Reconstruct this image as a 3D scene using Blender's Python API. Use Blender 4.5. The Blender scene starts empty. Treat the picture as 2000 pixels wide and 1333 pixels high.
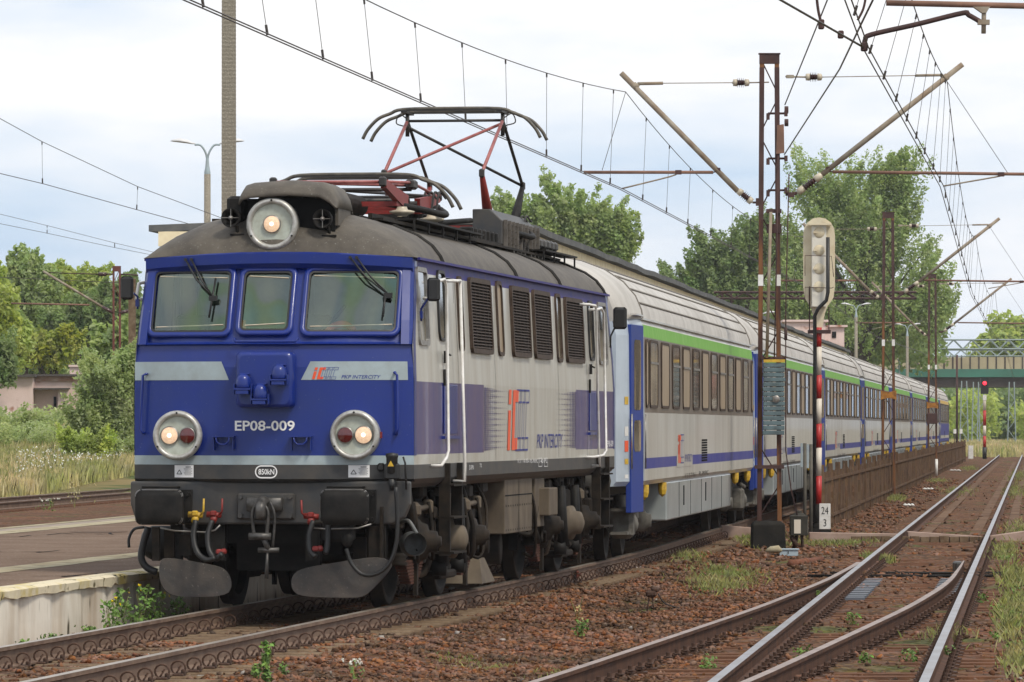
import bpy, math, random
import numpy as np
from mathutils import Vector, Matrix
R = math.radians
random.seed(7); rng = np.random.default_rng(11)
S = bpy.context.scene
COL = S.collection
# ------------------------------------------------------------------ camera
F = 10200.0; HZ = 835.0; CZ = 1.73          # focal length in photo pixels, horizon row, eye height above the rail
cd = bpy.data.cameras.new('camera'); cam = bpy.data.objects.new('camera', cd); COL.objects.link(cam)
cam.location = (0, 0, CZ); cam.rotation_euler = (R(90), 0, 0)
cd.sensor_width = 36; cd.lens = 36*F/2000; cd.shift_y = (HZ-666.5)/2000
cd.clip_start = 1; cd.clip_end = 6000
S.camera = cam
S.render.resolution_x = 1024; S.render.resolution_y = 682
S.render.engine = 'CYCLES'
S.view_settings.view_transform = 'Standard'; S.view_settings.look = 'None'
S.view_settings.gamma = 1; S.view_settings.exposure = 0.28
# ------------------------------------------------------------------ sky + sun
SUN_EL, SUN_AZ = R(52), R(38)               # sun behind the camera, to the right
W = bpy.data.worlds.new('World'); S.world = W; W.use_nodes = True
nt = W.node_tree; N = nt.nodes; LK = nt.links; N.clear()
def nn(tree, typ, **kw):
    n = tree.nodes.new(typ)
    for k, v in kw.items(): setattr(n, k, v)
    return n
out = nn(nt, 'ShaderNodeOutputWorld'); bg = nn(nt, 'ShaderNodeBackground'); bg.inputs[1].default_value = 0.1
sky = nn(nt, 'ShaderNodeTexSky', sky_type='NISHITA', sun_disc=False, sun_elevation=SUN_EL, sun_rotation=math.pi-SUN_AZ)
tc = nn(nt, 'ShaderNodeTexCoord'); mp = nn(nt, 'ShaderNodeMapping')
mp.inputs['Scale'].default_value = (9, 9, 34); mp.inputs['Location'].default_value = (3.1, .4, .2)
no = nn(nt, 'ShaderNodeTexNoise'); no.inputs['Scale'].default_value = 1.0; no.inputs['Detail'].default_value = 5; no.inputs['Roughness'].default_value = .55
sep = nn(nt, 'ShaderNodeSeparateXYZ')
LK.new(tc.outputs['Generated'], mp.inputs['Vector']); LK.new(mp.outputs[0], no.inputs['Vector']); LK.new(tc.outputs['Generated'], sep.inputs[0])
el = nn(nt, 'ShaderNodeMapRange'); el.inputs[1].default_value = 0.0; el.inputs[2].default_value = .07; el.inputs[3].default_value = -.10; el.inputs[4].default_value = .62
LK.new(sep.outputs['Z'], el.inputs[0])
ad = nn(nt, 'ShaderNodeMath', operation='MULTIPLY_ADD'); ad.inputs[1].default_value = 2.5
LK.new(no.outputs['Fac'], ad.inputs[0])
sb = nn(nt, 'ShaderNodeMath', operation='SUBTRACT'); sb.inputs[1].default_value = 1.13
LK.new(el.outputs[0], sb.inputs[0]); LK.new(sb.outputs[0], ad.inputs[2])
cl = nn(nt, 'ShaderNodeClamp'); LK.new(ad.outputs[0], cl.inputs[0])
mx = nn(nt, 'ShaderNodeMix', data_type='RGBA')
blue = nn(nt, 'ShaderNodeMix', data_type='RGBA'); blue.inputs[0].default_value = .72
LK.new(sky.outputs[0], blue.inputs[6]); blue.inputs[7].default_value = (4.5, 6.1, 8.5, 1)   # pale veil of high cloud
LK.new(cl.outputs[0], mx.inputs[0]); LK.new(blue.outputs[2], mx.inputs[6]); mx.inputs[7].default_value = (8.9, 8.85, 8.9, 1)
LK.new(mx.outputs[2], bg.inputs[0]); LK.new(bg.outputs[0], out.inputs[0])
sd = bpy.data.lights.new('sun', 'SUN'); sd.energy = 2.1; sd.angle = R(12); sd.color = (1, .92, .79)
so = bpy.data.objects.new('sun', sd); COL.objects.link(so)
dirv = Vector((math.sin(SUN_AZ)*math.cos(SUN_EL), -math.cos(SUN_AZ)*math.cos(SUN_EL), math.sin(SUN_EL)))
so.rotation_euler = dirv.to_track_quat('Z', 'Y').to_euler(); so.location = (20, -20, 40)

def P(u, v, Y):                              # photo pixel at a known distance -> world point
    return Vector(((u-1000)/F*Y, Y, CZ-(v-HZ)/F*Y))
# ------------------------------------------------------------------ materials
MATS = {}
def mat(name, col, rough=.6, metal=0., col2=None, nscale=6., namt=1., bump=0., bscale=40., coat=0., stretch=None,
        thr=(.35, .65), cell=None, spec=None, emit=None, trans=0., detail=4, coords='Object', speck=None):
    """principled surface whose colour wanders between two tones of noise; optional bump and per-cell variation"""
    if name in MATS: return MATS[name]
    m = bpy.data.materials.new(name); m.use_nodes = True; t = m.node_tree; L = t.links
    b = t.nodes['Principled BSDF']
    b.inputs['Roughness'].default_value = rough; b.inputs['Metallic'].default_value = metal
    if coat: b.inputs['Coat Weight'].default_value = coat; b.inputs['Coat Roughness'].default_value = .08
    if spec is None and rough >= .6 and metal < .3 and not coat: spec = .06 if rough >= .75 else .18
    if spec is not None: b.inputs['Specular IOR Level'].default_value = spec
    c = nn(t, 'ShaderNodeTexCoord'); mpn = nn(t, 'ShaderNodeMapping'); L.new(c.outputs[coords], mpn.inputs[0])
    if stretch: mpn.inputs['Scale'].default_value = stretch
    cur = None
    if col2 is not None:
        n1 = nn(t, 'ShaderNodeTexNoise'); n1.inputs['Scale'].default_value = nscale; n1.inputs['Detail'].default_value = detail; n1.inputs['Roughness'].default_value = .62
        L.new(mpn.outputs[0], n1.inputs['Vector'])
        mr = nn(t, 'ShaderNodeMapRange'); mr.inputs[1].default_value = thr[0]; mr.inputs[2].default_value = thr[1]; mr.inputs[4].default_value = namt
        L.new(n1.outputs['Fac'], mr.inputs[0])
        mm = nn(t, 'ShaderNodeMix', data_type='RGBA'); mm.inputs[6].default_value = (*col, 1); mm.inputs[7].default_value = (*col2, 1)
        L.new(mr.outputs[0], mm.inputs[0]); cur = mm.outputs[2]
    if speck:
        n3 = nn(t, 'ShaderNodeTexNoise'); n3.inputs['Scale'].default_value = speck[1]; n3.inputs['Detail'].default_value = 2
        L.new(mpn.outputs[0], n3.inputs['Vector'])
        m3 = nn(t, 'ShaderNodeMapRange'); m3.inputs[1].default_value = speck[2]; m3.inputs[2].default_value = speck[2]+.08; L.new(n3.outputs['Fac'], m3.inputs[0])
        x3 = nn(t, 'ShaderNodeMix', data_type='RGBA'); x3.inputs[7].default_value = (*speck[0], 1); L.new(m3.outputs[0], x3.inputs[0])
        if cur: L.new(cur, x3.inputs[6])
        else: x3.inputs[6].default_value = (*col, 1)
        cur = x3.outputs[2]
    if cell:
        vo = nn(t, 'ShaderNodeTexVoronoi'); vo.inputs['Scale'].default_value = cell[0]; L.new(c.outputs[coords], vo.inputs['Vector'])
        hs = nn(t, 'ShaderNodeHueSaturation'); sx = nn(t, 'ShaderNodeSeparateColor'); L.new(vo.outputs['Color'], sx.inputs[0])
        r1 = nn(t, 'ShaderNodeMapRange'); r1.inputs[3].default_value = 1-cell[1]; r1.inputs[4].default_value = 1+cell[1]; L.new(sx.outputs[0], r1.inputs[0]); L.new(r1.outputs[0], hs.inputs['Value'])
        r2 = nn(t, 'ShaderNodeMapRange'); r2.inputs[3].default_value = .5-cell[2]; r2.inputs[4].default_value = .5+cell[2]; L.new(sx.outputs[1], r2.inputs[0]); L.new(r2.outputs[0], hs.inputs['Hue'])
        r3 = nn(t, 'ShaderNodeMapRange'); r3.inputs[3].default_value = 1-cell[1]*.6; r3.inputs[4].default_value = 1+cell[1]*.4; L.new(sx.outputs[2], r3.inputs[0]); L.new(r3.outputs[0], hs.inputs['Saturation'])
        if cur: L.new(cur, hs.inputs['Color'])
        else: hs.inputs['Color'].default_value = (*col, 1)
        cur = hs.outputs[0]
    if cur: L.new(cur, b.inputs['Base Color'])
    else: b.inputs['Base Color'].default_value = (*col, 1)
    if bump:
        n2 = nn(t, 'ShaderNodeTexNoise'); n2.inputs['Scale'].default_value = bscale; n2.inputs['Detail'].default_value = 5
        L.new(mpn.outputs[0], n2.inputs['Vector'])
        bp = nn(t, 'ShaderNodeBump'); bp.inputs['Strength'].default_value = min(bump, 1); bp.inputs['Distance'].default_value = .02
        L.new(n2.outputs['Fac'], bp.inputs['Height']); L.new(bp.outputs[0], b.inputs['Normal'])
        if coat: L.new(bp.outputs[0], b.inputs['Coat Normal'])
    if emit: b.inputs['Emission Color'].default_value = (*emit[0], 1); b.inputs['Emission Strength'].default_value = emit[1]
    if trans: b.inputs['Subsurface Weight'].default_value = 0; b.inputs['Transmission Weight'].default_value = trans
    MATS[name] = m; return m
def glassmat(name, refl, tint, fac, vary=None):         # coated glass: mirror part + see-through part
    m = bpy.data.materials.new(name); m.use_nodes = True; t = m.node_tree; t.nodes.clear(); L = t.links
    o = nn(t, 'ShaderNodeOutputMaterial'); g = nn(t, 'ShaderNodeBsdfGlossy'); g.inputs['Color'].default_value = (*refl, 1); g.inputs['Roughness'].default_value = .03
    tr = nn(t, 'ShaderNodeBsdfTransparent'); tr.inputs['Color'].default_value = (*tint, 1)
    c = nn(t, 'ShaderNodeTexCoord'); n1 = nn(t, 'ShaderNodeTexNoise'); n1.inputs['Scale'].default_value = 1.6; L.new(c.outputs['Object'], n1.inputs['Vector'])
    bp = nn(t, 'ShaderNodeBump'); bp.inputs['Strength'].default_value = .06; bp.inputs['Distance'].default_value = .02; L.new(n1.outputs['Fac'], bp.inputs['Height']); L.new(bp.outputs[0], g.inputs['Normal'])
    if vary:                                 # coating tint wanders over the pane
        n2 = nn(t, 'ShaderNodeTexNoise'); n2.inputs['Scale'].default_value = 1.7; n2.inputs['Detail'].default_value = 1; L.new(c.outputs['Object'], n2.inputs['Vector'])
        cr = nn(t, 'ShaderNodeValToRGB'); e = cr.color_ramp.elements; e[0].position = .36; e[0].color = (*vary[0], 1); e[1].position = .62; e[1].color = (*vary[1], 1)
        e2 = cr.color_ramp.elements.new(.50); e2.color = (.33, .38, .36, 1); e3 = cr.color_ramp.elements.new(.55); e3.color = (.28, .38, .24, 1)
        L.new(n2.outputs['Fac'], cr.inputs[0]); L.new(cr.outputs[0], g.inputs['Color'])
    mxs = nn(t, 'ShaderNodeMixShader'); mxs.inputs[0].default_value = fac
    L.new(tr.outputs[0], mxs.inputs[1]); L.new(g.outputs[0], mxs.inputs[2]); L.new(mxs.outputs[0], o.inputs[0])
    MATS[name] = m; return m
M = {}
M['blue'] = mat('blue_paint', (.005, .022, .20), .34, col2=(.010, .027, .18), nscale=3, bump=.05, bscale=2.5, coat=.3, spec=.35, speck=((.10, .12, .24), 55, .70))
M['blue_side'] = mat('blue_side_paint', (.020, .026, .20), .30, col2=(.085, .055, .17), nscale=3, stretch=(1, 1.5, .22), bump=.28, bscale=1.5, coat=.4)  # purple streaks paint a grazing reflection into the blue
M['blue_top'] = mat('cornice_blue_paint', (.018, .024, .19), .5, col2=(.06, .04, .15), nscale=3, stretch=(1, 1.5, .3), spec=.2)
M['silver'] = mat('silver_paint', (.54, .54, .50), .32, col2=(.42, .395, .34), nscale=2.2, stretch=(1, 1.6, .22), bump=.28, bscale=1.5, coat=.3, thr=(.4, .7))
M['stripe'] = mat('pale_grey_stripe', (.36, .44, .47), .4, col2=(.30, .35, .36), nscale=5)
M['darkband'] = mat('dark_grey_band', (.034, .036, .039), .5, col2=(.060, .054, .047), nscale=5, bump=.05)
M['roof'] = mat('dirty_roof_paint', (.125, .110, .090), .6, col2=(.075, .066, .056), nscale=3.2, bump=.12, bscale=30, speck=((.22, .22, .2), 60, .66))
M['chassis'] = mat('chassis_shaded_grey', (.009, .0088, .0085), .6, col2=(.020, .018, .016), nscale=7, bump=.1, bscale=30)  # pulled near black, standing in for the shade beneath the train
M['chdirt_shade'] = mat('brake_dust_shaded_grey', (.030, .022, .015), .7, col2=(.009, .008, .007), nscale=6, bump=.15, bscale=25)  # brake dust, darkened further to paint in under-train shade
M['chdirt_shade2'] = mat('dusty_box_paint', (.155, .125, .09), .7, col2=(.09, .072, .055), nscale=3, stretch=(1, 1, .5), bump=.05)
M['dark'] = mat('dark_gap', (.012, .012, .012), .9)
M['black'] = mat('black_rubber', (.015, .015, .015), .5)
M['steel'] = mat('bare_steel', (.33, .33, .32), .4, .6, col2=(.22, .2, .18), nscale=12)
M['chrome'] = mat('lamp_rim', (.50, .50, .48), .38, .35, col2=(.34, .33, .3), nscale=18)
M['lampdish'] = mat('lamp_dish', (.45, .49, .43), .5, col2=(.36, .38, .32), nscale=14)
M['lens_on'] = mat('lit_lamp_glass', (.55, .40, .28), .25, col2=(.75, .6, .42), nscale=40, emit=((1, .60, .36), .34))
M['bulb'] = mat('lit_bulb', (1, .9, .8), .2, emit=((1, .82, .6), 1.2))
M['lens_red'] = mat('red_lamp_glass', (.09, .006, .006), .15, coat=1)
M['white'] = mat('white_paint', (.75, .75, .73), .45, col2=(.6, .58, .54), nscale=8)
M['text'] = mat('white_lettering', (.8, .8, .8), .5)
M['orange'] = mat('orange_lettering', (.78, .10, .03), .45)
M['blueline'] = mat('blue_lettering', (.02, .035, .25), .45)
M['oily'] = mat('oily_steel', (.11, .105, .10), .45, .4, col2=(.04, .038, .035), nscale=14)
M['red'] = mat('red_paint', (.24, .020, .016), .5, col2=(.18, .02, .015), nscale=14)
M['pink'] = mat('faded_red_paint', (.36, .12, .11), .5, col2=(.24, .06, .055), nscale=8)
M['yellow'] = mat('yellow_paint', (.65, .42, .03), .5, col2=(.45, .28, .04), nscale=18)
M['cabin'] = mat('cab_lining', (.50, .56, .47), .8, col2=(.27, .31, .26), nscale=2)
M['green_in'] = mat('cab_green', (.16, .24, .20), .8)
M['windscreen'] = glassmat('windscreen_glass', (.42, .50, .43), (.9, .95, .9), .38, ((.38, .44, .39), (.26, .40, .33)))
M['sideglass'] = mat('dark_side_glass', (.045, .045, .035), .06, coat=1, col2=(.16, .135, .095), nscale=1.1, stretch=(1, 1, .2), thr=(.4, .6))
M['tanpane'] = mat('tan_blank_reflection_pane', (.38, .29, .19), .4, col2=(.29, .22, .145), nscale=3, stretch=(1, 1, .2))  # blanked panes; on coaches the tan stands in for reflections
M['grille'] = mat('brown_grille', (.075, .052, .038), .6, col2=(.045, .032, .025), nscale=14)
M['strip'] = mat('collector_strip', (.13, .115, .09), .5, col2=(.06, .055, .045), nscale=9)
M['pblack'] = mat('pantograph_black', (.03, .027, .025), .5)
M['insul'] = mat('cream_porcelain', (.55, .49, .38), .35, col2=(.4, .34, .25), nscale=7)
M['insulb'] = mat('brown_porcelain', (.06, .028, .026), .25)
# ------------------------------------------------------------------ object helpers
def tag(o, label=None, cat=None, group=None, kind=None):
    if label: o['label'] = label
    if cat: o['category'] = cat
    if group: o['group'] = group
    if kind: o['kind'] = kind
    return o
def thing(name, label, cat, loc=(0, 0, 0), rz=0, group=None):
    o = bpy.data.objects.new(name, None); COL.objects.link(o); o.empty_display_size = .3
    o.location = loc; o.rotation_euler = (0, 0, rz)
    return tag(o, label, cat, group)
def copy_tree(o, parent=None):
    c = o.copy(); COL.objects.link(c)
    if parent: c.parent = parent
    for ch in list(KIDS.get(o.name, [])):
        k = copy_tree(ch, c); 
    return c
KIDS = {}
def link(o, parent):
    COL.objects.link(o)
    if parent is not None:
        o.parent = parent; KIDS.setdefault(parent.name, []).append(o)
    return o
class MB:
    def __init__(s): s.v = []; s.f = []; s.mi = []; s.cur = 0; s.sm = []; s.smooth = False
    def add(s, vs, fs):
        o = len(s.v); s.v += [tuple(v) for v in vs]
        for f in fs: s.f.append(tuple(i+o for i in f)); s.mi.append(s.cur); s.sm.append(s.smooth)
        return s
    def box(s, x0, x1, y0, y1, z0, z1):
        return s.add([(x0,y0,z0),(x1,y0,z0),(x1,y1,z0),(x0,y1,z0),(x0,y0,z1),(x1,y0,z1),(x1,y1,z1),(x0,y1,z1)],
                     [(0,3,2,1),(4,5,6,7),(0,1,5,4),(1,2,6,5),(2,3,7,6),(3,0,4,7)])
    def cbox(s, c, d, bev=0.):               # box by centre and full size, chamfered along the vertical-facing rims when bev>0
        x, y, z = c; a, b, h = d[0]/2, d[1]/2, d[2]/2
        if not bev: return s.box(x-a, x+a, y-b, y+b, z-h, z+h)
        e = min(bev, a*.9, b*.9, h*.9); rings = []
        for zz, k in ((-h, e), (-h+e, 0), (h-e, 0), (h, e)):
            ra, rb = a-k, b-k; c2 = e
            rings.append([(x-ra, y-rb+c2, z+zz), (x-ra+c2, y-rb, z+zz), (x+ra-c2, y-rb, z+zz), (x+ra, y-rb+c2, z+zz),
                          (x+ra, y+rb-c2, z+zz), (x+ra-c2, y+rb, z+zz), (x-ra+c2, y+rb, z+zz), (x-ra, y+rb-c2, z+zz)])
        return s.loft(rings, caps=True)
    def loft(s, rings, caps=False, closed=True):
        n = len(rings[0]); vs = [p for r in rings for p in r]; fs = []
        for i in range(len(rings)-1):
            for j in range(n if closed else n-1):
                k = (j+1) % n
                fs.append((i*n+j, i*n+k, (i+1)*n+k, (i+1)*n+j))
        if caps: fs.append(tuple(range(n-1, -1, -1))); fs.append(tuple((len(rings)-1)*n+j for j in range(n)))
        return s.add(vs, fs)
    def tube(s, pts, r, n=8, caps=True):     # r: number or list
        pts = [Vector(p) for p in pts]; rr = r if isinstance(r, (list, tuple)) else [r]*len(pts)
        rings = []; prev = None
        for i, p in enumerate(pts):
            t = (pts[min(i+1, len(pts)-1)]-pts[max(i-1, 0)])
            t = t.normalized() if t.length > 1e-9 else Vector((0, 0, 1))
            if prev is None:
                a = Vector((0, 0, 1)) if abs(t.z) < .9 else Vector((1, 0, 0))
                u = t.cross(a).normalized()
            else:
                u = (prev-t*prev.dot(t)); u = u.normalized() if u.length > 1e-6 else t.orthogonal().normalized()
            w = t.cross(u); prev = u
            rings.append([p+rr[i]*(math.cos(2*math.pi*k/n)*u+math.sin(2*math.pi*k/n)*w) for k in range(n)])
        sm = s.smooth; s.smooth = n > 5; s.loft(rings, caps); s.smooth = sm; return s
    def lathe(s, c, axis, prof, n=24, caps=False):   # prof: (distance along axis, radius)
        c = Vector(c); a = Vector(axis).normalized(); u = a.orthogonal().normalized(); w = a.cross(u)
        rings = [[c+a*d+r*(math.cos(2*math.pi*k/n)*u+math.sin(2*math.pi*k/n)*w) for k in range(n)] for d, r in prof]
        sm = s.smooth; s.smooth = n > 10; s.loft(rings, caps); s.smooth = sm; return s
    def prism(s, poly, y0, y1, axis='y'):    # poly in the plane across the axis
        n = len(poly)
        if axis == 'y': a = [(p[0], y0, p[1]) for p in poly]; b = [(p[0], y1, p[1]) for p in poly]
        elif axis == 'x': a = [(y0, p[0], p[1]) for p in poly]; b = [(y1, p[0], p[1]) for p in poly]
        else: a = [(p[0], p[1], y0) for p in poly]; b = [(p[0], p[1], y1) for p in poly]
        return s.loft([a, b], caps=True)
    def grid(s, fn, us, vs_):                # fn(u,v)->point
        n = len(us); pts = [fn(u, v) for v in vs_ for u in us]
        return s.add(pts, [(j*n+i, j*n+i+1, (j+1)*n+i+1, (j+1)*n+i) for j in range(len(vs_)-1) for i in range(n-1)])
    def each(s, name, mats, parent=None, **kw):   # one object per connected piece
        par = list(range(len(s.v)))
        key = {}
        for i, p in enumerate(s.v):
            k = (round(p[0], 4), round(p[1], 4), round(p[2], 4)); j = key.setdefault(k, i); par[i] = j
        def find(a):
            while par[a] != a: par[a] = par[par[a]]; a = par[a]
            return a
        for f in s.f:
            r = find(f[0])
            for i in f[1:]: par[find(i)] = r
        gr = {}
        for n_, f in enumerate(s.f): gr.setdefault(find(f[0]), []).append(n_)
        res = []
        for ids in gr.values():
            m = MB(); mp_ = {}
            for n_ in ids:
                f = []
                for i in s.f[n_]:
                    if i not in mp_: mp_[i] = len(m.v); m.v.append(s.v[i])
                    f.append(mp_[i])
                m.f.append(tuple(f)); m.mi.append(s.mi[n_]); m.sm.append(s.sm[n_])
            res.append(m.build(name, mats, parent, **kw))
        return res
    def build(s, name, mats, parent=None, label=None, bevel=0., cat=None, group=None, kind=None, loc=None):
        me = bpy.data.meshes.new(name); me.from_pydata(s.v, [], s.f)
        if not isinstance(mats, (list, tuple)): mats = [mats]
        for m in mats: me.materials.append(M[m] if isinstance(m, str) else m)
        if me.polygons:
            me.polygons.foreach_set('material_index', s.mi); me.polygons.foreach_set('use_smooth', s.sm)
        import bmesh
        bm = bmesh.new(); bm.from_mesh(me)
        bmesh.ops.remove_doubles(bm, verts=bm.verts, dist=1e-5) if len(s.v) < 60000 else None
        bmesh.ops.recalc_face_normals(bm, faces=bm.faces) if len(s.f) < 60000 else None
        bm.to_mesh(me); bm.free()
        o = bpy.data.objects.new(name, me); link(o, parent)
        if loc: o.location = loc
        if bevel:
            b = o.modifiers.new('bevel', 'BEVEL'); b.width = bevel; b.segments = 2; b.limit_method = 'ANGLE'; b.angle_limit = R(40)
        return tag(o, label, cat, group, kind)
def npmesh(name, verts, faces, mats, mi=None, parent=None, smooth=False):   # big meshes from numpy arrays, faces all same size
    me = bpy.data.meshes.new(name); nv, nf = len(verts), len(faces); k = faces.shape[1]
    me.vertices.add(nv); me.vertices.foreach_set('co', verts.astype(np.float32).ravel())
    me.loops.add(nf*k); me.loops.foreach_set('vertex_index', faces.astype(np.int32).ravel())
    me.polygons.add(nf); me.polygons.foreach_set('loop_start', np.arange(0, nf*k, k, dtype=np.int32))
    if not isinstance(mats, (list, tuple)): mats = [mats]
    for m in mats: me.materials.append(M[m] if isinstance(m, str) else m)
    if mi is not None: me.polygons.foreach_set('material_index', mi.astype(np.int32))
    me.update(calc_edges=True); me.validate()
    o = bpy.data.objects.new(name, me); link(o, parent); return o
def textpts(body, size=1., shear=0., align='CENTER', sx=1., bold=0.):    # outline text as flat mesh data
    cu = bpy.data.curves.new('lettering', 'FONT'); cu.body = body; cu.size = size; cu.shear = shear; cu.align_x = align; cu.align_y = 'CENTER'; cu.resolution_u = 3; cu.offset = bold
    ob = bpy.data.objects.new('lettering', cu); COL.objects.link(ob)
    dg = bpy.context.evaluated_depsgraph_get(); me = bpy.data.meshes.new_from_object(ob.evaluated_get(dg))
    vs = [(v.co.x*sx, v.co.y) for v in me.vertices]; fs = [tuple(p.vertices) for p in me.polygons]
    bpy.data.objects.remove(ob); bpy.data.meshes.remove(me)
    return vs, fs
def fit_text(body, w, h, shear=0., bold=0.):          # text scaled to exactly w x h, centred on 0
    vs, fs = textpts(body, 1., shear, bold=bold)
    xs = [v[0] for v in vs]; ys = [v[1] for v in vs]; cx, cy = (min(xs)+max(xs))/2, (min(ys)+max(ys))/2
    a, b = w/(max(xs)-min(xs)), h/(max(ys)-min(ys))
    return [((x-cx)*a, (y-cy)*b) for x, y in vs], fs
def arc(cx, cy, r, a0, a1, n=8): return [(cx+r*math.cos(R(a0+(a1-a0)*i/n)), cy+r*math.sin(R(a0+(a1-a0)*i/n))) for i in range(n+1)]
def rrect(x0, x1, z0, z1, r, n=5):
    return arc(x1-r, z1-r, r, 0, 90, n)+arc(x0+r, z1-r, r, 90, 180, n)+arc(x0+r, z0+r, r, 180, 270, n)+arc(x1-r, z0+r, r, 270, 360, n)
def smoothpts(pts, n=6):                     # Catmull-Rom through control points
    pts = [Vector(p) for p in pts]; q = [pts[0]*2-pts[1]]+pts+[pts[-1]*2-pts[-2]]; o = []
    for i in range(1, len(q)-2):
        a, b, c, d = q[i-1:i+3]
        for k in range(n):
            t = k/n; o.append(.5*((2*b)+(c-a)*t+(2*a-5*b+4*c-d)*t*t+(3*b-a-3*c+d)*t**3))
    o.append(pts[-1]); return o
# the near track's centre line: heads away to the right, then eases left
def slopeA(y): return .1415 if y < 58 else (.102 if y > 80 else .1415-(y-58)/22*.0395)
_ys = np.arange(10, 420, .5); _xs = np.zeros(len(_ys)); _i0 = int((49.5-10)/.5)
_xs[_i0] = -2.09
for i in range(_i0+1, len(_ys)): _xs[i] = _xs[i-1]+slopeA(_ys[i]-.25)*.5
for i in range(_i0-1, -1, -1): _xs[i] = _xs[i+1]-slopeA(_ys[i]+.25)*.5
def XA(y): return float(np.interp(y, _ys, _xs))
def XB(y): return -2.29+.1*y                # left rail of the right-hand track
ZB = -.08
# ================================================================== LOCOMOTIVE
TH = math.atan(.1478); LO = Vector((-2.27, 49.76, 0)); hv = Vector((math.sin(TH), math.cos(TH), 0)); rv = Vector((math.cos(TH), -math.sin(TH), 0))
HW = 1.355; LL = 15.0
def fr(u, v, y=0., O=LO):                    # photo row/column -> (x, z) on the cross plane y of the engine
    d = Vector(((u-1000)/F, 1, (HZ-v)/F)); c = Vector((0, 0, CZ))-O
    t = (y-c.dot(hv))/d.dot(hv); p = c+d*t; return p.dot(rv), p.z
def sdp(u, v, x=HW, O=LO):                   # -> (y, z) on the long side plane x
    d = Vector(((u-1000)/F, 1, (HZ-v)/F)); c = Vector((0, 0, CZ))-O
    t = (x-c.dot(rv))/d.dot(rv); p = c+d*t; return p.dot(hv), p.z
loco = thing('locomotive', 'blue and silver electric locomotive heading the train, three headlights lit, one pantograph raised', 'locomotive', LO, -TH)
LO_ = loco
def bulge(x): return -.26*(1-min(1, abs(x)/HW)**2.2)
def lean(z): return 0 if z < 2.52 else (.04 if z < 2.54 else .04+(z-2.54)*.40)
ZE = 3.345
def tumb(z): return 0 if z < 2.2 else (z-2.2)/1.145*.055
# ---- body shell: front and rear faces, sides
mb = MB(); mats = ['blue', 'stripe', 'darkband', 'blue_side', 'silver', 'chassis', 'blue_top']
zrows = [1.215, 1.24, 1.375, 1.462, 1.7, 2.0, 2.3, 2.52]
nx = 28; xs_ = [-HW+2*HW*i/nx for i in range(nx+1)]
def faceY(x, z): return bulge(x)*(1-.25*max(0, (z-2.52)/.8)) + lean(z)
def zin(z): return .035 if z < 1.22 else 0
for end in (0, 1):
    def fy(x, z, off=0.):
        y = faceY(x, z)+off
        return y if end == 0 else LL-y
    for j in range(len(zrows)-1):
        z0, z1 = zrows[j], zrows[j+1]
        mb.cur = 2 if z1 <= 1.376 else (1 if z1 < 1.47 else 0)
        vs = []; 
        for z in (z0, z1):
            for x in xs_: vs.append((x*(1-tumb(z)/HW), fy(x, z, zin(z)), z))
        mb.add(vs, [(i, i+1, nx+2+i, nx+1+i) for i in range(nx)])
# sides: z rows with materials
srows = [1.15, 1.19, 1.24, 1.375, 1.47, 1.80, 2.168, 2.5, 2.9, 3.215, ZE]
side_in = {1.15: .10, 1.19: .04, 1.24: 0}
ycut = [0.0, .35, .7, 1.8, 3.0, 4.0, 6, 8, 10, 11.2, 12, 13.2, 14.3, 14.65, LL]
yA = sdp(945, 820)[0]; yB = sdp(1125, 820)[0]
ycut = sorted(set([round(y, 3) for y in ycut+[yA, yB]]))
for sgn in (-1, 1):
    for j in range(len(srows)-1):
        z0, z1 = srows[j], srows[j+1]
        for i in range(len(ycut)-1):
            ya, yb = ycut[i], ycut[i+1]
            ends = yb <= yA+.01 or ya >= yB-.01
            if z1 <= 1.376: c = 2
            elif z1 <= 1.475: c = 4
            elif z1 <= 2.17: c = 3 if ends else 4
            elif z1 > 3.3: c = 6
            else: c = 4
            mb.cur = c
            def q(y, z):
                x = HW-tumb(z)-side_in.get(z, 0)
                yy = y
                if y == 0: yy = lean(z)
                if y == LL: yy = LL-lean(z)
                return (sgn*x, yy, z)
            mb.add([q(ya, z0), q(yb, z0), q(yb, z1), q(ya, z1)], [(0, 1, 2, 3)])
mb.cur = 5; mb.add([(-HW+.1, .05, 1.16), (HW-.1, .05, 1.16), (HW-.1, LL-.05, 1.16), (-HW+.1, LL-.05, 1.16)], [(0, 1, 2, 3)])
body = mb.build('body', mats, loco)
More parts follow.
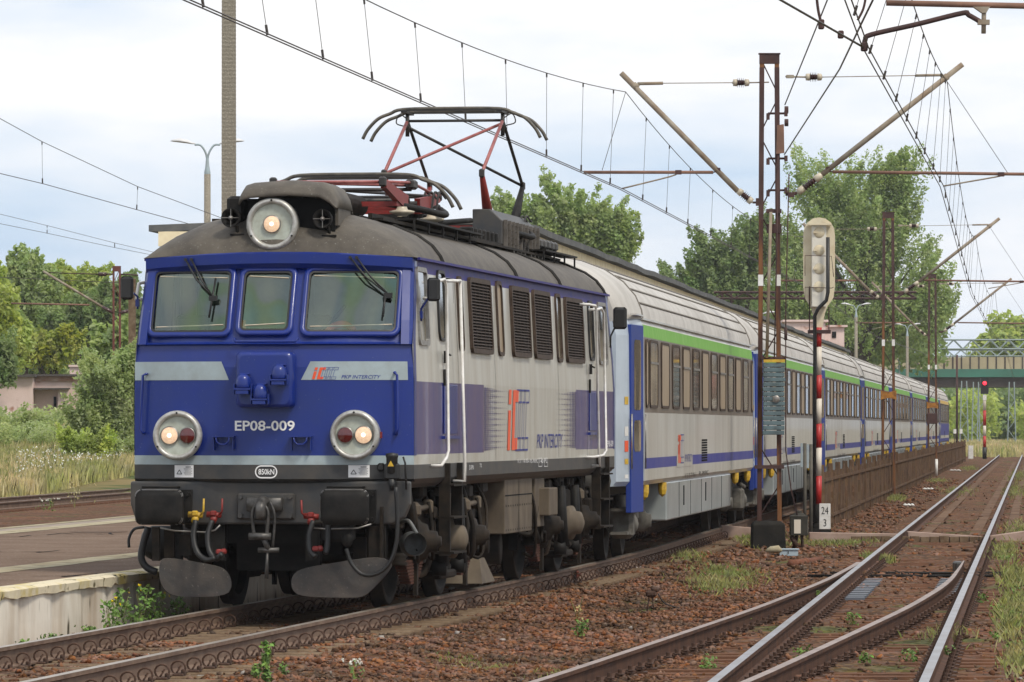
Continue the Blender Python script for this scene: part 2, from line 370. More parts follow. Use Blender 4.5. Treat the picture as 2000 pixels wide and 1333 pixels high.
# ---- upper front: frame with brow and pillars, recessed window panel with openings
def wrect(u0, v0, u1, v1):                   # window outline from the photo on the leaning panel
    z0 = fr(u0, v1, .25)[1]; z1 = fr(u0, v0, .45)[1]
    return fr((u0), (v0+v1)/2, .15)[0], fr(u1, (v0+v1)/2, .15)[0], z0, z1
wins = [wrect(298, 530, 457, 653), wrect(478, 530, 577, 650), wrect(604, 529, 780, 652)]
def upper_front(end):
    m = MB()
    xw = sorted([w for a in wins for w in a[:2]]); zc0 = min(w[2] for w in wins); zc1 = max(w[3] for w in wins)
    xs2 = [-HW+.045]+xw+[HW-.045]; xx = []
    for a, b in zip(xs2[:-1], xs2[1:]): xx += list(np.linspace(a, b, 5)[:-1])
    xx.append(xs2[-1]); zz = [2.52, zc0, (zc0+zc1)/2, zc1, 3.30]
    def pt(x, z, off=.02):
        y = faceY(x, max(z, 2.541))+off; return (x*(1-tumb(z)/HW), y if not end else LL-y, z)
    for j in range(4):
        for i in range(len(xx)-1):
            xm = (xx[i]+xx[i+1])/2
            if j in (1, 2) and any(w[0] < xm < w[1] for w in wins): continue
            m.add([pt(xx[i], zz[j]), pt(xx[i+1], zz[j]), pt(xx[i+1], zz[j+1]), pt(xx[i], zz[j+1])], [(0, 1, 2, 3)])
    # ledge under the windows, pillars, brow: a proud frame
    def fpt(x, z, off): y = faceY(x, max(z, 2.541))+off; return (x*(1-tumb(z)/HW), y if not end else LL-y, z)
    X = list(np.linspace(-HW, HW, 25))
    rows = [(2.52, -.04-.0), (2.535, .022)]
    m.loft([[(x*(1-tumb(2.52)/HW), (bulge(x) if not end else LL-bulge(x)), 2.52) for x in X], [fpt(x, 2.54, .022) for x in X]], closed=False)
    for sx in (-1, 1):                       # corner pillars
        for (xa, xb) in ((HW-.12, HW),):
            zs = [2.52, 2.75, 3.0, 3.2, 3.345]
            ring = []
            for z in zs:
                o1 = -.045
                a = fpt(sx*xa, z, .03); b = fpt(sx*(xa+.015), z, o1); c = fpt(sx*(xb-.03), z, o1); d = fpt(sx*xb, z, -.012); e = fpt(sx*xb, z, .12)
                ring.append([a, b, c, d, e])
            m.loft(ring, closed=False)
    # brow
    prof = [(3.20, .03), (3.205, -.05), (3.25, -.095), (3.345, -.10), (3.36, -.08), (3.365, .05)]
    rr = []
    for z, off in prof:
        rr.append([(x*(1-.055/HW), (faceY(x, 3.3)+off) if not end else LL-(faceY(x, 3.3)+off), z+.045*(1-(x/HW)**2)) for x in X])
    m.loft(rr, closed=False)
    return m
upper_front(0).build('window_surround', 'blue', loco); upper_front(1).build('window_surround', 'blue', loco)
# window frames, seals, panes
for wi, (x0, x1, z0, z1) in enumerate(wins):
    m = MB(); n = 6
    a = rrect(x0+.012, x1-.012, z0+.012, z1-.012, .05, n); b = rrect(x0-.035, x1+.035, z0-.035, z1+.035, .085, n); 
    def fp(p, off): return (p[0], faceY(p[0], max(p[1], 2.541))+off, p[1])
    m.smooth = True
    m.loft([[fp(p, .03) for p in a], [fp(p, -.022) for p in a], [fp(p, -.03) for p in rrect(x0-.005, x1+.005, z0-.005, z1+.005, .06, n)], [fp(p, -.022) for p in b], [fp(p, .022) for p in b]])
    wf = m.build('window_frame', 'blue', loco)
    m = MB(); c = rrect(x0+.03, x1-.03, z0+.03, z1-.03, .04, n); m.loft([[fp(p, -.020) for p in a], [fp(p, -.018) for p in c]]); m.build('rubber_seal', 'black', wf)
    m = MB(); gx = list(np.linspace(x0+.005, x1-.005, 9)); gz = list(np.linspace(z0, z1, 7))
    m.smooth = True; m.grid(lambda x, z: (x, faceY(x, z)+.004, z), gx, gz); m.build('pane', 'windscreen', wf)
    m = MB()                                 # heating strip along the edge of the pane
    t = .008; xa, xb, za, zb = x0+.06, x1-.05, z0+.06, z1-.06
    for (p, q_) in (((xa, zb), (xb, zb-.02)), ((xa, za), (xb, za+.02))):
        m.tube([(p[0], faceY(p[0], p[1])-.001, p[1]), (q_[0], faceY(q_[0], q_[1])-.001, q_[1])], .007, 4)
    m.each('heating_strip', 'insul', wf)
# cab interior seen through the panes
m = MB(); m.box(-1.25, 1.25, 1.55, 1.6, 1.9, 3.3); m.box(-1.25, 1.25, .3, 1.55, 1.86, 1.9); m.build('cab_back_wall', 'cabin', loco)
m = MB(); m.box(-1.2, 1.2, .28, .62, 1.9, 2.58); m.box(.35, 1.15, .3, .62, 2.58, 2.66); m.box(-.3, -.05, .34, .5, 2.58, 2.69); m.build('driver_desk', 'green_in', loco)
for x in (-1.02, .2):
    m = MB(); m.cbox((x, 1.1, 2.45), (.34, .1, .75), .04); m.cbox((x, .95, 2.1), (.46, .4, .1), .03); m.build('driver_seat', 'black', loco)
m = MB(); m.box(-.47, -.34, .33, .36, 2.60, 2.76); m.build('paper_folder', mat('orange_card', (.55, .25, .08), .6), loco)
m = MB(); m.tube(smoothpts([(.42, .42, 2.62), (.50, .45, 2.70), (.60, .5, 2.72), (.68, .55, 2.66)], 4), .035, 8); m.build('driver_vest', mat('orange_vest', (.55, .14, .06), .7), loco)  # glimpse of the driver's orange vest and hand
m = MB(); m.tube([(.38, .5, 2.65), (.52, .5, 2.80), (.60, .52, 2.90)], .02, 8); m.build('driver_arm', 'black', loco)  # the driver's dark arm
m = MB(); m.box(-1.2, -1.05, 1.40, 1.5, 2.2, 3.2); m.box(-.05, .1, 1.4, 1.54, 2.0, 3.2); m.box(.86, 1.0, 1.2, 1.3, 2.3, 3.25); m.build('cab_locker', 'chassis', loco)
# ---- pale waist stripes, numbers and marks on the front
def fstrip(m, xl0, xl1, xr0, xr1, z0, z1, off=-.004, n=16):
    vs = []
    for z, a, b in ((z0, xl0, xr0), (z1, xl1, xr1)):
        for i in range(n+1):
            x = a+(b-a)*i/n; vs.append((x, faceY(x, z)+off, z))
    m.add(vs, [(i, i+1, n+2+i, n+1+i) for i in range(n)])
m = MB(); z0, z1 = fr(400, 743, -.1)[1], fr(400, 707, -.1)[1]
fstrip(m, -HW+.005, -HW+.005, fr(449, 743, -.2)[0], fr(434, 707, -.2)[0], z0, z1)
fstrip(m, fr(590, 743, -.2)[0], fr(608, 707, -.2)[0], fr(796, 743, -.05)[0], fr(795, 707, -.05)[0], z0, z1)
m.each('waist_stripe', 'stripe', loco)
def front_text(body, u0, u1, v0, v1, matn, name, shear=0., off=-.007, y=-.2):
    x0, z1 = fr(u0, v0, y); x1, z0 = fr(u1, v1, y)
    vs, fs = fit_text(body, x1-x0, z1-z0, shear, .018 if shear == 0 else .006); cx, cz = (x0+x1)/2, (z0+z1)/2
    m = MB(); m.add([(cx+a, faceY(cx+a, min(cz+b, 2.5))+off, cz+b) for a, b in vs], fs); return m.build(name, matn, loco)
front_text('EP08-009', 461, 578, 822, 842, 'text', 'number_lettering')
front_text('850kN', 505, 536, 916.5, 927.5, 'text', 'coupler_load_lettering', y=-.26)
front_text('PKP INTERCITY', 668, 742, 733, 740, 'blueline', 'operator_lettering', .3, y=-.17)
m = MB(); cx, cz = fr(520, 922, -.26)[0], fr(520, 922, -.26)[1]; hw = .108; hh = .062
o_ = rrect(cx-hw, cx+hw, cz-hh, cz+hh, hh*.98, 6); i_ = rrect(cx-hw+.012, cx+hw-.012, cz-hh+.012, cz+hh-.012, (hh-.012)*.98, 6)
m.loft([[(p[0], faceY(p[0], 1.3)-.007, p[1]) for p in o_], [(p[0], faceY(p[0], 1.3)-.007, p[1]) for p in i_]]); m.build('load_ring', 'text', loco)
def logo(place, w, h, parent, shear=.28):
    """orange i and C followed by three outlined blue Cs; place(a, b) -> 3-D point, a,b in metres from lower left"""
    def poly(m, pts): m.add([place(a+shear*b, b) for a, b in pts], [tuple(range(len(pts)))])
    s = w/4.4; H = h
    m = MB(); poly(m, [(0, 0), (.5*s, 0), (.5*s, H*.66), (0, H*.66)]); poly(m, [(0, H*.76), (.5*s, H*.76), (.5*s, H), (0, H)])
    cw = 1.15*s; t = .42*s
    def cpoly(x, t2): return [[(x, 0), (x+cw, 0), (x+cw, H*.22), (x+t2, H*.22), (x+t2, 0)],]
    def cshape(m, x, cw, tx, ty):
        poly(m, [(x, 0), (x+tx, 0), (x+tx, H), (x, H)]); poly(m, [(x+tx, 0), (x+cw, 0), (x+cw, ty), (x+tx, ty)]); poly(m, [(x+tx, H-ty), (x+cw, H-ty), (x+cw, H), (x+tx, H)])
    cshape(m, .82*s, cw*.92, t*1.15, H*.2); m.build('operator_logo', 'orange', parent)
    m = MB(); lw = max(.05*s, .0035)
    def outline(x, cw, tx, ty):
        pts = [(x, 0), (x+cw, 0), (x+cw, ty), (x+tx, ty), (x+tx, H-ty), (x+cw, H-ty), (x+cw, H), (x, H)]
        for i in range(len(pts)):
            (a, b), (c, d) = pts[i], pts[(i+1) % len(pts)]
            if abs(a-c) < 1e-9: poly(m, [(a-lw/2, min(b, d)-lw/2), (a+lw/2, min(b, d)-lw/2), (a+lw/2, max(b, d)+lw/2), (a-lw/2, max(b, d)+lw/2)])
            else: poly(m, [(min(a, c), b-lw/2), (max(a, c), b-lw/2), (max(a, c), b+lw/2), (min(a, c), b+lw/2)])
    outline(1.55*s, cw*.85, t, H*.2); outline(2.3*s, cw*.85, t, H*.2); outline(3.05*s, cw*.85, t, H*.2); m.build('operator_logo', 'blueline', parent)
lx, lz = fr(611, 741, -.2); lx2, lz2 = fr(668, 718, -.2)
logo(lambda a, b: (lx+a, faceY(lx+a, 2.2)-.008, lz+b), lx2-lx-.04, lz2-lz, loco)
# warning notices
for (u0, u1) in ((339, 378), (680, 720)):
    x0, z1 = fr(u0, 909, -.2); x1, z0 = fr(u1, 933, -.2); m = MB()
    m.cur = 0; vs = [(x0, z0), (x1, z0), (x1, z1), (x0, z1)]; m.add([(a, faceY(a, 1.3)-.006, b) for a, b in vs], [(0, 1, 2, 3)])
    m.cur = 1; w = x1-x0; h = z1-z0
    def bar(a, b, c, d): m.add([(x0+w*p, faceY(x0+w*p, 1.3)-.009, z0+h*q_) for p, q_ in ((a, b), (c, b), (c, d), (a, d))], [(0, 1, 2, 3)])
    bar(.58, .82, .86, .88)
    for k in range(6): bar(.48+.03*(k % 3), .70-.1*k, .93-.05*(k % 2), .725-.1*k)
    for (a, b, c, d) in ((.12, .28, .38, .28), (.12, .28, .25, .62), (.38, .28, .25, .62)):
        p, q_ = (x0+w*a, z0+h*b), (x0+w*c, z0+h*d); m.tube([(p[0], faceY(p[0], 1.3)-.008, p[1]), (q_[0], faceY(q_[0], 1.3)-.008, q_[1])], .0028, 4)
    m.build('warning_notice', ['text', 'chassis'], loco)
# ---- roof
m = MB(); m.smooth = True
prof = [(-1.325, 0), (-1.30, .06), (-1.22, .165), (-1.08, .265), (-.8, .385), (-.5, .46), (-.2, .50), (0, .51), (.2, .50), (.5, .46), (.8, .385), (1.08, .265), (1.22, .165), (1.30, .06), (1.325, 0)]
def yb(x): return faceY(x, 3.3)-.085
gy = [0, .03, .08, .16, .28, .42, .6, .8, 1.0]
def g(t): return math.sqrt(max(0, 1-(1-min(t, 1))**2))
rings = []
for t in gy: rings.append([(x, yb(x)+1.05*t, ZE+.005+.045*(1-(x/HW)**2)*(1-t)+h*g(t)) for x, h in prof])
for y in (3.5, 7.5, 11.5): rings.append([(x, y, ZE+h) for x, h in prof])
for t in reversed(gy): rings.append([(x, LL-yb(x)-1.05*t, ZE+.005+.045*(1-(x/HW)**2)*(1-t)+h*g(t)) for x, h in prof])
m.loft(rings, closed=False)
roof = m.build('roof', 'roof', loco)
m = MB()
for sx in (-1, 1): m.box(sx*1.33-.018, sx*1.33+.018, .4, LL-.4, ZE-.012, ZE+.012)
m.each('rain_gutter', 'blue_top', loco)
m = MB()                                     # roof joint straps
for u in (838, 985, 1072, 1160):
    y0 = sdp(u, 490, 1.2)[0]; m.smooth = True
    for dy in (0, .09):
        m.tube([(x*1.004, y0+dy, ZE+h+.008) for x, h in prof[9:]], .014, 5)
    m.smooth = False
    m.loft([[(x, y0+.0, ZE+h+.006) for x, h in prof[9:]], [(x, y0+.09, ZE+h+.006) for x, h in prof[9:]]], closed=False)
m.each('roof_joint_strap', 'chassis', loco)
# walkway edge rails
m = MB()
for sx in (-1, 1):
    m.box(sx*.80-.05, sx*.80+.05, 1.2, LL-1.2, ZE+.40, ZE+.425); m.box(sx*.72-.02, sx*.72+.02, 1.2, LL-1.2, ZE+.42, ZE+.47)
m.each('roof_edge_board', 'chdirt_shade', loco)
m = MB()
for sx in (-1, 1):
    for (ya, yb_) in ((sdp(795, 440, .86)[0], sdp(928, 470, .86)[0]), (sdp(1050, 505, .86)[0], sdp(1112, 520, .86)[0])):
        m.box(sx*.86-.10, sx*.86+.10, ya, yb_, ZE+.455, ZE+.475); y = ya
        while y < yb_: m.box(sx*.93-.01, sx*.93+.01, y, y+.02, ZE+.34, ZE+.457); y += .9
m.each('roof_walkway', 'chassis', loco)
# ---- top headlight, cowl, horns
def lamp(cx, cz, y, r, depth, two, name='headlight', tilt=0.):
    m = MB(); ax = (0, 1, 0)
    m.lathe((cx, y, cz), ax, [(depth, r*.92), (.05, r*.97), (.02, r), (0, r*.99), (-.02, r*.93), (-.025, r*.86), (-.012, r*.80), (.0, r*.78), (.02, r*.76)], 40)
    h = m.build(name, 'chrome', loco)
    m = MB(); m.lathe((cx, y, cz), ax, [(.018, r*.77), (.02, r*.4), (.021, .0001)], 32); m.build('lamp_dish', 'lampdish', h)
    m = MB()
    for a in (90, 210, 330): m.lathe((cx+r*.9*math.cos(R(a)), y-.03, cz+r*.9*math.sin(R(a))), ax, [(-.006, .0001), (-.006, .009), (.01, .01)], 8)
    m.build('lamp_screw', 'chassis', h)
    return h
def bulb(h, cx, cz, y, r, red=False):
    m = MB(); m.lathe((cx, y, cz), (0, 1, 0), [(.012, r*1.12), (-.006, r*1.12), (-.01, r)], 24); m.build('bulb_ring', 'steel', h)
    m = MB(); m.lathe((cx, y, cz), (0, 1, 0), [(-.006, r), (-.018, r*.6), (-.022, .0001)], 24); m.build('lamp_lens', 'lens_red' if red else 'lens_on', h)
    if not red: m = MB(); m.lathe((cx, y, cz), (0, 1, 0), [(-.019, r*.30), (-.026, r*.15), (-.027, .0001)], 14); m.build('filament', 'bulb', h)
yT = .08; cx, cz = fr(531, 438, yT); h = lamp(cx, cz, yT, .252, .85, False); bulb(h, cx, cz, yT, .078)
for (uc, vc, pair) in ((346, 851, ((331, 0), (366, 1))), (692, 850, ((710, 0), (674, 1)))):
    yy = -.30 if True else 0; cx, cz = fr(uc, vc, yy); yf = faceY(cx, 1.7)
    yy = min(-.285, yf-.05); cx, cz = fr(uc, vc, yy); h = lamp(cx, cz, yy, .238, .30, True)
    for u, red in pair: x2, z2 = fr(u, vc, yy); bulb(h, x2, z2, yy+.005, .080 if not red else .072, bool(red))
m = MB(); x0, zt = fr(478, 362, .35); x1, zb = fr(669, 404, .35); xc = fr(531, 400, .3)[0]
m.smooth = True; outer = []
zt0 = fr(500, 358, .6)[1]; zl = fr(480, 388, .15)[1]
xs4 = [x0, x0+.03, x0+.10, x0+.25, (x0+x1)/2, x1-.30, x1-.17, x1-.07, x1-.015, x1]
T4 = [zt0-.075, zt0-.03, zt0-.01, zt0, zt0+.012, zt0, zt0-.01, zt0-.06, zt0-.16, zl-.09]
def hring(y, dz, kx=1.): xm_ = (x0+x1)/2; return [(xm_+(a-xm_)*kx, y, max(b-dz, zl-.09)) for a, b in zip(xs4, T4)]
m.loft([hring(.05, .155), hring(.06, .12), hring(.13, .06, .99), hring(.24, .012, .985), hring(.32, 0, .985), hring(.9, 0, .985), hring(.98, .03, .97), [(a, 1.0, 3.74) for a, b in zip(xs4, T4)]], closed=False)
m.smooth = False
cowl = m.build('ventilation_cowl', 'roof', loco)
sm = cowl.modifiers.new('thickness', 'SOLIDIFY'); sm.thickness = .02
m = MB(); m.box(x0+.06, x1-.05, .22, .9, 3.6, zl+.0); m.build('cowl_interior', 'dark', cowl)
m = MB(); m.box(x1-.22, x1-.02, .24, .9, 3.66, zl-.05); m.build('cowl_side_panel', 'roof', cowl)
xl, zlft = fr(446, 392, .4); m = MB(); m.cbox((xl+.08, .55, zlft-.09), (.17, .45, .26), .03); m.build('cowl_side_panel', 'chassis', cowl)
for (u, v) in ((452, 426), (631, 428)):
    cx, cz = fr(u, v, .12); m = MB()
    m.lathe((cx, .1, cz), (.12, 1, 0), [(.02, .06), (.0, .088), (-.015, .094), (-.02, .088), (.03, .055), (.10, .045), (.14, .022), (.25, .02), (.3, .05), (.36, .05), (.37, .0001)], 22)
    m.lathe((cx, .1, cz), (.12, 1, 0), [(-.02, .094), (.04, .088), (.07, .06), (.16, .05)], 22)
    m.tube([(cx+.03, .2, cz-.04), (cx+.05, .2, cz-.16)], .018, 6); m.box(cx-.02, cx+.12, .15, .28, cz-.17, cz-.15)
    hn = m.build('horn', 'chassis', loco)
    m = MB(); m.lathe((cx, .09, cz), (0, 1, 0), [(-.03, .0001), (-.02, .02), (.0, .022), (.03, .0001)], 12); m.tube([(cx-.09, .085, cz), (cx+.09, .085, cz)], .004, 4); m.tube([(cx, .085, cz-.09), (cx, .085, cz+.09)], .004, 4); m.build('horn_centre', 'steel', hn)
# ---- wipers
for (u0, v0, u1, v1, bu0, bv0, bu1, bv1) in ((366, 508, 424, 580, 427, 545, 421, 622), (688, 504, 760, 574, 757, 575, 755, 620)):
    def w3(u, v, off): x, z = fr(u, v, .2); return Vector((x, faceY(x, z)-off, z))
    m = MB()
    for d in (0, 12): m.tube([w3(u0+d, v0, .12), w3((u0+u1)/2+d*.8-5, (v0+v1)/2+3, .09), w3(u1, v1, .05)], .009, 6)
    m.lathe(w3(u0, v0, .12), (0, 1, 0), [(-.02, .0001), (-.02, .015), (.06, .015)], 8); m.lathe(w3(u0+12, v0, .12), (0, 1, 0), [(-.02, .0001), (-.02, .015), (.06, .015)], 8)
    wp = m.build('wiper', 'black', loco)
    m = MB(); m.tube([w3(bu0, bv0, .045), w3(bu1, bv1, .045)], .010, 6); m.cbox(w3(u1+2, v1+4, .05), (.08, .03, .05)); m.build('wiper_blade', 'black', wp)
# ---- handrail under windows, side grab handles, steps, nose box with sockets
def bar_px(pts, y, r, matn, name, parent=None, off=-.06):
    m = MB(); q_ = []
    for u, v in pts: x, z = fr(u, v, y); q_.append((x, faceY(x, min(z, 2.5))+off, z))
    a = q_[0]; b = q_[-1]
    q_ = [(a[0], a[1]-off, a[2])]+q_+[(b[0], b[1]-off, b[2])]
    m.tube(q_, r, 8); return m.build(name, matn, parent or loco)
bar_px([(462, 663), (464, 668), (582, 668), (584, 663)], -.2, .011, 'blue', 'window_cleaning_rail')
bar_px([(286, 731), (279, 734), (274, 840), (279, 846)], -.1, .013, 'blue', 'grab_handle')
bar_px([(771, 728), (776, 733), (778, 838), (774, 848)], -.1, .013, 'blue', 'grab_handle')
for u0 in (417, 569):
    m = MB(); x0, z0 = fr(u0, 853, -.22); x1, _ = fr(u0+44, 853, -.22); yy = faceY((x0+x1)/2, 1.7)
    m.box(x0, x1, yy-.10, yy, z0-.006, z0+.006); m.box(x0+.01, x0+.02, yy-.06, yy, z0-.13, z0); m.box(x1-.02, x1-.01, yy-.06, yy, z0-.13, z0)
    m.tube([(x0+.045, yy-.09, z0), (x0+.05, yy-.09, z0-.045), (x0+.08, yy-.09, z0-.075), (x1-.08, yy-.09, z0-.075), (x1-.05, yy-.09, z0-.045), (x1-.045, yy-.09, z0)], .009, 6)
    m.build('front_step', 'blue', loco)
m = MB(); x0, z1 = fr(466, 688, -.3); x1, z0 = fr(576, 797, -.3)
for k, (zz, e) in enumerate(((z0, .012), (z0+.03, 0), (z1-.03, 0), (z1, .03))): pass
rings = []
for y, e in ((-.20, 0), (-.40, 0), (-.425, .012), (-.432, .035)):
    rings.append([(a, y, b) for a, b in rrect(x0+e, x1-e, z0+e, z1-e, .055, 5)])
m.smooth = True; m.loft(rings); m.smooth = False; m.add([(a, -.432, b) for a, b in rrect(x0+.035, x1-.035, z0+.035, z1-.035, .05, 5)], [tuple(range(24))])
nose = m.build('control_socket_box', 'blue', loco)
for (u, v) in ((478, 750), (548, 732), (511, 770)):
    x, z = fr(u, v, -.45); m = MB(); m.smooth = True
    m.lathe((x, -.52, z+.02), (0, 0, -1), [(-.075, .0001), (-.07, .03), (-.05, .055), (-.02, .068), (.02, .072), (.06, .072), (.06, .066), (.05, .0001)], 18)
    m.tube([(x, -.40, z+.02), (x, -.50, z+.02)], .06, 12)
    m.smooth = False; m.box(x-.078, x+.078, -.60, -.43, z-.062, z-.045); m.box(x-.062, x+.062, -.595, -.45, z-.10, z-.062)
    m.box(x-.088, x-.076, -.56, -.5, z-.1, z+.0); m.box(x+.076, x+.088, -.56, -.5, z-.1, z+.0); m.box(x-.05, x+.05, -.47, -.42, z+.085, z+.10)
    m.build('control_socket', 'blue', nose, bevel=.005)
m = MB(); x, z = fr(745, 850, -.1); m.box(x-.01, x+.012, -.17, -.12, z-.03, z+.03); m.build('tail_lamp_bracket', 'red', loco)
# ---- mirrors
for (uc, vc, ua, va, s) in ((248, 563, 268, 580, -1), (847, 566, 822, 603, 1)):
    cx, cz = fr(uc, vc, .35); m = MB(); m.cbox((cx, .35, cz), (.125, .06, .225), .022); mr_ = m.build('door_mirror', 'black', loco)
    ax, az = fr(ua, va, .4); m = MB(); m.tube([(cx, .38, cz), (ax, .42, az), (ax, .42, az-.12)], .011, 6); m.cbox((ax, .42, az-.06), (.035, .05, .07)); m.build('mirror_arm', 'blue', mr_)
y2, z2 = sdp(1211, 622, HW+.12); m = MB(); m.cbox((HW+.12, y2, z2), (.17, .06, .27), .03); mr_ = m.build('door_mirror', 'black', loco); m = MB(); m.tube([(HW+.06, y2+.03, z2-.1), (HW, y2+.03, z2-.22), (HW, y2, z2-.36)], .012, 6); m.build('mirror_arm', 'black', mr_)
# ---- side features (both sides where cheap)
def side_panel(u0, u1, v_top_at_u0, v_bot_at_u0, matn, name, off=.004, r=.05, parent=None, frame=None, sgns=(1,), fw=.03, recess=False):
    y0, z1 = sdp(u0, v_top_at_u0); y1 = sdp(u1, v_top_at_u0)[0]; z0 = sdp(u0, v_bot_at_u0)[1]
    res = None
    for sg in sgns:
        par = parent or loco
        if frame:
            m = MB(); a = rrect(y0, y1, z0, z1, r, 4); b = rrect(y0-fw, y1+fw, z0-fw, z1+fw, r+fw, 4)
            def S3(p, o): return (sg*(HW-tumb(p[1])+o), p[0], p[1])
            m.loft([[S3(p, .002) for p in a], [S3(p, .022) for p in a], [S3(p, .022) for p in b], [S3(p, -.005) for p in b]]); f_ = m.build(name, frame, par); par = f_
        m = MB(); pts = rrect(y0, y1, z0, z1, r, 4); m.add([(sg*(HW-tumb(p[1])+off), p[0], p[1]) for p in pts], [tuple(range(len(pts)))])
        res = m.build('pane' if frame else name, matn, par)
        if frame: res = par
    return res, (y0, y1, z0, z1)
# cab side window, door windows, engine-room windows
side_panel(822, 839, 530, 665, 'sideglass', 'cab_side_window', frame='steel', fw=.045, r=.03, sgns=(1, -1))
side_panel(861, 875, 533, 660, 'sideglass', 'door_window', frame='black', fw=.03, r=.09, sgns=(1, -1))
side_panel(900, 907, 545, 680, 'tanpane', 'engine_room_window', frame='grille', fw=.03, r=.06, sgns=(1, -1))
side_panel(976, 985, 556, 688, 'tanpane', 'engine_room_window', frame='grille', fw=.04, r=.06, sgns=(1, -1))
side_panel(1091, 1099, 580, 701, 'sideglass', 'engine_room_window', frame='grille', fw=.04, r=.06, sgns=(1, -1))
side_panel(1154, 1162, 592, 700, 'sideglass', 'door_window', frame='black', fw=.03, r=.09, sgns=(1, -1))
side_panel(1173, 1187, 597, 705, 'sideglass', 'cab_side_window', frame='steel', fw=.045, r=.03, sgns=(1, -1))
for (u0, u1, va, vb) in ((922, 961, 547, 684), (1003, 1036, 563, 691), (1046, 1077, 571, 695), (1108, 1140, 585, 703)):
    y0, z1 = sdp(u0, va); y1 = sdp(u1, va)[0]; z0 = sdp(u0, vb)[1]
    for sg in (1, -1):
        m = MB(); a = rrect(y0+.02, y1-.02, z0+.02, z1-.02, .05, 4); b = rrect(y0-.03, y1+.03, z0-.03, z1+.03, .08, 4)
        def S3(p, o): return (sg*(HW-tumb(p[1])+o), p[0], p[1])
        m.loft([[S3(p, .002) for p in a], [S3(p, .035) for p in a], [S3(p, .035) for p in b], [S3(p, -.005) for p in b]])
        gl = m.build('air_intake_grille', 'grille', loco)
        m = MB(); m.add([S3(p, .003) for p in a], [tuple(range(len(a)))]); m.build('grille_opening', 'dark', gl)
        m = MB(); nsl = 21
        for k in range(nsl):
            z = z0+.04+(z1-z0-.08)*k/(nsl-1); xo = HW-tumb(z)
            m.add([(sg*(xo+.006), y0+.02, z+.012), (sg*(xo+.006), y1-.02, z+.012), (sg*(xo+.034), y1-.02, z-.012), (sg*(xo+.034), y0+.02, z-.012)], [(0, 1, 2, 3)])
        for k in range(1, 5): y = y0+(y1-y0)*k/5; m.add([(sg*(HW-tumb(z0)+.036), y-.008, z0+.02), (sg*(HW-tumb(z0)+.036), y+.008, z0+.02), (sg*(HW-tumb(z1)+.036), y+.008, z1-.02), (sg*(HW-tumb(z1)+.036), y-.008, z1-.02)], [(0, 1, 2, 3)])
        m.build('louvre_slats', 'grille', gl)
# doors: recessed outline, lower blue panel, handle, handrails
for (ud0, ud1, vt, vb2, rails) in ((864, 893, 520, 852, ((862, 548, 874, 888), (885, 545, 908, 920))), (1149, 1166, 585, 845, ((1158, 600, 1168, 905), (1172, 603, 1182, 893)))):
    y0, zt = sdp(ud0, vt); y1, _ = sdp(ud1, vt); zb = sdp(ud0, vb2)[1]
    for sg in (1, -1):
        m = MB()
        for (a, b, c, d) in ((y0, y0+.012, zb, 3.2), (y1, y1+.012, zb, 3.2), (y0, y1, 3.2, 3.212)):
            m.add([(sg*(HW-tumb(c)+.004), a, c), (sg*(HW-tumb(c)+.004), b, c), (sg*(HW-tumb(d)+.004), b, d), (sg*(HW-tumb(d)+.004), a, d)], [(0, 1, 2, 3)])
        dr = m.build('cab_door', 'dark', loco)
        m = MB(); zlo = zb; m.box(min(sg*(HW+.002), sg*(HW+.012)), max(sg*(HW+.002), sg*(HW+.012)), y0+.06, y1-.05, zb+.02, 2.15); m.build('lower_door_panel', 'blue', dr, bevel=.004)
        m = MB(); m.box(min(sg*HW, sg*(HW+.03)), max(sg*HW, sg*(HW+.03)), y0-.02, y1+.02, zb-.03, zb); m.build('door_sill', 'blue', dr)
        m = MB(); m.cbox((sg*(HW+.02), y0+.08, 2.42), (.03, .06, .12)); m.tube([(sg*(HW+.04), y0+.08, 2.45), (sg*(HW+.05), y0+.2, 2.44)], .01, 6); m.cbox((sg*(HW+.01), y0+.08, 2.22), (.02, .05, .16)); m.build('door_handle', 'chassis', dr)
# white handrails at the doors
hr = [((846, 583), (850, 552), (868, 546), (872, 560), (876, 880), (872, 895), (862, 910)), ((884, 549), (899, 549), (899, 548), (908, 910), (908, 940))]
for pts in hr+[[(1149, 595), (1163, 598), (1164, 603), (1170, 890), (1172, 910)], [(1166, 605), (1174, 603), (1179, 612), (1184, 880), (1178, 890), (1160, 893)]]:
    xo = HW+.10; q_ = [Vector((xo, *sdp(u, v, xo))) for u, v in pts]; q_ = [Vector((HW, q_[0].y, q_[0].z))]+q_+[Vector((HW-.02, q_[-1].y, q_[-1].z))]
    m = MB(); m.tube(q_, .016, 8); m.build('handrail', 'white', loco)
    m = MB(); m.tube([(-a.x, a.y, a.z) for a in q_], .016, 8); m.build('handrail', 'white', loco)
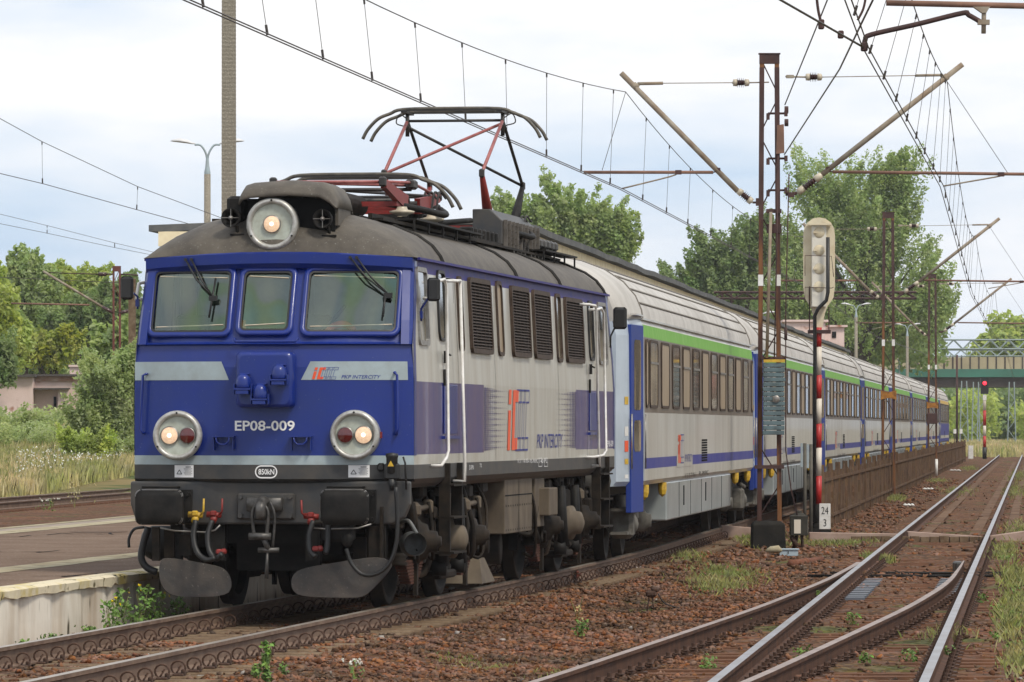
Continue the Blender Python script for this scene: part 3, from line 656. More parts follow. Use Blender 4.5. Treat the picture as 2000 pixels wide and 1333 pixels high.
# corner blue wrap: the side panel nearest the front is front-blue
for sg in (1, -1):
    for e in (0, 1):
        m = MB(); zz = [1.462, 2.2, 2.52, 2.545, 3.0, 3.345]; y_ = .055 if e == 0 else LL-.055
        vs = []
        for z in zz:
            x = HW-tumb(z)+.003; l = lean(z) if e == 0 else LL-lean(z); vs += [(sg*x, l-(.012 if z > 2.53 else 0)*(1 if e == 0 else -1), z), (sg*x, l+(.13 if e == 0 else -.13), z)]
        m.add(vs, [(2*i, 2*i+1, 2*i+3, 2*i+2) for i in range(len(zz)-1)]); m.build('corner_edge_paint', 'blue', loco)
for u in (896, 968, 1091, 1147):
    yy = sdp(u, 700)[0]; m = MB(); x = HW+.002
    m.add([(x, yy, 1.39), (x, yy+.012, 1.39), (x, yy+.012, 2.2), (x, yy, 2.2)], [(0, 1, 2, 3)]); m.add([(x, yy, 2.2), (x, yy+.012, 2.2), (x-tumb(3.2), yy+.012, 3.2), (x-tumb(3.2), yy, 3.2)], [(0, 1, 2, 3)]); m.build('panel_seam', 'chassis', loco)
# fading dots at the ends of the blue fields
m = MB(); nr = 33
for (ua, dirn) in ((945, 1), (1125, -1)):
    ys_ = yA if dirn == 1 else yB
    for j in range(nr):
        z = 1.50+(2.13-1.50)*j/(nr-1); reach = 13 if j % 3 == 1 else 6
        for k in range(reach+1):
            s_ = .62*(1-k/(reach+1.2)); dy = .135*(k+.5)*dirn; w_ = .10*s_*1.1; h_ = .0191*s_*1.7
            for sg in (1, -1): x = sg*(HW+.003); y = ys_+dy; m.add([(x, y-w_, z), (x, y, z-h_), (x, y+w_, z), (x, y, z+h_)], [(0, 1, 2, 3)])
m.build('dot_pattern', 'blue_side', loco)
def side_text(body, u0, u1, v0, v1, matn, name, shear=0., x=HW, off=.005, par=None, O=LO, sgns=(1,)):
    y0, z1 = sdp(u0, v0, x, O); y1, _ = sdp(u1, v0, x, O); z0 = sdp(u0, v1, x, O)[1]
    vs, fs = fit_text(body, y1-y0, z1-z0, shear); cy, cz = (y0+y1)/2, (z0+z1)/2
    m = MB()
    for sg in sgns: m.add([(sg*(x+off), cy+a*(1 if sg > 0 else -1), cz+b) for a, b in vs], fs)
    return m.build(name, matn, par or loco)
ly0, lz0 = sdp(990, 880); ly1, lz1 = sdp(1041, 757)
logo(lambda a, b: (HW+.006, ly0+a, lz0+b), ly1-ly0-.3, 2.13-lz0, loco, .2)
side_text('PKP INTERCITY', 1048, 1098, 848, 876, 'blueline', 'operator_lettering', .25, sgns=(1, -1))
side_text('91 51 1 140 005-6', 1010, 1033, 897, 905, 'text', 'vehicle_number_lettering')
side_text('PL-PKPIC', 1035, 1050, 897, 905, 'text', 'vehicle_number_lettering')
side_text('140 PL', 1053, 1068, 897, 905, 'text', 'vehicle_number_lettering')
side_text('D-IPN', 916, 924, 909, 918, 'text', 'small_lettering'); side_text('72', 936, 940, 906, 913, 'text', 'small_lettering')
side_text('EP08-009', 1185, 1197, 861, 873, 'text', 'number_lettering')
m = MB()
for (a, b, c, d) in ((1051, 895, 1058, 912), (1062, 895, 1069, 912)):
    y0, z1 = sdp(a, b); y1 = sdp(c, b)[0]; z0 = sdp(a, d)[1]
    for (p, q_, r_, s_) in ((y0, y1, z0, z0+.006), (y0, y1, z1-.006, z1), (y0, y0+.015, z0, z1), (y1-.015, y1, z0, z1)): m.add([(HW+.005, p, r_), (HW+.005, q_, r_), (HW+.005, q_, s_), (HW+.005, p, s_)], [(0, 1, 2, 3)])
m.build('marking_frame', 'text', loco)
# ---- pantographs (collector, arms, base, insulators)
def LP(u, v, x=None, y=None):                # photo pixel on an engine cross plane -> local 3-D point
    a, b = fr(u, v, y); return Vector((a, y, b))
def collector_head(y, z, parent, horn=.34, half=.62):
    for dy in (-.27, .27):
        m = MB(); pts = [(-half-.42, y+dy, z-horn), (-half-.36, y+dy, z-horn*.68), (-half-.24, y+dy, z-horn*.32), (-half-.10, y+dy, z-.05), (-half+.06, y+dy, z)]
        pts = pts+[(0, y+dy, z+.008)]+[(-a, b, c) for a, b, c in reversed(pts)]
        m.tube(smoothpts(pts, 4), .021, 6)
        m.build('collector_strip', 'strip', parent)
        m = MB(); m.box(-half+.02, half-.02, y+dy-.026, y+dy+.026, z-.022, z-.006); m.build('collector_shoe', 'pblack', parent)
pg = MB()
YR = 11.0
head = MB()
panto = thing('pantograph', None, None); COL.objects.unlink(panto); link(panto, loco)
zh = 5.41
collector_head(YR, zh, panto)
m = MB(); m.tube([(-.56, YR, zh-.12), (.56, YR, zh-.12)], .016, 8)
for sx in (-1, 1):
    m.box(sx*.56-.03, sx*.56+.03, YR-.29, YR+.29, zh-.04, zh-.01); m.tube([(sx*.56, YR, zh-.02), (sx*.56, YR, zh-.3)], .024, 8)
    m.tube(smoothpts([(sx*.56, YR, zh-.1), (sx*.66, YR+.05, zh-.04), (sx*.7, YR+.05, zh-.14), (sx*.6, YR, zh-.18)], 4), .008, 5)
m.each('head_frame', 'pblack', panto)
zk = 4.60; yk1, yk2 = YR-1.6, YR+1.6; xk = .56; top = zh-.14
def rod(a, b, r, matn, name='upper_arm'): m = MB(); m.tube([a, b], r, 8); return m.build(name, matn, panto)
rod((-xk, yk1, zk), (-.56, YR-.05, top), .021, 'pink'); rod((xk, yk1, zk), (.56, YR-.05, top), .021, 'pink')
rod((-xk, yk1, zk), (.56, YR-.06, top-.02), .018, 'pink', 'diagonal_brace')
rod((-xk, yk2, zk), (-.56, YR+.05, top), .020, 'pblack'); rod((xk, yk2, zk), (.56, YR+.05, top), .020, 'pblack')
rod((-.56, YR+.06, top-.05), (xk, yk2, zk), .018, 'pblack', 'diagonal_brace')
for sx in (-1, 1):
    for y, dr, mt in ((yk1, .75, 'red'), (yk2, -.75, 'chassis')):
        m = MB(); a = Vector((sx*xk, y, zk)); b = Vector((sx*(xk-.02), y+dr+ (0), 4.02))
        m.tube([a, b], [.028, .075], 8); m.build('lower_arm', mt if sx > 0 else 'red', panto)
        m = MB(); m.cbox((sx*xk, y, zk), (.06, .07, .10), .015); m.build('knee_joint', 'pblack', panto)
def panto_base(y0, par):
    m = MB()
    for sx in (-1, 1): m.box(sx*.55-.025, sx*.55+.025, y0-1.0, y0+1.0, 3.99, 4.04)
    for dy in (-.95, 0, .95): m.box(-.57, .57, y0+dy-.02, y0+dy+.02, 3.985, 4.035)
    m.build('base_frame', 'red', par)
    m = MB(); m.tube([(-.6, y0-.35, 4.07), (.6, y0-.35, 4.07)], .026, 10); m.tube([(-.56, y0+.35, 4.07), (.56, y0+.35, 4.07)], .024, 10)
    m.each('torsion_tube', 'pblack', par)
    for sx in (-1, 1):
        for dy in (-.95, .95):
            m = MB(); m.lathe((sx*.62, y0+dy, 3.78), (0, 0, 1), [(0, .05), (.04, .07), (.07, .13), (.09, .05)], 20); m.lathe((sx*.62, y0+dy, 3.78), (0, 0, 1), [(.16, .06), (.2, .05)], 20)
            st = m.build('insulator', 'chassis', par)
            m = MB(); m.lathe((sx*.62, y0+dy, 3.88), (0, 0, 1), [(0, .05), (.02, .07), (.035, .125), (.055, .13), (.07, .06), (.10, .05)], 20); m.build('insulator_shed', 'insul', st)
    m = MB(); m.tube(smoothpts([(.45, y0-.9, 4.02), (.7, y0-.3, 3.98), (.85, y0+.4, 3.95), (.7, y0+1.0, 4.03)], 5), .035, 8); m.build('jumper_cable', 'chassis', par)
    for k in range(5): pass
    m = MB()
    for k in range(4): m.tube(smoothpts([(.5+.05*k, y0+1.05, 4.02), (.52+.05*k, y0+1.12, 4.22), (.56+.05*k, y0+1.3, 4.16)], 4), .012, 5)
    m.build('spring_pack', 'pblack', par)
panto_base(YR, panto)
# folded pantograph
yf0 = 4.6; pf = thing('pantograph', None, None); COL.objects.unlink(pf); link(pf, loco)
collector_head(yf0, 4.34, pf); panto_base(yf0, pf)
m = MB()
for sx in (-1, 1):
    m.tube([(sx*.56, yf0-1.75, 4.2), (sx*.56, yf0, 4.27), (sx*.56, yf0+1.75, 4.2)], .016, 8)
m.tube([(-.56, yf0-1.75, 4.2), (.56, yf0-1.7, 4.2)], .018, 8); m.tube([(-.56, yf0-1.75, 4.2), (.56, yf0, 4.24)], .016, 8); m.build('upper_arm', 'pink', pf)
m = MB()
m.tube([(-.56, yf0, 4.20), (.56, yf0, 4.20)], .02, 8); m.tube([(-.56, yf0+1.75, 4.2), (.56, yf0+1.75, 4.2)], .018, 8); m.tube([(.56, yf0+1.75, 4.2), (-.56, yf0, 4.22)], .016, 8)
for sx in (-1, 1): m.cbox((sx*.56, yf0-1.75, 4.2), (.07, .09, .10), .015); m.cbox((sx*.56, yf0+1.75, 4.2), (.07, .09, .10), .015); m.cbox((sx*.56, yf0, 4.25), (.09, .3, .1), .02)
m.each('head_frame', 'pblack', pf)
m = MB()
for sx in (-1, 1):
    for d in (-1, 1):
        m.prism([(yf0+d*1.72, 4.22), (yf0+d*1.70, 4.14), (yf0+d*.4, 3.96), (yf0+d*.35, 4.12)] if True else [], sx*.56-.03, sx*.56+.03, 'x')
m.each('lower_arm', 'red', pf)
m = MB(); m.tube([(.1, 1.5, 4.0), (.1, 4.0, 4.0)], .11, 14); m.tube([(-.3, 1.3, 3.93), (-.3, 3.6, 3.93)], .07, 12); m.build('roof_air_pipe', 'chdirt_shade', loco)
m = MB()
for k in range(9): y = 6.2+k*.22; m.lathe((.2+.12*math.sin(k*2), y, 3.86), (0, 0, 1), [(0, .06), (.05, .09), (.1, .06), (.17, .08), (.22, .0001)], 10)
m.tube(smoothpts([(.3, 6, 4.05), (.45, 7, 4.12), (.25, 8, 4.0), (.5, 9, 4.05)], 5), .03, 8); m.box(-.2, .1, 6.4, 7.1, 3.83, 4.1)
m.build('roof_switchgear', 'chassis', loco)
# louvred resistor hood
y0, z0h = sdp(977, 500, .72); y1, _ = sdp(1045, 470, .72)
for sg in (1, -1):
    m = MB(); prof = [(sg*.40, 3.70), (sg*.74, 3.70), (sg*.74, 4.08), (sg*.60, 4.21), (sg*.40, 4.21)]
    m.prism(prof, y0, y1, 'y'); hood = m.build('resistor_hood', 'darkband', loco, bevel=.012)
m = MB(); n = 2; 
for b in range(2):
    ya, yb2 = y0+.12+b*(y1-y0)/2, y0+(b+1)*(y1-y0)/2-.08
    for k in range(5):
        z = 3.72+.075*k
        for c in range(4):
            yc0, yc1 = ya+(yb2-ya)*c/4+.03, ya+(yb2-ya)*(c+1)/4-.03
            for sg in (1, -1): m.add([(sg*.745, yc0, z), (sg*.725, yc1, z), (sg*.77, yc1, z+.035), (sg*.77, yc0, z+.035)], [(0, 1, 2, 3)]); m.add([(sg*.77, yc0, z+.035), (sg*.77, yc1, z+.035), (sg*.73, yc1, z+.05), (sg*.73, yc0, z+.05)], [(0, 1, 2, 3)])
    for c in range(5): yc = ya+(yb2-ya)*c/4; m.box(.74, .785, yc-.015, yc+.015, 3.70, 4.09)
    for c in range(4): yc = ya+(yb2-ya)*(c+.5)/4; m.box(.74, .84, yc-.04, yc+.04, 3.72, 3.76)
m.build('hood_louvres', mat('hood_grille_grey', (.15, .135, .12), .6, col2=(.09, .08, .07), nscale=8), hood)
m = MB(); m.add([(.7425, y0+.1, 3.70), (.7425, y1-.06, 3.70), (.7425, y1-.06, 4.07), (.7425, y0+.1, 4.07)], [(0, 1, 2, 3)]); m.build('louvre_opening', 'dark', hood)
m = MB(); m.box(-.5, .3, y0-2.2, y0-.4, 3.80, 3.93)
for k in range(7): m.cbox((.66, y0-2.1+k*.3, 3.86), (.16, .1, .14), .02)
m.build('roof_hatch', 'chassis', loco)
m = MB()
for k in range(6): m.cbox((.3, 12.6+k*.33, 3.93), (.9, .2, .12), .03)
m.build('roof_hatch', 'darkband', loco)
# ---- buffer beam and front gear
m = MB()
pl = [fr(262, 940, .0), fr(806, 940, .0), fr(806, 985, .0), fr(796, 1010, .0), fr(772, 1024, .0), fr(262+32, 1024, 0), fr(262+8, 1010, 0), fr(262, 985, 0)]
xm = (pl[0][0]+pl[1][0])/2
m.prism(pl, -.17, -.05, 'y'); m.build('buffer_beam', 'darkband', loco, bevel=.02)
m = MB(); a = fr(440, 1024, 0); b = fr(605, 1024, 0); zb = fr(500, 1095, 0)[1]
m.box(-1.25, a[0], -.1, .0, .66, a[1]+.02) if False else None
m.box(a[0]-.12, a[0]+.02, -.12, 0, zb, a[1]+.02); m.box(b[0]-.02, b[0]+.12, -.12, 0, zb, a[1]+.02); m.box(a[0], b[0], .55, .6, .35, 1.2); m.box(a[0]-.1, b[0]+.1, .25, .35, .62, .8); m.build('coupler_frame', 'chassis', loco)
for (uc, s) in ((310, -1), (672, 1)):
    cx, cz = fr(uc, 991, -.62); m = MB(); w, h_ = .232, .168
    rings = []
    o_ = rrect(cx-w, cx+w, cz-h_, cz+h_, .065, 6)
    def sc(k, y): return [(cx+(p[0]-cx)*k, y, cz+(p[1]-cz)*k) for p in o_]
    m.smooth = True; m.loft([sc(.97, -.575), sc(1, -.585), sc(1, -.605), sc(.97, -.622), sc(.6, -.640), sc(.2, -.646)], caps=True)
    bf = m.build('buffer', 'chassis', loco)
    m = MB(); m.lathe((cx, -.58, cz), (0, 1, 0), [(0, .10), (.2, .10), (.2, .14), (.42, .15)], 20); m.box(cx-.2, cx+.23, -.19, -.16, cz-.16, cz+.16)
    for dx in (-.16, .19):
        for dz in (-.12, .12): m.lathe((cx+dx, -.2, cz+dz), (0, 1, 0), [(-.02, .0001), (-.02, .022), (.02, .022)], 6)
    m.build('buffer_housing', 'chassis', bf)
    m = MB(); o2 = sc(1.003, -.607); i2 = sc(.95, -.627)
    pts_ = [k for k in range(len(o2)) if random.random() < .45]
    for k in pts_: j = (k+1) % len(o2); m.add([o2[k], o2[j], i2[j], i2[k]], [(0, 1, 2, 3)])
    m.build('worn_rim', 'steel', bf)
    hx0, hz = fr(uc, 952, -.3); m = MB(); m.tube([(hx0-.17, -.17, hz), (hx0-.17, -.26, hz), (hx0+.17, -.26, hz), (hx0+.17, -.17, hz)], .012, 6); m.build('shunter_handle', 'chassis', loco)
# draw hook, screw coupling
hx, hz = fr(511, 990, -.4)
m = MB(); m.cbox((hx, -.19, hz), (.56, .05, .25), .015)
for dx in (-.24, .24):
    for dz in (-.09, .09): m.lathe((hx+dx, -.215, hz+dz), (0, 1, 0), [(-.025, .0001), (-.025, .024), (.0, .026)], 6)
m.build('drawgear_plate', 'darkband', loco)
m = MB(); m.smooth = True; m.cbox((hx, -.25, hz+.02), (.34, .1, .13), .01); m.tube(smoothpts([(hx+.01, -.2, hz+.03), (hx+.01, -.38, hz+.05), (hx+.01, -.50, hz+.0), (hx+.01, -.50, hz-.07), (hx+.01, -.44, hz-.1)], 5), [.05]*18+[.035]*3, 10)
m.build('draw_hook', 'oily', loco)
m = MB()
for s in (-1, 1):
    m.tube(smoothpts([(hx+s*.03, -.47, hz+.03), (hx+s*.075, -.47, hz-.06), (hx+s*.06, -.46, hz-.28)], 5), .017, 8)
    m.tube(smoothpts([(hx+.05+s*.035, -.42, hz+.05), (hx+.09+s*.04, -.42, hz-.1), (hx+.08+s*.03, -.42, hz-.38)], 5), .014, 8)
m.tube([(hx-.11, -.46, hz-.28), (hx+.1, -.46, hz-.28)], .035, 10); m.tube([(hx-.03, -.42, hz-.41), (hx+.17, -.42, hz-.41)], .026, 10); m.tube([(hx+.02, -.44, hz-.28), (hx+.07, -.42, hz-.41)], .026, 10)
m.tube([(hx+.06, -.42, hz-.42), (hx+.05, -.42, hz-.68)], [.012, .02], 8); m.build('screw_coupling', 'oily', loco)
MATS['chain'] = None
# brake cocks + hoses
for (u, v, cm, hu, s) in ((382, 1007, 'yellow', 427, 1), (418, 1007, 'red', 432, 1), (608, 1010, 'red', 597, -1)):
    x, z = fr(u, v, -.25); m = MB(); m.tube([(x-.07, -.25, z+.01), (x+.07, -.25, z+.0)], .028, 8); m.tube([(x, -.18, z), (x, -.3, z-.05)], .034, 8); m.cbox((x, -.28, z+.02), (.06, .05, .05), .01)
    m.tube([(x+.05*s, -.27, z), (x+.085*s, -.29, z+.04), (x+.088*s, -.29, z+.16)], .010, 6); m.build('brake_cock', cm, loco)
for pts in ([(382, 1017), (378, 1050), (386, 1080), (404, 1094), (420, 1090)], [(414, 1017), (406, 1045), (409, 1076), (422, 1092), (434, 1082)], [(612, 1018), (604, 1045), (606, 1075), (616, 1088)], [(641, 1020), (640, 1060), (636, 1082)]):
    m = MB(); m.tube(smoothpts([LP(u, v, y=-.32-.04*i) for i, (u, v) in enumerate(pts)], 5), .027, 8); m.build('brake_hose', 'black', loco)
for (u, v) in ((430, 1078), (618, 1072)):
    x, z = fr(u, v, -.4); m = MB(); m.cbox((x, -.42, z), (.07, .06, .05), .012); m.lathe((x+.03, -.42, z), (1, 0, .2), [(0, .03), (.03, .026), (.04, .0001)], 10); m.build('hose_coupling', 'red', loco)
m = MB(); m.tube([LP(u, v, y=-.3) for u, v in ((313, 1031), (340, 1037), (400, 1040), (420, 1036), (430, 1026))], .009, 6); m.tube([LP(u, v, y=-.3) for u, v in ((612, 1032), (640, 1034), (700, 1032), (725, 1024))], .009, 6); m.each('hose_bracket', 'steel', loco)
# cable from the corner socket
x, z = fr(767, 905, -.2); m = MB(); m.lathe((x, -.24, z), (0, 0, 1), [(-.10, .045), (-.09, .055), (.05, .055), (.06, .06), (.09, .06), (.1, .0001)], 16); m.cbox((x, -.23, z-.08), (.15, .1, .16), .02); m.cbox((x-.11, -.2, z-.04), (.08, .05, .08), .02)
m.tube([(x, -.24, z-.15), (x, -.24, z-.26)], [.04, .022], 10); m.tube([(x+.1, -.2, z+.06), (x+.12, -.2, z), (x+.13, -.2, z-.25)], .01, 6); m.build('cable_socket', 'black', loco)
m = MB(); yy = -.31; m.add([(x-.03, yy, z-.03), (x+.03, yy, z-.03), (x, yy, z+.025)], [(0, 1, 2)]); m.build('hazard_triangle', 'yellow', loco)
m = MB(); m.tube(smoothpts([LP(u, v, y=-.30) for u, v in ((773, 952), (776, 1010), (774, 1060), (762, 1098), (738, 1120), (708, 1122), (686, 1100), (676, 1072))], 6), .020, 8); m.build('heating_cable', 'black', loco)
x, z = fr(680, 1055, -.25); m = MB(); m.lathe((x, -.3, z+.06), (0, 0, -1), [(0, .03), (.02, .055), (.08, .055), (.12, .03)], 14); m.cbox((x-.1, -.2, z+.08), (.3, .2, .2), .03); m.build('heating_socket', 'chassis', loco)
m = MB()
for (u0, v0, u1, v1, y) in ((297, 1030, 311, 1096, -.2), (720, 1028, 752, 1092, -.15), (742, 990, 748, 1092, -.2), (320, 1035, 340, 1090, -.05), (350, 1045, 372, 1085, -.1), (690, 1050, 715, 1090, .0)):
    x0, zt = fr(u0, v0, y); x1, zb_ = fr(u1, v1, y); m.box(x0, x1, y, y+.05, zb_, zt)
m.each('plough_bracket', 'chdirt_shade', loco)
# snow ploughs
for pts in ([(312, 1095), (325, 1088), (420, 1104), (440, 1112), (452, 1130), (453, 1150), (440, 1166), (340, 1168), (318, 1150), (310, 1125)],
            [(568, 1140), (572, 1122), (590, 1110), (650, 1100), (735, 1086), (765, 1096), (766, 1110), (735, 1145), (712, 1166), (690, 1169), (590, 1167), (572, 1155)]):
    q_ = [fr(u, v, -.2) for u, v in pts]; q3 = [Vector((a, 0, b)) for a, b in q_]; q3.append(q3[0]); sp = []
    n = len(q_)
    pp = [Vector(q_[(i) % n]+(0,)) for i in range(n)]
    for i in range(n):
        a, b, c = pp[i-1], pp[i], pp[(i+1) % n]
        for t in (.0, .33, .66, 1.): sp.append(((1-t)**2*(a+b)/2+2*t*(1-t)*b+t*t*(b+c)/2))
    poly = []
    for p in sp:
        if not poly or (Vector(poly[-1])-Vector((p.x, p.y))).length > .004: poly.append((p.x, p.y))
    m = MB(); m.prism(poly, -.21, -.185, 'y'); m.build('snow_plough', mat('plough_paint', (.040, .038, .037), .55, col2=(.085, .070, .058), nscale=3.5, bump=.3, bscale=18, speck=((.16, .14, .12), 34, .66)), loco, bevel=.004)
# left-hand side pipes beyond the front
x, z = fr(282, 1062, .6); m = MB(); m.lathe((x-.08, .9, z), (1, 0, 0), [(.3, .17), (.1, .17), (.04, .14), (0, .1), (-.03, .0001)], 20); m.build('axle_box', 'chassis', loco)
m = MB(); m.tube(smoothpts([LP(u, v, y=.1) for u, v in ((290, 1030), (280, 1062), (276, 1090), (286, 1108), (306, 1118))], 5), .035, 8); m.tube(smoothpts([LP(u, v, y=.1) for u, v in ((282, 1030), (262, 1034), (252, 1052), (252, 1070))], 5), .014, 8); m.build('sand_hose', 'black', loco)
# ---- underframe, bogies, wheels
m = MB(); m.box(-.95, .95, .5, LL-.5, .75, 1.18); m.box(-.5, .5, .9, LL-.9, .5, .76); m.build('underframe', 'chassis', loco)
WY = [1.2, 4.3, 9.9, 13.1]
def wheelset(y, parent, r=.625, xoff=0., spokes=True):
    m = MB()
    for s in (-1, 1):
        c = (xoff+s*.68, y, r); m.lathe(c, (s, 0, 0), [(-.0, r-.1), (-.0, r+.028), (.028, r+.026), (.04, r), (.13, r-.004), (.135, r-.02), (.135, r-.075), (.08, r-.10), (.07, .2), (.12, .16), (.16, .12), (.16, .0001)], 40)
    m.tube([(xoff-.68, y, r), (xoff+.68, y, r)], .09, 12)
    ws = m.build('wheelset', 'chdirt_shade', parent)
    return ws
for bi, (ya, yb_) in enumerate(((WY[0], WY[1]), (WY[2], WY[3]))):
    bogie = thing('bogie', None, None); COL.objects.unlink(bogie); link(bogie, loco)
    ym = (ya+yb_)/2
    for y in (ya, yb_): wheelset(y, bogie, .61, .10)
    for s in (-1, 1):
        xf = .10+s*1.0
        m = MB(); pts = [(ya-.75, .92), (ya-.4, 1.0), (yb_+.4, 1.0), (yb_+.75, .92), (yb_+.75, .76), (ym+.8, .74), (ym+.5, .58), (ym-.5, .58), (ym-.8, .74), (ya-.75, .76)]
        m.prism(pts, xf-.06, xf+.06, 'x'); m.build('bogie_frame', 'chdirt_shade', bogie, bevel=.01)
        for y in (ya, yb_):
            m = MB(); m.lathe((xf-.02, y, .62), (s, 0, 0), [(0, .22), (.12, .22), (.14, .19), (.2, .17), (.22, .11), (.30, .10), (.31, .06), (.34, .05), (.345, .0001)], 22)
            m.cbox((xf, y, .66), (.16, .5, .2), .03); m.build('axle_box', 'chdirt_shade', bogie)
            # leaf spring hung under the box: stepped triangle of plates
            m = MB()
            for k in range(9): w = .58-.055*k; m.box(xf-.05, xf+.06, y-w, y+w, .42-.03*k, .444-.03*k) if k < 8 else None
            m.build('leaf_spring', 'pink' if s > 0 else 'chdirt_shade', bogie) if False else m.build('leaf_spring', mat('rusty_spring', (.13, .055, .04), .8, col2=(.07, .045, .035), nscale=20), bogie)
            m = MB(); m.box(xf+.05, xf+.09, y-.04, y+.04, .10, .5)
            for d in (-.55, .55):
                m.tube([(xf, y+d, .46), (xf, y+d, .98)], .03, 8); m.lathe((xf, y+d, .40), (0, 0, 1), [(0, .08), (.03, .085), (.035, .06), (.06, .085), (.065, .06), (.09, .085), (.12, .05)], 12)
            m.each('spring_hanger', 'chdirt_shade', bogie)
            m = MB()
            for d in (-.42, .46): m.tube(smoothpts([(xf+.12, y+d, 1.0), (xf+.16, y+d, .7), (xf+.14, y+d-.1, .5), (xf+.2, y+d-.25, .45), (xf+.22, y+d-.36, .56)], 5), .02, 6)
            m.each('brake_pipe', 'chdirt_shade', bogie)
            m = MB(); m.prism([(y-.78, .95), (y-.68, .95), (y-.6, .6), (y-.66, .35), (y-.74, .35), (y-.72, .6)], xf-.2, xf-.1, 'x'); m.prism([(y+.78, .95), (y+.68, .95), (y+.6, .6), (y+.66, .35), (y+.74, .35), (y+.72, .6)], xf-.2, xf-.1, 'x'); m.each('brake_shoe', 'chassis', bogie)
            m = MB(); m.tube([(xf+.1, y-.3, .93), (xf+.1, y+.55, .95)], .028, 8); m.cbox((xf+.1, y+.55, .95), (.1, .1, .14), .02); m.cbox((xf+.1, y-.3, .93), (.14, .16, .16), .04); m.build('damper', 'chdirt_shade2', bogie)
        m = MB(); m.lathe((xf+.12, ym-.1, .62), (s*.9, -.2, 0), [(-.1, .12), (.02, .19), (.1, .2), (.12, .14), (.2, .13), (.24, .05), (.24, .0001)], 22); m.build('brake_cylinder', 'chdirt_shade2', bogie)
        for d in (-.62, .55):
            m = MB(); m.tube([(xf+.16, ym+d, 1.05), (xf+.17, ym+d+.06, .36)], [.05, .07], 8); m.lathe((xf+.13, ym+d+.06, .34), (1, 0, 0), [(-.05, .0001), (-.05, .085), (.08, .085), (.09, .0001)], 14); m.each('swing_link', 'chassis', bogie)
        m = MB()
        for d in (-.2, .1, .38): m.lathe((xf+.02, ym+d, .30), (0, 0, 1), [(0, .09)]+[(t*.035+.01*(i % 2), .09 if t % 2 else .07) for i, t in enumerate(range(1, 9))]+[(.34, .08)], 14)
        m.cbox((xf, ym, .26), (.3, 1.0, .08), .02); m.build('secondary_spring', 'chdirt_shade', bogie)
# centre equipment boxes, reservoirs
yb0, zt = sdp(986, 930, 1.28); yb1, _ = sdp(1039, 930, 1.28); zb_ = sdp(986, 1044, 1.28)[1]
for s in (1, -1):
    m = MB(); xa, xb = (1.0, 1.28) if s > 0 else (-1.28, -1.0); m.box(xa, xb, yb0, yb1, zb_, zt); bx = m.build('equipment_box', 'chdirt_shade2', loco, bevel=.012)
    m = MB(); xo = s*1.283
    for (a, b, c, d) in ((yb0, yb1, (zt+zb_)/2+.1-.006, (zt+zb_)/2+.1+.006), ((yb0+yb1)/2-.01, (yb0+yb1)/2+.01, zb_, zt)): m.add([(xo, a, c), (xo, b, c), (xo, b, d), (xo, a, d)], [(0, 1, 2, 3)])
    for k in range(12):
        for z in (zb_+.04, zb_+.3): y = yb0+.08+(yb1-yb0-.16)*k/11; m.add([(xo, y-.018, z-.01), (xo, y+.018, z-.01), (xo, y+.018, z+.01), (xo, y-.018, z+.01)], [(0, 1, 2, 3)])
    m.build('box_seam', 'dark', bx)
    y2 = sdp(1047, 980, 1.28)[0]; y3 = sdp(1065, 980, 1.28)[0]; m = MB(); m.box(*((1.02, 1.27) if s > 0 else (-1.27, -1.02)), y2, y3, sdp(1050, 1030, 1.28)[1], 1.16); m.box(*((1.2, 1.38) if s > 0 else (-1.38, -1.2)), y2+.35, y3+.3, .74, 1.05); m.build('equipment_box', 'chdirt_shade2', loco, bevel=.012)
m = MB()
for (y, z, r, l) in ((7.2, .78, .2, 1.0), (7.2, .42, .18, .3), (6.35, .5, .12, .3)): m.tube([(-1.1, y, z), (1.1, y, z)], r, 18)
m.build('air_reservoir', 'chdirt_shade', loco)
m = MB(); c = Vector((.95, 6.1, .22)); m.loft([[(.7, 5.6, .08), (1.15, 5.6, .08), (1.15, 6.5, .08), (.7, 6.5, .08)], [(.8, 5.85, .34), (1.08, 5.85, .34), (1.08, 6.2, .34), (.8, 6.2, .34)]], caps=True); m.build('signal_receiver', 'chdirt_shade2', loco)
# steps at the cab doors
for (ua, ub, vt, vb2) in ((873, 898, 905, 1086), (1168, 1186, 893, 1034)):
    y0, zt = sdp(ua, vt, HW+.02); y1, _ = sdp(ub, vt, HW+.02); zb_ = sdp(ua, vb2, HW+.02)[1]
    for s in (1, -1):
        m = MB(); xa, xb = sorted((s*(HW-.06), s*(HW+.05)))
        for y in (y0, y1-.05): m.box(xa, xb, y, y+.05, zb_, zt)
        for t in (.02, .40, .75): z = zb_+(zt-zb_)*t; m.box(xa-.04, xb+.04, y0, y1, z, z+.02)
        m.build('cab_steps', 'chdirt_shade', loco)
random.seed(21)
for k in range(34):
    yy = random.choice((random.uniform(.7, 5.2), random.uniform(8.6, 14.3))); x = random.uniform(1.08, 1.27); zt_ = random.uniform(.75, 1.12); zb2 = random.uniform(.25, .6); dy = random.uniform(-.35, .35)
    m = MB(); m.tube(smoothpts([(x-.1, yy, 1.14), (x, yy+.03, zt_), (x+.02, yy+dy*.4, (zt_+zb2)/2), (x-.02, yy+dy, zb2), (x-.15, yy+dy*1.2, zb2+.03)], 4), random.choice((.012, .018, .028, .035)), 6)
    if k % 3 == 0: m.cbox((x, yy+.03, zt_), (.10, .12, random.uniform(.08, .2)), .02)
    m.build('pipe', 'chdirt_shade' if k % 4 else 'chdirt_shade2', loco)
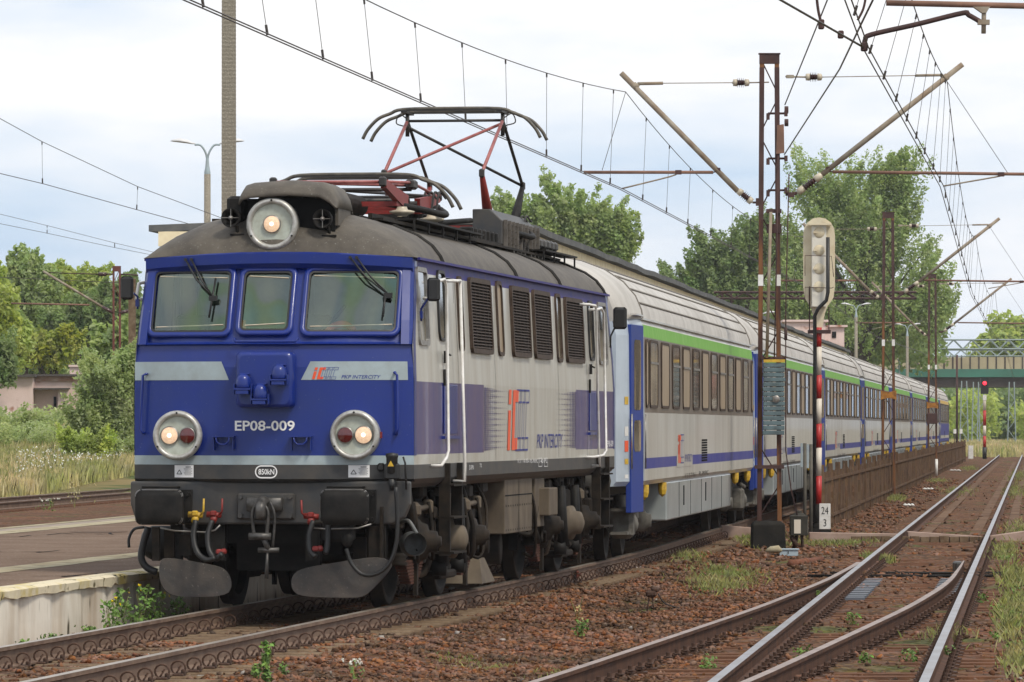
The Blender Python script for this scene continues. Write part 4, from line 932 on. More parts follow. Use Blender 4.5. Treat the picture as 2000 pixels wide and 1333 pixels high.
# gangway of pipes along the right side of the bogies
m = MB()
for (pts, r) in (([(1.2, .5, 1.1), (1.22, .6, .85), (1.15, .9, .6)], .05), ([(1.15, 2.2, 1.1), (1.2, 2.3, .8), (1.18, 2.6, .55), (1.2, 3.0, .6)], .03), ([(1.2, 3.6, 1.1), (1.2, 3.7, .6), (1.22, 4.0, .4), (1.2, 4.6, .42), (1.2, 5.0, .6)], .025), ([(1.18, 8.8, 1.1), (1.2, 8.9, .7), (1.2, 9.4, .45)], .04), ([(1.2, 11.3, 1.1), (1.22, 11.4, .7), (1.2, 11.9, .35), (1.2, 12.4, .5)], .03), ([(1.2, 12.9, 1.1), (1.22, 13.3, .5), (1.2, 13.9, .4), (1.2, 14.2, .7)], .025)):
    m.tube(smoothpts(pts, 5), r, 8)
for k in range(14): y = .6+k*.98; m.cbox((1.12, y, 1.07+.04*(k % 2)), (.16, .18+.1*(k % 3), .16), .03)
m.each('side_pipework', 'chdirt_shade', loco)
m = MB(); x, z = fr(804, 1062, .5); m.lathe((x+.02, .35, z), (.35, -.9, 0), [(.2, .11), (.02, .12), (-.02, .11), (-.06, .08), (-.08, .04), (-.085, .0001)], 22); m.tube(smoothpts([(x-.1, .4, z+.2), (x+.02, .2, z+.22), (x+.1, .2, z+.1)], 5), .02, 6); m.build('brake_cylinder', 'steel' if False else mat('grey_cylinder', (.16, .17, .17), .45, col2=(.09, .085, .08), nscale=8), loco)
# ================================================================== COACHES
M['cgrey'] = mat('coach_grey_paint', (.56, .55, .51), .38, col2=(.42, .395, .35), nscale=1.3, stretch=(1, 1, .22), bump=.2, bscale=1.3, coat=.25, thr=(.38, .7))
M['croof'] = mat('coach_roof_paint', (.50, .48, .45), .6, col2=(.37, .35, .32), nscale=1.1, stretch=(.35, 1.6, 1), bump=.06, bscale=2, thr=(.4, .7))
M['cend'] = mat('coach_end_paint', (.45, .52, .60), .35, col2=(.36, .42, .48), nscale=1.6, coat=.3)
M['cblue'] = mat('coach_door_blue', (.016, .042, .25), .5, spec=.25, col2=(.025, .05, .22), nscale=2)
M['cstripe'] = mat('coach_stripe_blue', (.03, .04, .24), .5, col2=(.07, .07, .24), nscale=2, spec=.25)
M['cgreen'] = mat('coach_green_stripe', (.13, .36, .04), .6, spec=.2, col2=(.21, .42, .10), nscale=5, stretch=(1, 3, .3))
M['cband'] = mat('coach_window_band', (.12, .092, .07), .4, col2=(.18, .145, .115), nscale=1.2, stretch=(1, 1.5, .2), coat=.1, spec=.3)
M['cglass'] = mat('coach_window_glass', (.06, .048, .036), .07, coat=.3, col2=(.36, .28, .19), nscale=1.3, stretch=(1, 2, .25), thr=(.45, .58))  # tan streaks paint reflections into the dark glass
M['cskirt'] = mat('coach_skirt_grey', (.36, .39, .39), .42, col2=(.27, .30, .30), nscale=1.3, coat=.3)
M['cbogie'] = mat('coach_bogie_dust', (.16, .15, .13), .7, col2=(.07, .065, .055), nscale=5)
HC = 1.36; LC = 26.0
def coach_origin(i):
    y0 = 66.1+26.45*i; y1 = y0+LC*.99
    # pivots on the track, body is the chord
    a = Vector((XA(y0+2.8), y0+2.8, 0)); b = Vector((XA(y1-2.8), y1-2.8, 0)); d = (b-a).normalized()
    o = a-d*2.8-Vector((d.y, -d.x, 0))*.05; return o, math.atan2(d.x, d.y)
CO, CT = coach_origin(0)
chv = Vector((math.sin(CT), math.cos(CT), 0)); crv = Vector((math.cos(CT), -math.sin(CT), 0))
def csd(u, v, x=HC):
    d = Vector(((u-1000)/F, 1, (HZ-v)/F)); c = Vector((0, 0, CZ))-CO
    t = (x-c.dot(crv))/d.dot(crv); p = c+d*t; return p.dot(chv), p.z
def make_coach(last=False):
    root = thing('passenger_coach', 'x', 'coach', group='coaches of the passenger train')
    rows = [(.98, .05, 'cgrey'), (1.04, .0, 'cgrey'), (1.19, 0, 'cstripe'), (1.33, 0, 'cgrey'), (1.92, 0, 'cband'), (2.90, .01, 'cgreen' if not last else 'yellow'), (3.06, .03, 'cgrey'), (3.13, .06, 'cgrey')]
    if last: rows = [(.98, .05, 'cgrey'), (1.04, .0, 'cstripe'), (1.19, 0, 'cgrey'), (1.33, 0, 'cstripe'), (1.92, 0, 'cband'), (2.90, .01, 'yellow'), (3.06, .03, 'cgrey'), (3.13, .06, 'cgrey')]
    ml = ['cgrey', 'cstripe', 'cband', 'cgreen' if not last else 'yellow', 'cend']; ix = {'cgrey': 0, 'cstripe': 1, 'cband': 2, 'cgreen': 3, 'yellow': 3, 'cend': 4}
    m = MB(); d0, d1 = .55, 1.45
    ycs = [0, .5, 1.5, LC-1.5, LC-.5, LC]; einset = {0: .24, .5: .09, 1.5: 0, LC-1.5: 0, LC-.5: .09, LC: .24}
    for sg in (1, -1):
        for j in range(len(rows)-1):
            z0, i0, mt = rows[j]; z1, i1, _ = rows[j+1]
            for i in range(5):
                inner = i == 2
                m.cur = ix[mt] if inner or (mt in ('cgreen',) and i in ()) else (4 if i in (0, 1) else 0)
                e0 = einset[ycs[i]]; e1 = einset[ycs[i+1]]
                m.add([(sg*(HC-i0-e0), ycs[i], z0), (sg*(HC-i0-e1), ycs[i+1], z0), (sg*(HC-i1-e1), ycs[i+1], z1), (sg*(HC-i1-e0), ycs[i], z1)], [(0, 1, 2, 3)])
    m.cur = 4
    for y in (0, LC): m.add([(-HC+.29, y, .98), (HC-.29, y, .98), (HC-.24, y, 1.04), (HC-.24, y, 2.9), (HC-.30, y, 3.13), (-HC+.30, y, 3.13), (-HC+.24, y, 2.9), (-HC+.24, y, 1.04)], [tuple(range(8))])
    m.cur = 0; m.add([(-HC+.25, .0, .98), (HC-.25, 0, .98), (HC-.25, LC, .98), (-HC+.25, LC, .98)], [(0, 1, 2, 3)])
    m.build('body', ml, root)
    # lower parts of the sides under the band breaks around the windows
    prof = [(-1.36, 3.13), (-1.34, 3.25), (-1.26, 3.43), (-1.10, 3.61), (-.85, 3.77), (-.55, 3.88), (-.25, 3.935), (0, 3.95), (.25, 3.935), (.55, 3.88), (.85, 3.77), (1.10, 3.61), (1.26, 3.43), (1.34, 3.25), (1.36, 3.13)]
    prof = [(x*.968, z) for x, z in prof]
    m = MB(); m.smooth = True
    m.loft([[(x*.84, 0, z-.06) for x, z in prof], [(x*.935, .5, z-.02) for x, z in prof]]+[[(x, y, z) for x, z in prof] for y in (1.5, 6, 12, 18, LC-1.5)]+[[(x*.935, LC-.5, z-.02) for x, z in prof], [(x*.84, LC, z-.06) for x, z in prof]], closed=False)
    m.smooth = False
    for y in (0, LC): m.add([(x*.84, y, z-.06) for x, z in prof], [tuple(range(len(prof)))])
    rf = m.build('roof', 'croof', root)
    m = MB()
    for k in (9, 10, 11, 12):
        for s in (1, -1):
            x, z = prof[k]; x2, z2 = prof[k+1]; x, z = x*.5+x2*.5, z*.5+z2*.5
            m.tube([(s*x, 1.9, z+.006), (s*x, LC-1.9, z+.006)], .016, 5)
    for y in (1.7, LC-1.7): m.tube([(x*1.002, y, z+.004) for x, z in prof], .014, 5)
    m.build('roof_seam', mat('roof_seam_grime', (.20, .185, .165), .8), rf)
    m = MB()
    for s in (1, -1): m.box(s*1.315-.02, s*1.315+.03, 1.5, LC-1.5, 3.12, 3.145); m.box(s*1.315-.05, s*1.315+.03, .45, 1.6, 3.16, 3.18); m.box(s*1.315-.05, s*1.315+.03, LC-1.6, LC-.45, 3.16, 3.18)
    m.each('rain_gutter', 'cgrey', rf)
    for y0, dd in ((.45, 1), (LC-1.35, -1)):  # doors stand on the tapered ends
        for s in (1, -1):
            def DX(y): return HC-.09*(max(0, 1.5-y) if dd > 0 else max(0, y-(LC-1.5)))
            ya, yb_ = y0, y0+.9; m = MB()
            m.loft([[(s*(DX(ya)+.012), ya, z), (s*(DX(yb_)+.012), yb_, z), (s*(DX(yb_)-.06), yb_, z), (s*(DX(ya)-.06), ya, z)] for z in (.64, 3.04)], caps=True); dr = m.build('door', 'cblue', root, bevel=.008)
            for (a, b, c, d) in ((y0+.2, y0+.7, 1.95, 2.85), (y0+.2, y0+.7, 1.42, 1.82)): m = MB(); pts = rrect(a, b, c, d, .08, 4); m.add([(s*(DX(p[0])+.015), p[0], p[1]) for p in pts], [tuple(range(len(pts)))]); m.build('door_window', 'cglass', dr)
            for yy in (y0-.06, y0+.96): m = MB(); m.tube([(s*(DX(yy)+.03), yy, 1.2), (s*(DX(yy)+.03), yy, 1.9)], .012, 6); m.build('handrail', 'steel', root)
            for z in (.36, .66): m = MB(); m.box(min(s*1.0, s*1.22), max(s*1.0, s*1.22), y0+.1, y0+.85, z, z+.035); m.build('door_step', 'cbogie', root)
    # windows
    wy = [(1.72, 2.02)]+[(2.35+k*1.94, 2.35+k*1.94+1.25) for k in range(11)]+[(LC-2.0, LC-1.68)]
    for k, (a, b) in enumerate(wy):
        for s in (1, -1):
            m = MB(); pts = rrect(a, b, 2.02, 2.84, .09, 4); x = HC+.001
            o_ = rrect(a-.035, b+.035, 1.985, 2.875, .12, 4)
            m.loft([[(s*(x+.012), p[0], p[1]) for p in pts], [(s*(x+.012), p[0], p[1]) for p in o_], [(s*(x-.006), p[0], p[1]) for p in o_]]); fm = m.build('window', 'grille', root)
            m = MB(); m.add([(s*(x+.006), p[0], p[1]) for p in pts], [tuple(range(len(pts)))]); m.build('pane', 'cglass' if k % 2 else 'tanpane', fm)
            if 1 <= k <= 11 and k % 4 != 2: m = MB(); m.box(min(s*(x+.004), s*(x+.02)), max(s*(x+.004), s*(x+.02)), a+.02, b-.02, 2.56, 2.59); m.build('window_bar', 'steel', fm)
    # vent grille in the side
    m = MB()
    y0, z1 = csd(1370, 855); y1 = csd(1381, 855)[0]; z0 = csd(1370, 905)[1]
    for k in range(9):
        z = z0+.04+(z1-z0-.08)*k/8
        m.add([(HC+.004, y0, z-.013), (HC+.004, y1, z-.013), (HC+.004, y1, z+.013), (HC+.004, y0, z+.013)], [(0, 1, 2, 3)])
    m.build('vent_grille', 'dark', root)
    if not last:
        y0, z0 = csd(1324, 905); y1, z1 = csd(1336, 844)
        logo(lambda a, b: (HC+.006, y0+a, z0+b), (y1-y0), z1-z0-.04, root, .05)
        def ct(body, u0, u1, v0, v1, matn, name):
            a, zt = csd(u0, v0); b, _ = csd(u1, v0); zb_ = csd(u0, v1)[1]; vs, fs = fit_text(body, b-a, zt-zb_, 0)
            mm = MB(); mm.add([(HC+.006, (a+b)/2+p, (zt+zb_)/2+q_) for p, q_ in vs], fs); mm.build(name, matn, root)
        mm = MB(); mm.add([(HC+.004, csd(1322, 900)[0]-.05, 1.17), (HC+.004, csd(1352, 900)[0], 1.17), (HC+.004, csd(1352, 900)[0], 1.35), (HC+.004, csd(1322, 900)[0]-.05, 1.35)], [(0, 1, 2, 3)]); mm.build('stripe_gap', 'cgrey', root)
        ct('PKP INTERCITY', 1337, 1351, 888, 903, 'blueline', 'operator_lettering')
        ct('61 51 20-70 006-5', 1337, 1359, 925, 934, 'chassis', 'vehicle_number_lettering')
        ct('PL-PKPIC', 1365, 1383, 921, 930, 'chassis', 'vehicle_number_lettering')
        mm = MB(); a, zt = csd(1268, 693); b, _ = csd(1276, 693)
        vs, fs = fit_text('2', .42, .5); mm.add([(HC+.006, (a+b)/2+p, 2.55+q_) for p, q_ in vs], fs); mm.build('class_number', 'blueline', root)
        for z, hh, mt in ((1.08, .05, 'white'), (1.26, .07, 'yellow'), (1.42, .14, 'redw2'), (1.62, .12, 'white'), (2.02, .1, 'yellow')):
            mm = MB(); mm.add([(HC-.24+.3*p+.004, p, q_) for p, q_ in ((.28, z), (.40, z), (.40, z+hh), (.28, z+hh))], [(0, 1, 2, 3)]); mm.build('notice', mt if mt != 'redw2' else 'orange', root)
    # underfloor box
    for s in (1, -1):
        m = MB(); x0, x1 = (1.0, HC-.03) if s > 0 else (-HC+.03, -1.0)
        m.box(x0, x1, 5.6, LC-7.0, .45, .98); m.build('underfloor_box', 'cskirt', root, bevel=.02)
        m = MB()
        for k in range(1, 6): y = 5.6+(LC-12.6)*k/6; m.box(*sorted((s*(HC-.035), s*(HC-.026))), y-.012, y+.012, .47, .96)
        for k in (1.4, 3.4): y = 5.6+(LC-12.6)*k/6; m.box(*sorted((s*(HC-.035), s*(HC-.024))), y-.08, y+.08, .62, .9)
        m.build('box_seam', 'dark', root)
        m = MB()
        for y in (2.2, 5.2, LC-5.4, LC-2.2): m.lathe((s*(HC-.06), y, .98), (0, 0, -1), [(0, .06), (.1, .06), (.16, .045), (.2, .0001)], 8)
        m.each('jacking_point', 'yellow', root)
    m = MB(); m.box(-.9, .9, 1.5, LC-1.5, .85, .975); m.box(-.4, .4, 0.1, LC-.1, .8, .975); m.build('underframe', 'chassis', root)
    for yb_ in (3.3, LC-3.3):
        bg = thing('bogie', None, None); COL.objects.unlink(bg); link(bg, root)
        for d in (-1.25, 1.25): wheelset(yb_+d, bg, .46)
        for s in (1, -1):
            m = MB(); m.prism([(yb_-1.7, .62), (yb_-1.5, .72), (yb_-.6, .7), (yb_-.4, .55), (yb_+.4, .55), (yb_+.6, .7), (yb_+1.5, .72), (yb_+1.7, .62), (yb_+1.7, .5), (yb_+.6, .52), (yb_+.35, .36), (yb_-.35, .36), (yb_-.6, .52), (yb_-1.7, .5)], s*1.0-.06, s*1.0+.06, 'x')
            for d in (-1.25, 1.25): m.lathe((s*1.0, yb_+d, .47), (s, 0, 0), [(0, .15), (.1, .15), (.14, .1), (.2, .09), (.2, .0001)], 14)
            for d in (-.25, .25, -1.5, -1., 1., 1.5): m.tube([(s*1.02, yb_+d, .45), (s*1.02, yb_+d, .85)], .07, 8)
            m.build('bogie_frame', 'cbogie', bg)
    for y, d in ((0, -1), (LC, 1)):          # ends: buffers, gangway
        m = MB()
        for s in (1, -1): m.lathe((s*.875, y, 1.05), (0, d, 0), [(-.1, .12), (.1, .11), (.1, .08), (.18, .08), (.18, .2), (.22, .2), (.23, .0001)], 16)
        m.build('buffer', 'cbogie', root)
        m = MB(); yy = sorted((y, y+d*.16)); m.box(-.55, .55, *yy, 1.1, 3.2); m.build('gangway', 'black', root, bevel=.05)
    for y in (1.7, LC-1.7):                  # generator / damper housings
        m = MB(); m.lathe((1.08, y-.1, .48), (.3, 1, 0), [(-.25, .12), (-.2, .17), (.1, .17), (.22, .12), (.25, .07), (.3, .06), (.3, .0001)], 16); m.cbox((1.1, y-.55, .5), (.3, .35, .4), .05); m.tube([(1.2, y-.7, .75), (1.2, y+.2, .7)], .04, 8); m.build('brake_cylinder', 'cbogie', root)
    return root
base_c = make_coach(); last_c = make_coach(True)
labels = ['grey coach coupled right behind the locomotive, with a blue front door', 'second coach behind the locomotive, grey, passing behind the banded signal post',
          'third coach from the locomotive, starting just right of the red and white post', 'fourth coach from the locomotive, seen above the near half of the brown fence',
          'fifth coach from the locomotive, between the two middle rusty masts', 'sixth coach from the locomotive, just right of the middle rusty mast',
          'seventh coach from the locomotive, next to last, half hidden by the far rusty mast', 'last coach of the train, with a yellowish eaves line and blue lower side']
for i in range(8):
    o, a = coach_origin(i)
    c = last_c if i == 7 else (base_c if i == 0 else copy_tree(base_c))
    c.location = o; c.rotation_euler = (0, 0, -a); c['label'] = labels[i]
# ================================================================== GROUND, BALLAST, TRACKS
M['grassground'] = mat('meadow_soil', (.12, .115, .045), .95, col2=(.20, .155, .07), nscale=.12, bump=.4, bscale=3, speck=((.07, .09, .03), .5, .52))
M['ballast'] = mat('ballast_soil', (.150, .072, .040), .95, col2=(.095, .056, .034), nscale=.6, bump=1., bscale=22, cell=(16, .5, .015), speck=((.085, .085, .03), .55, .60))
M['stone'] = mat('ballast_stone', (.195, .094, .054), .9, col2=(.10, .062, .040), nscale=.55, thr=(.42, .60), cell=(15, .5, .008), bump=.3, bscale=60)
M['stone_pale'] = mat('pale_stone', (.30, .27, .24), .85, cell=(13, .3, .02))
M['concrete'] = mat('sleeper_concrete', (.20, .145, .095), .9, col2=(.115, .075, .048), nscale=7, bump=.4, bscale=40)
M['wood'] = mat('tarred_sleeper_wood', (.105, .058, .040), .85, col2=(.19, .092, .052), nscale=5, stretch=(.4, 4, 1), bump=.5, bscale=25)
M['railrust'] = mat('rail_rust', (.195, .135, .098), .7, col2=(.125, .080, .058), nscale=4, bump=.15, bscale=40)
M['railtop'] = mat('rail_running_surface', (.33, .32, .33), .30, .8, col2=(.22, .185, .165), nscale=1.5)
M['railtopdull'] = mat('rail_dull_surface', (.34, .26, .22), .5, .35, col2=(.23, .17, .14), nscale=2)
M['railtopA'] = mat('rail_worn_surface', (.38, .33, .27), .42, .5, col2=(.28, .23, .18), nscale=2)
M['clip'] = mat('rusty_clip', (.105, .06, .042), .7, col2=(.045, .028, .022), nscale=20)
M['asphalt'] = mat('platform_asphalt', (.135, .092, .066), .9, col2=(.19, .135, .10), nscale=1.1, bump=.25, bscale=50, speck=((.42, .38, .34), 26, .66))
M['pwall'] = mat('platform_wall_concrete', (.70, .65, .56), .9, col2=(.46, .38, .29), nscale=1.6, stretch=(1, 1.2, .3), thr=(.42, .72), bump=.35, bscale=14, speck=((.10, .085, .06), 5, .63))
M['pedge'] = mat('worn_yellow_edge', (.62, .55, .40), .8, col2=(.50, .40, .14), thr=(.5, .66), nscale=2.2, bump=.4, bscale=12, speck=((.14, .12, .07), 7, .62))
M['kerbc'] = mat('pale_kerb', (.42, .38, .27), .85, col2=(.30, .25, .16), nscale=2, bump=.3, bscale=20, speck=((.12, .11, .07), 5, .63))
def terr(X, Y):
    z = -.36*np.ones_like(X)
    lat = X-.102*Y
    k = np.clip((-lat-17)/8, 0, 1)*np.clip((Y-135)/110, 0, 1); z = z+k*2.7
    z = z+.05*np.sin(X*.9+Y*.13)*np.sin(Y*.21)
    return z
gy_ = np.concatenate([np.arange(5, 420, 3.), np.geomspace(423, 5800, 30)]); gx_ = np.concatenate([-np.geomspace(60, 3000, 16)[::-1], np.arange(-57, 90, 3.), np.geomspace(92, 3000, 16)])
GX, GY = np.meshgrid(gx_, gy_); GZ = terr(GX, GY); nX, nY = len(gx_), len(gy_)
vv = np.stack([GX.ravel(), GY.ravel(), GZ.ravel()], 1); ii, jj = np.meshgrid(np.arange(nX-1), np.arange(nY-1)); a = (jj*nX+ii).ravel()
gr = npmesh('ground', vv, np.stack([a, a+1, a+nX+1, a+nX], 1), 'grassground'); tag(gr, kind='structure')
def bz(X, Y):                                # ballast surface height
    dA = np.abs(X-np.interp(Y, _ys, _xs)); base = -.26+0*X
    hump = .055*np.clip((2.3-dA)/.6, 0, 1)
    return base+hump+.018*np.sin(X*3.1+1.3*np.sin(Y*.8))+.015*np.sin(Y*2.3+X)+.012*np.sin(X*11+Y*7)
by = np.concatenate([np.arange(24, 110, .25), np.arange(110, 420, 2.)]); bt = np.linspace(0, 1, 90)
BT, BY = np.meshgrid(bt, by); xl_ = np.interp(BY, _ys, _xs)-2.4; xr_ = -2.29+.1*BY+6.5; BX = xl_+(xr_-xl_)*BT; BZ = bz(BX, BY)
n_ = len(bt); vv = np.stack([BX.ravel(), BY.ravel(), BZ.ravel()], 1); ii, jj = np.meshgrid(np.arange(n_-1), np.arange(len(by)-1)); a = (jj*n_+ii).ravel()
bl = npmesh('ballast_bed', vv, np.stack([a, a+1, a+n_+1, a+n_], 1), 'ballast'); tag(bl, kind='structure')
# loose stones
ico = []
ph = (1+5**.5)/2
for a_, b_ in ((1, ph), (-1, ph), (1, -ph), (-1, -ph)): ico += [(0, a_, b_), (a_, b_, 0), (b_, 0, a_)]
ico = np.array(ico); ico /= np.linalg.norm(ico[0])
import itertools
dm = np.linalg.norm(ico[:, None]-ico[None], axis=2); el_ = dm[dm > .1].min()*1.05
icf = [t for t in itertools.combinations(range(12), 3) if dm[t[0], t[1]] < el_ and dm[t[1], t[2]] < el_ and dm[t[0], t[2]] < el_]
icf = np.array([t if np.dot(np.cross(ico[t[1]]-ico[t[0]], ico[t[2]]-ico[t[0]]), ico[t[0]]) > 0 else (t[0], t[2], t[1]) for t in icf])
def stones(n, yf, rmin, rmax, matn, name, region):
    Y = yf(n); X = region(Y, rng.random(n)); ok = (np.abs(X/Y) < .104)
    X, Y = X[ok], Y[ok]
    # keep off the concrete sleepers near the rails
    dA = np.abs(X-np.interp(Y, _ys, _xs)); keep = (dA > 1.25) | (((Y/.6) % 1 > .42))
    keep &= ~((np.abs(dA-.75) < .12)); X, Y = X[keep], Y[keep]
    dB = X-(-2.29+.1*Y); keepB = (dB < -.5) | (dB > 2.1) | (((Y/.6) % 1 > .45) & (rng.random(len(X)) < .16)); X, Y = X[keepB], Y[keepB]
    k = len(X); r = rmin+(rmax-rmin)*rng.random(k)**1.6
    V = ico[None]*(1+.75*(rng.random((k, 12, 1))-.5))+.25*rng.normal(size=(k, 12, 3)); V = V*(r[:, None]*np.stack([.75+.6*rng.random(k), .75+.6*rng.random(k), .5+.35*rng.random(k)], 1))[:, None, :]
    th = rng.random(k)*6.28; tl = (rng.random(k)-.5)*1.2; c, s_ = np.cos(tl), np.sin(tl)
    x, y, z = V[..., 0], V[..., 1], V[..., 2]; x, z = x*c[:, None]-z*s_[:, None], x*s_[:, None]+z*c[:, None]
    c, s_ = np.cos(th), np.sin(th); x, y = x*c[:, None]-y*s_[:, None], x*s_[:, None]+y*c[:, None]
    zz = bz(X, Y)+r*.25
    V = np.stack([x+X[:, None], y+Y[:, None], z+zz[:, None]], 2).reshape(-1, 3)
    Fc = (icf[None]+12*np.arange(k)[:, None, None]).reshape(-1, 3)
    o = npmesh(name, V, Fc, matn); return tag(o, kind='stuff')
regAB = lambda Y, t: np.interp(Y, _ys, _xs)-2.2+(-2.29+.1*Y+4.5-np.interp(Y, _ys, _xs)+2.2)*t
st = stones(110000, lambda n: 35+37*rng.random(n)**1.1, .008, .033, 'stone', 'ballast_stones', regAB); tag(st, 'loose reddish brown ballast stones between the two tracks', 'ballast')
st = stones(24000, lambda n: 68+130*rng.random(n)**1.6, .018, .055, 'stone', 'ballast_stones', regAB); tag(st, 'smaller looking ballast stones farther off around the mast base', 'ballast')
st = stones(420, lambda n: 36+60*rng.random(n), .015, .04, 'stone_pale', 'pale_pebbles', regAB); tag(st, 'scattered whitish pebbles lying among the brown ballast', 'pebbles')
trB_ = [None]; M['railrustB'] = mat('turnout_rail_rust', (.115, .062, .042), .75, col2=(.07, .042, .032), nscale=4, bump=.15, bscale=40)
RP = [(-.036, 0), (.036, 0), (.036, -.03), (.010, -.042), (.009, -.135), (.075, -.158), (.075, -.172), (-.075, -.172), (-.075, -.158), (-.009, -.135), (-.010, -.042), (-.036, -.03)]
def rail(pts, name, topm, parent, w=1., web='railrust'):     # pts: (X, Y, ztop)
    m = MB(); rings = []
    for i, p in enumerate(pts):
        a, b = pts[max(i-1, 0)], pts[min(i+1, len(pts)-1)]; dx, dy = b[0]-a[0], b[1]-a[1]; l = math.hypot(dx, dy); nx_, ny_ = dy/l, -dx/l
        ww = w[i] if isinstance(w, list) else w
        rings.append([(p[0]+q_[0]*ww*nx_, p[1]+q_[0]*ww*ny_, p[2]+q_[1]) for q_ in RP])
    nprof = len(RP); vs = [p for r in rings for p in r]
    top = []; rest = []
    for i in range(len(rings)-1):
        for j in range(nprof):
            k = (j+1) % nprof; f = (i*nprof+j, i*nprof+k, (i+1)*nprof+k, (i+1)*nprof+j)
            (top if j == 0 else rest).append(f)
    m.add(vs, top+rest+[tuple(range(nprof)), tuple((len(rings)-1)*nprof+j for j in range(nprof))[::-1]])
    for k in range(len(top)): m.mi[k] = 1
    return m.build(name, [web if parent is not trB_[0] else 'railrustB', topm], parent)
# ---- track A under the train
trA = thing('railway_track', 'near track under the train on concrete sleepers with looped spring clips', 'railway track', (0, 0, 0))
ya_ = list(np.arange(26, 110, 1.))+list(np.arange(110, 400, 6.))
for s in (-1, 1): rail([(XA(y)+s*.754, y, 0) for y in ya_], 'rail', 'railtopA', trA)
m = MB(); m.prism([(-.13, -.36), (.13, -.36), (.11, -.19), (.09, -.176), (-.09, -.176), (-.11, -.19)], -1.3, 1.3, 'x')
slp = m.build('sleeper', 'concrete', trA)
m = MB(); pts = [(.055*math.cos(R(a))+.10, 0, -.115+.052*math.sin(R(a))) for a in range(-60, 260, 28)]
pts = [(p[0], 0, p[2]) for p in pts]+[(.12, .0, -.10), (.10, 0, -.12)]
m.tube(pts, .0085, 6); m.cbox((.10, 0, -.168), (.10, .14, .02), .006); m.cbox((.14, .0, -.15), (.03, .06, .05), .008)
clip = m.build('rail_clip', 'clip', slp)
def put_sleeper(y, first):
    if first: s_, c1 = slp, clip
    else: s_ = slp.copy(); COL.objects.link(s_); s_.parent = trA; c1 = clip.copy(); COL.objects.link(c1); c1.parent = s_
    s_.location = (XA(y), y, 0); s_.rotation_euler = (0, 0, -math.atan(slopeA(y)))
    c1.location = (-.754, 0, 0)
    for px, rz in ((.754, 0), (-.754, math.pi), (.754, math.pi)):
        c = clip.copy(); COL.objects.link(c); c.parent = s_; c.location = (px, 0, 0); c.rotation_euler = (0, 0, rz)
for k in range(98): put_sleeper(33.0+.6*k, k == 0)
for k in range(1): pass
for (u, v) in ((200, 1322), (1150, 1108)):
    Y = CZ*F/(v-HZ); x = XA(Y)+.754; m = MB(); m.box(x+.03, x+.06, Y-.35, Y+.35, -.13, -.05); m.box(x-.06, x-.03, Y-.35, Y+.35, -.13, -.05)
    for k in range(4): m.lathe((x+.06, Y-.25+.16*k, -.09), (1, 0, 0), [(0, .016), (.03, .016), (.03, .0001)], 6)
    m.build('fishplate', mat('fishplate_rust', (.17, .06, .045), .8, col2=(.10, .04, .03), nscale=10), trA)
# ---- track B with the turnout
trB = thing('railway_turnout', 'turnout in the right foreground, two polished and two rusty rails on dark wooden sleepers', 'railway track', (0, 0, 0))
trB_[0] = trB
dx_ = [(25, 2.2), (33, 1.55), (37.07, 1.27), (44.8, .87), (52.7, .48), (62, .17), (69.7, .06), (71, .055)]
def DV(y): return float(np.interp(y, [p[0] for p in dx_], [p[1] for p in dx_]))
def DVs(y): return sum(DV(y+d) for d in (-2, -1, 0, 1, 2))/5
yb_l = list(np.arange(26, 100, 1.))+list(np.arange(100, 420, 5.))
def lift(y): return ZB
rail([(XB(y), y, ZB) for y in yb_l], 'running_rail', 'railtop', trB)
rail([(XB(y)+1.505, y, ZB) for y in yb_l], 'stock_rail', 'railtop', trB)
ysd = list(np.arange(26, 70.5, .75))
rail([(XB(y)-DVs(y)-(.0 if y < 66 else .0), y, ZB-.001) for y in ysd], 'stock_rail', 'railtopdull', trB)
ybl = list(np.arange(26, 71.6, .75)); 
rail([(XB(y)+1.505-DVs(y)-.11*min(1, max(0, (y-58)/12)), y, ZB-.002) for y in ybl], 'switch_blade', 'railtopdull', trB, w=[1. if y < 60 else max(.25, 1-(y-60)/15) for y in ybl])
m = MB(); m.box(-.5, .5, -.12, .12, ZB-.38, ZB-.176); ws_ = m.build('sleeper', 'wood', trB)
m = MB(); m.box(-.16, .16, -.08, .08, -.176, -.166)
for sx in (-1, 1):
    m.lathe((sx*.10, 0, -.166), (0, 0, 1), [(0, .03), (.02, .03), (.02, .018), (.075, .018), (.076, .0001)], 6); m.cbox((sx*.085, 0, -.145), (.05, .08, .03), .008)
    for a in (0,): m.tube([(sx*.10+.03*math.cos(R(t)), .0+.045*math.sin(R(t)), -.13) for t in range(0, 361, 60)], .008, 5)
fst = m.build('rail_fastening', 'clip', ws_)
k = 0; y = 33.6
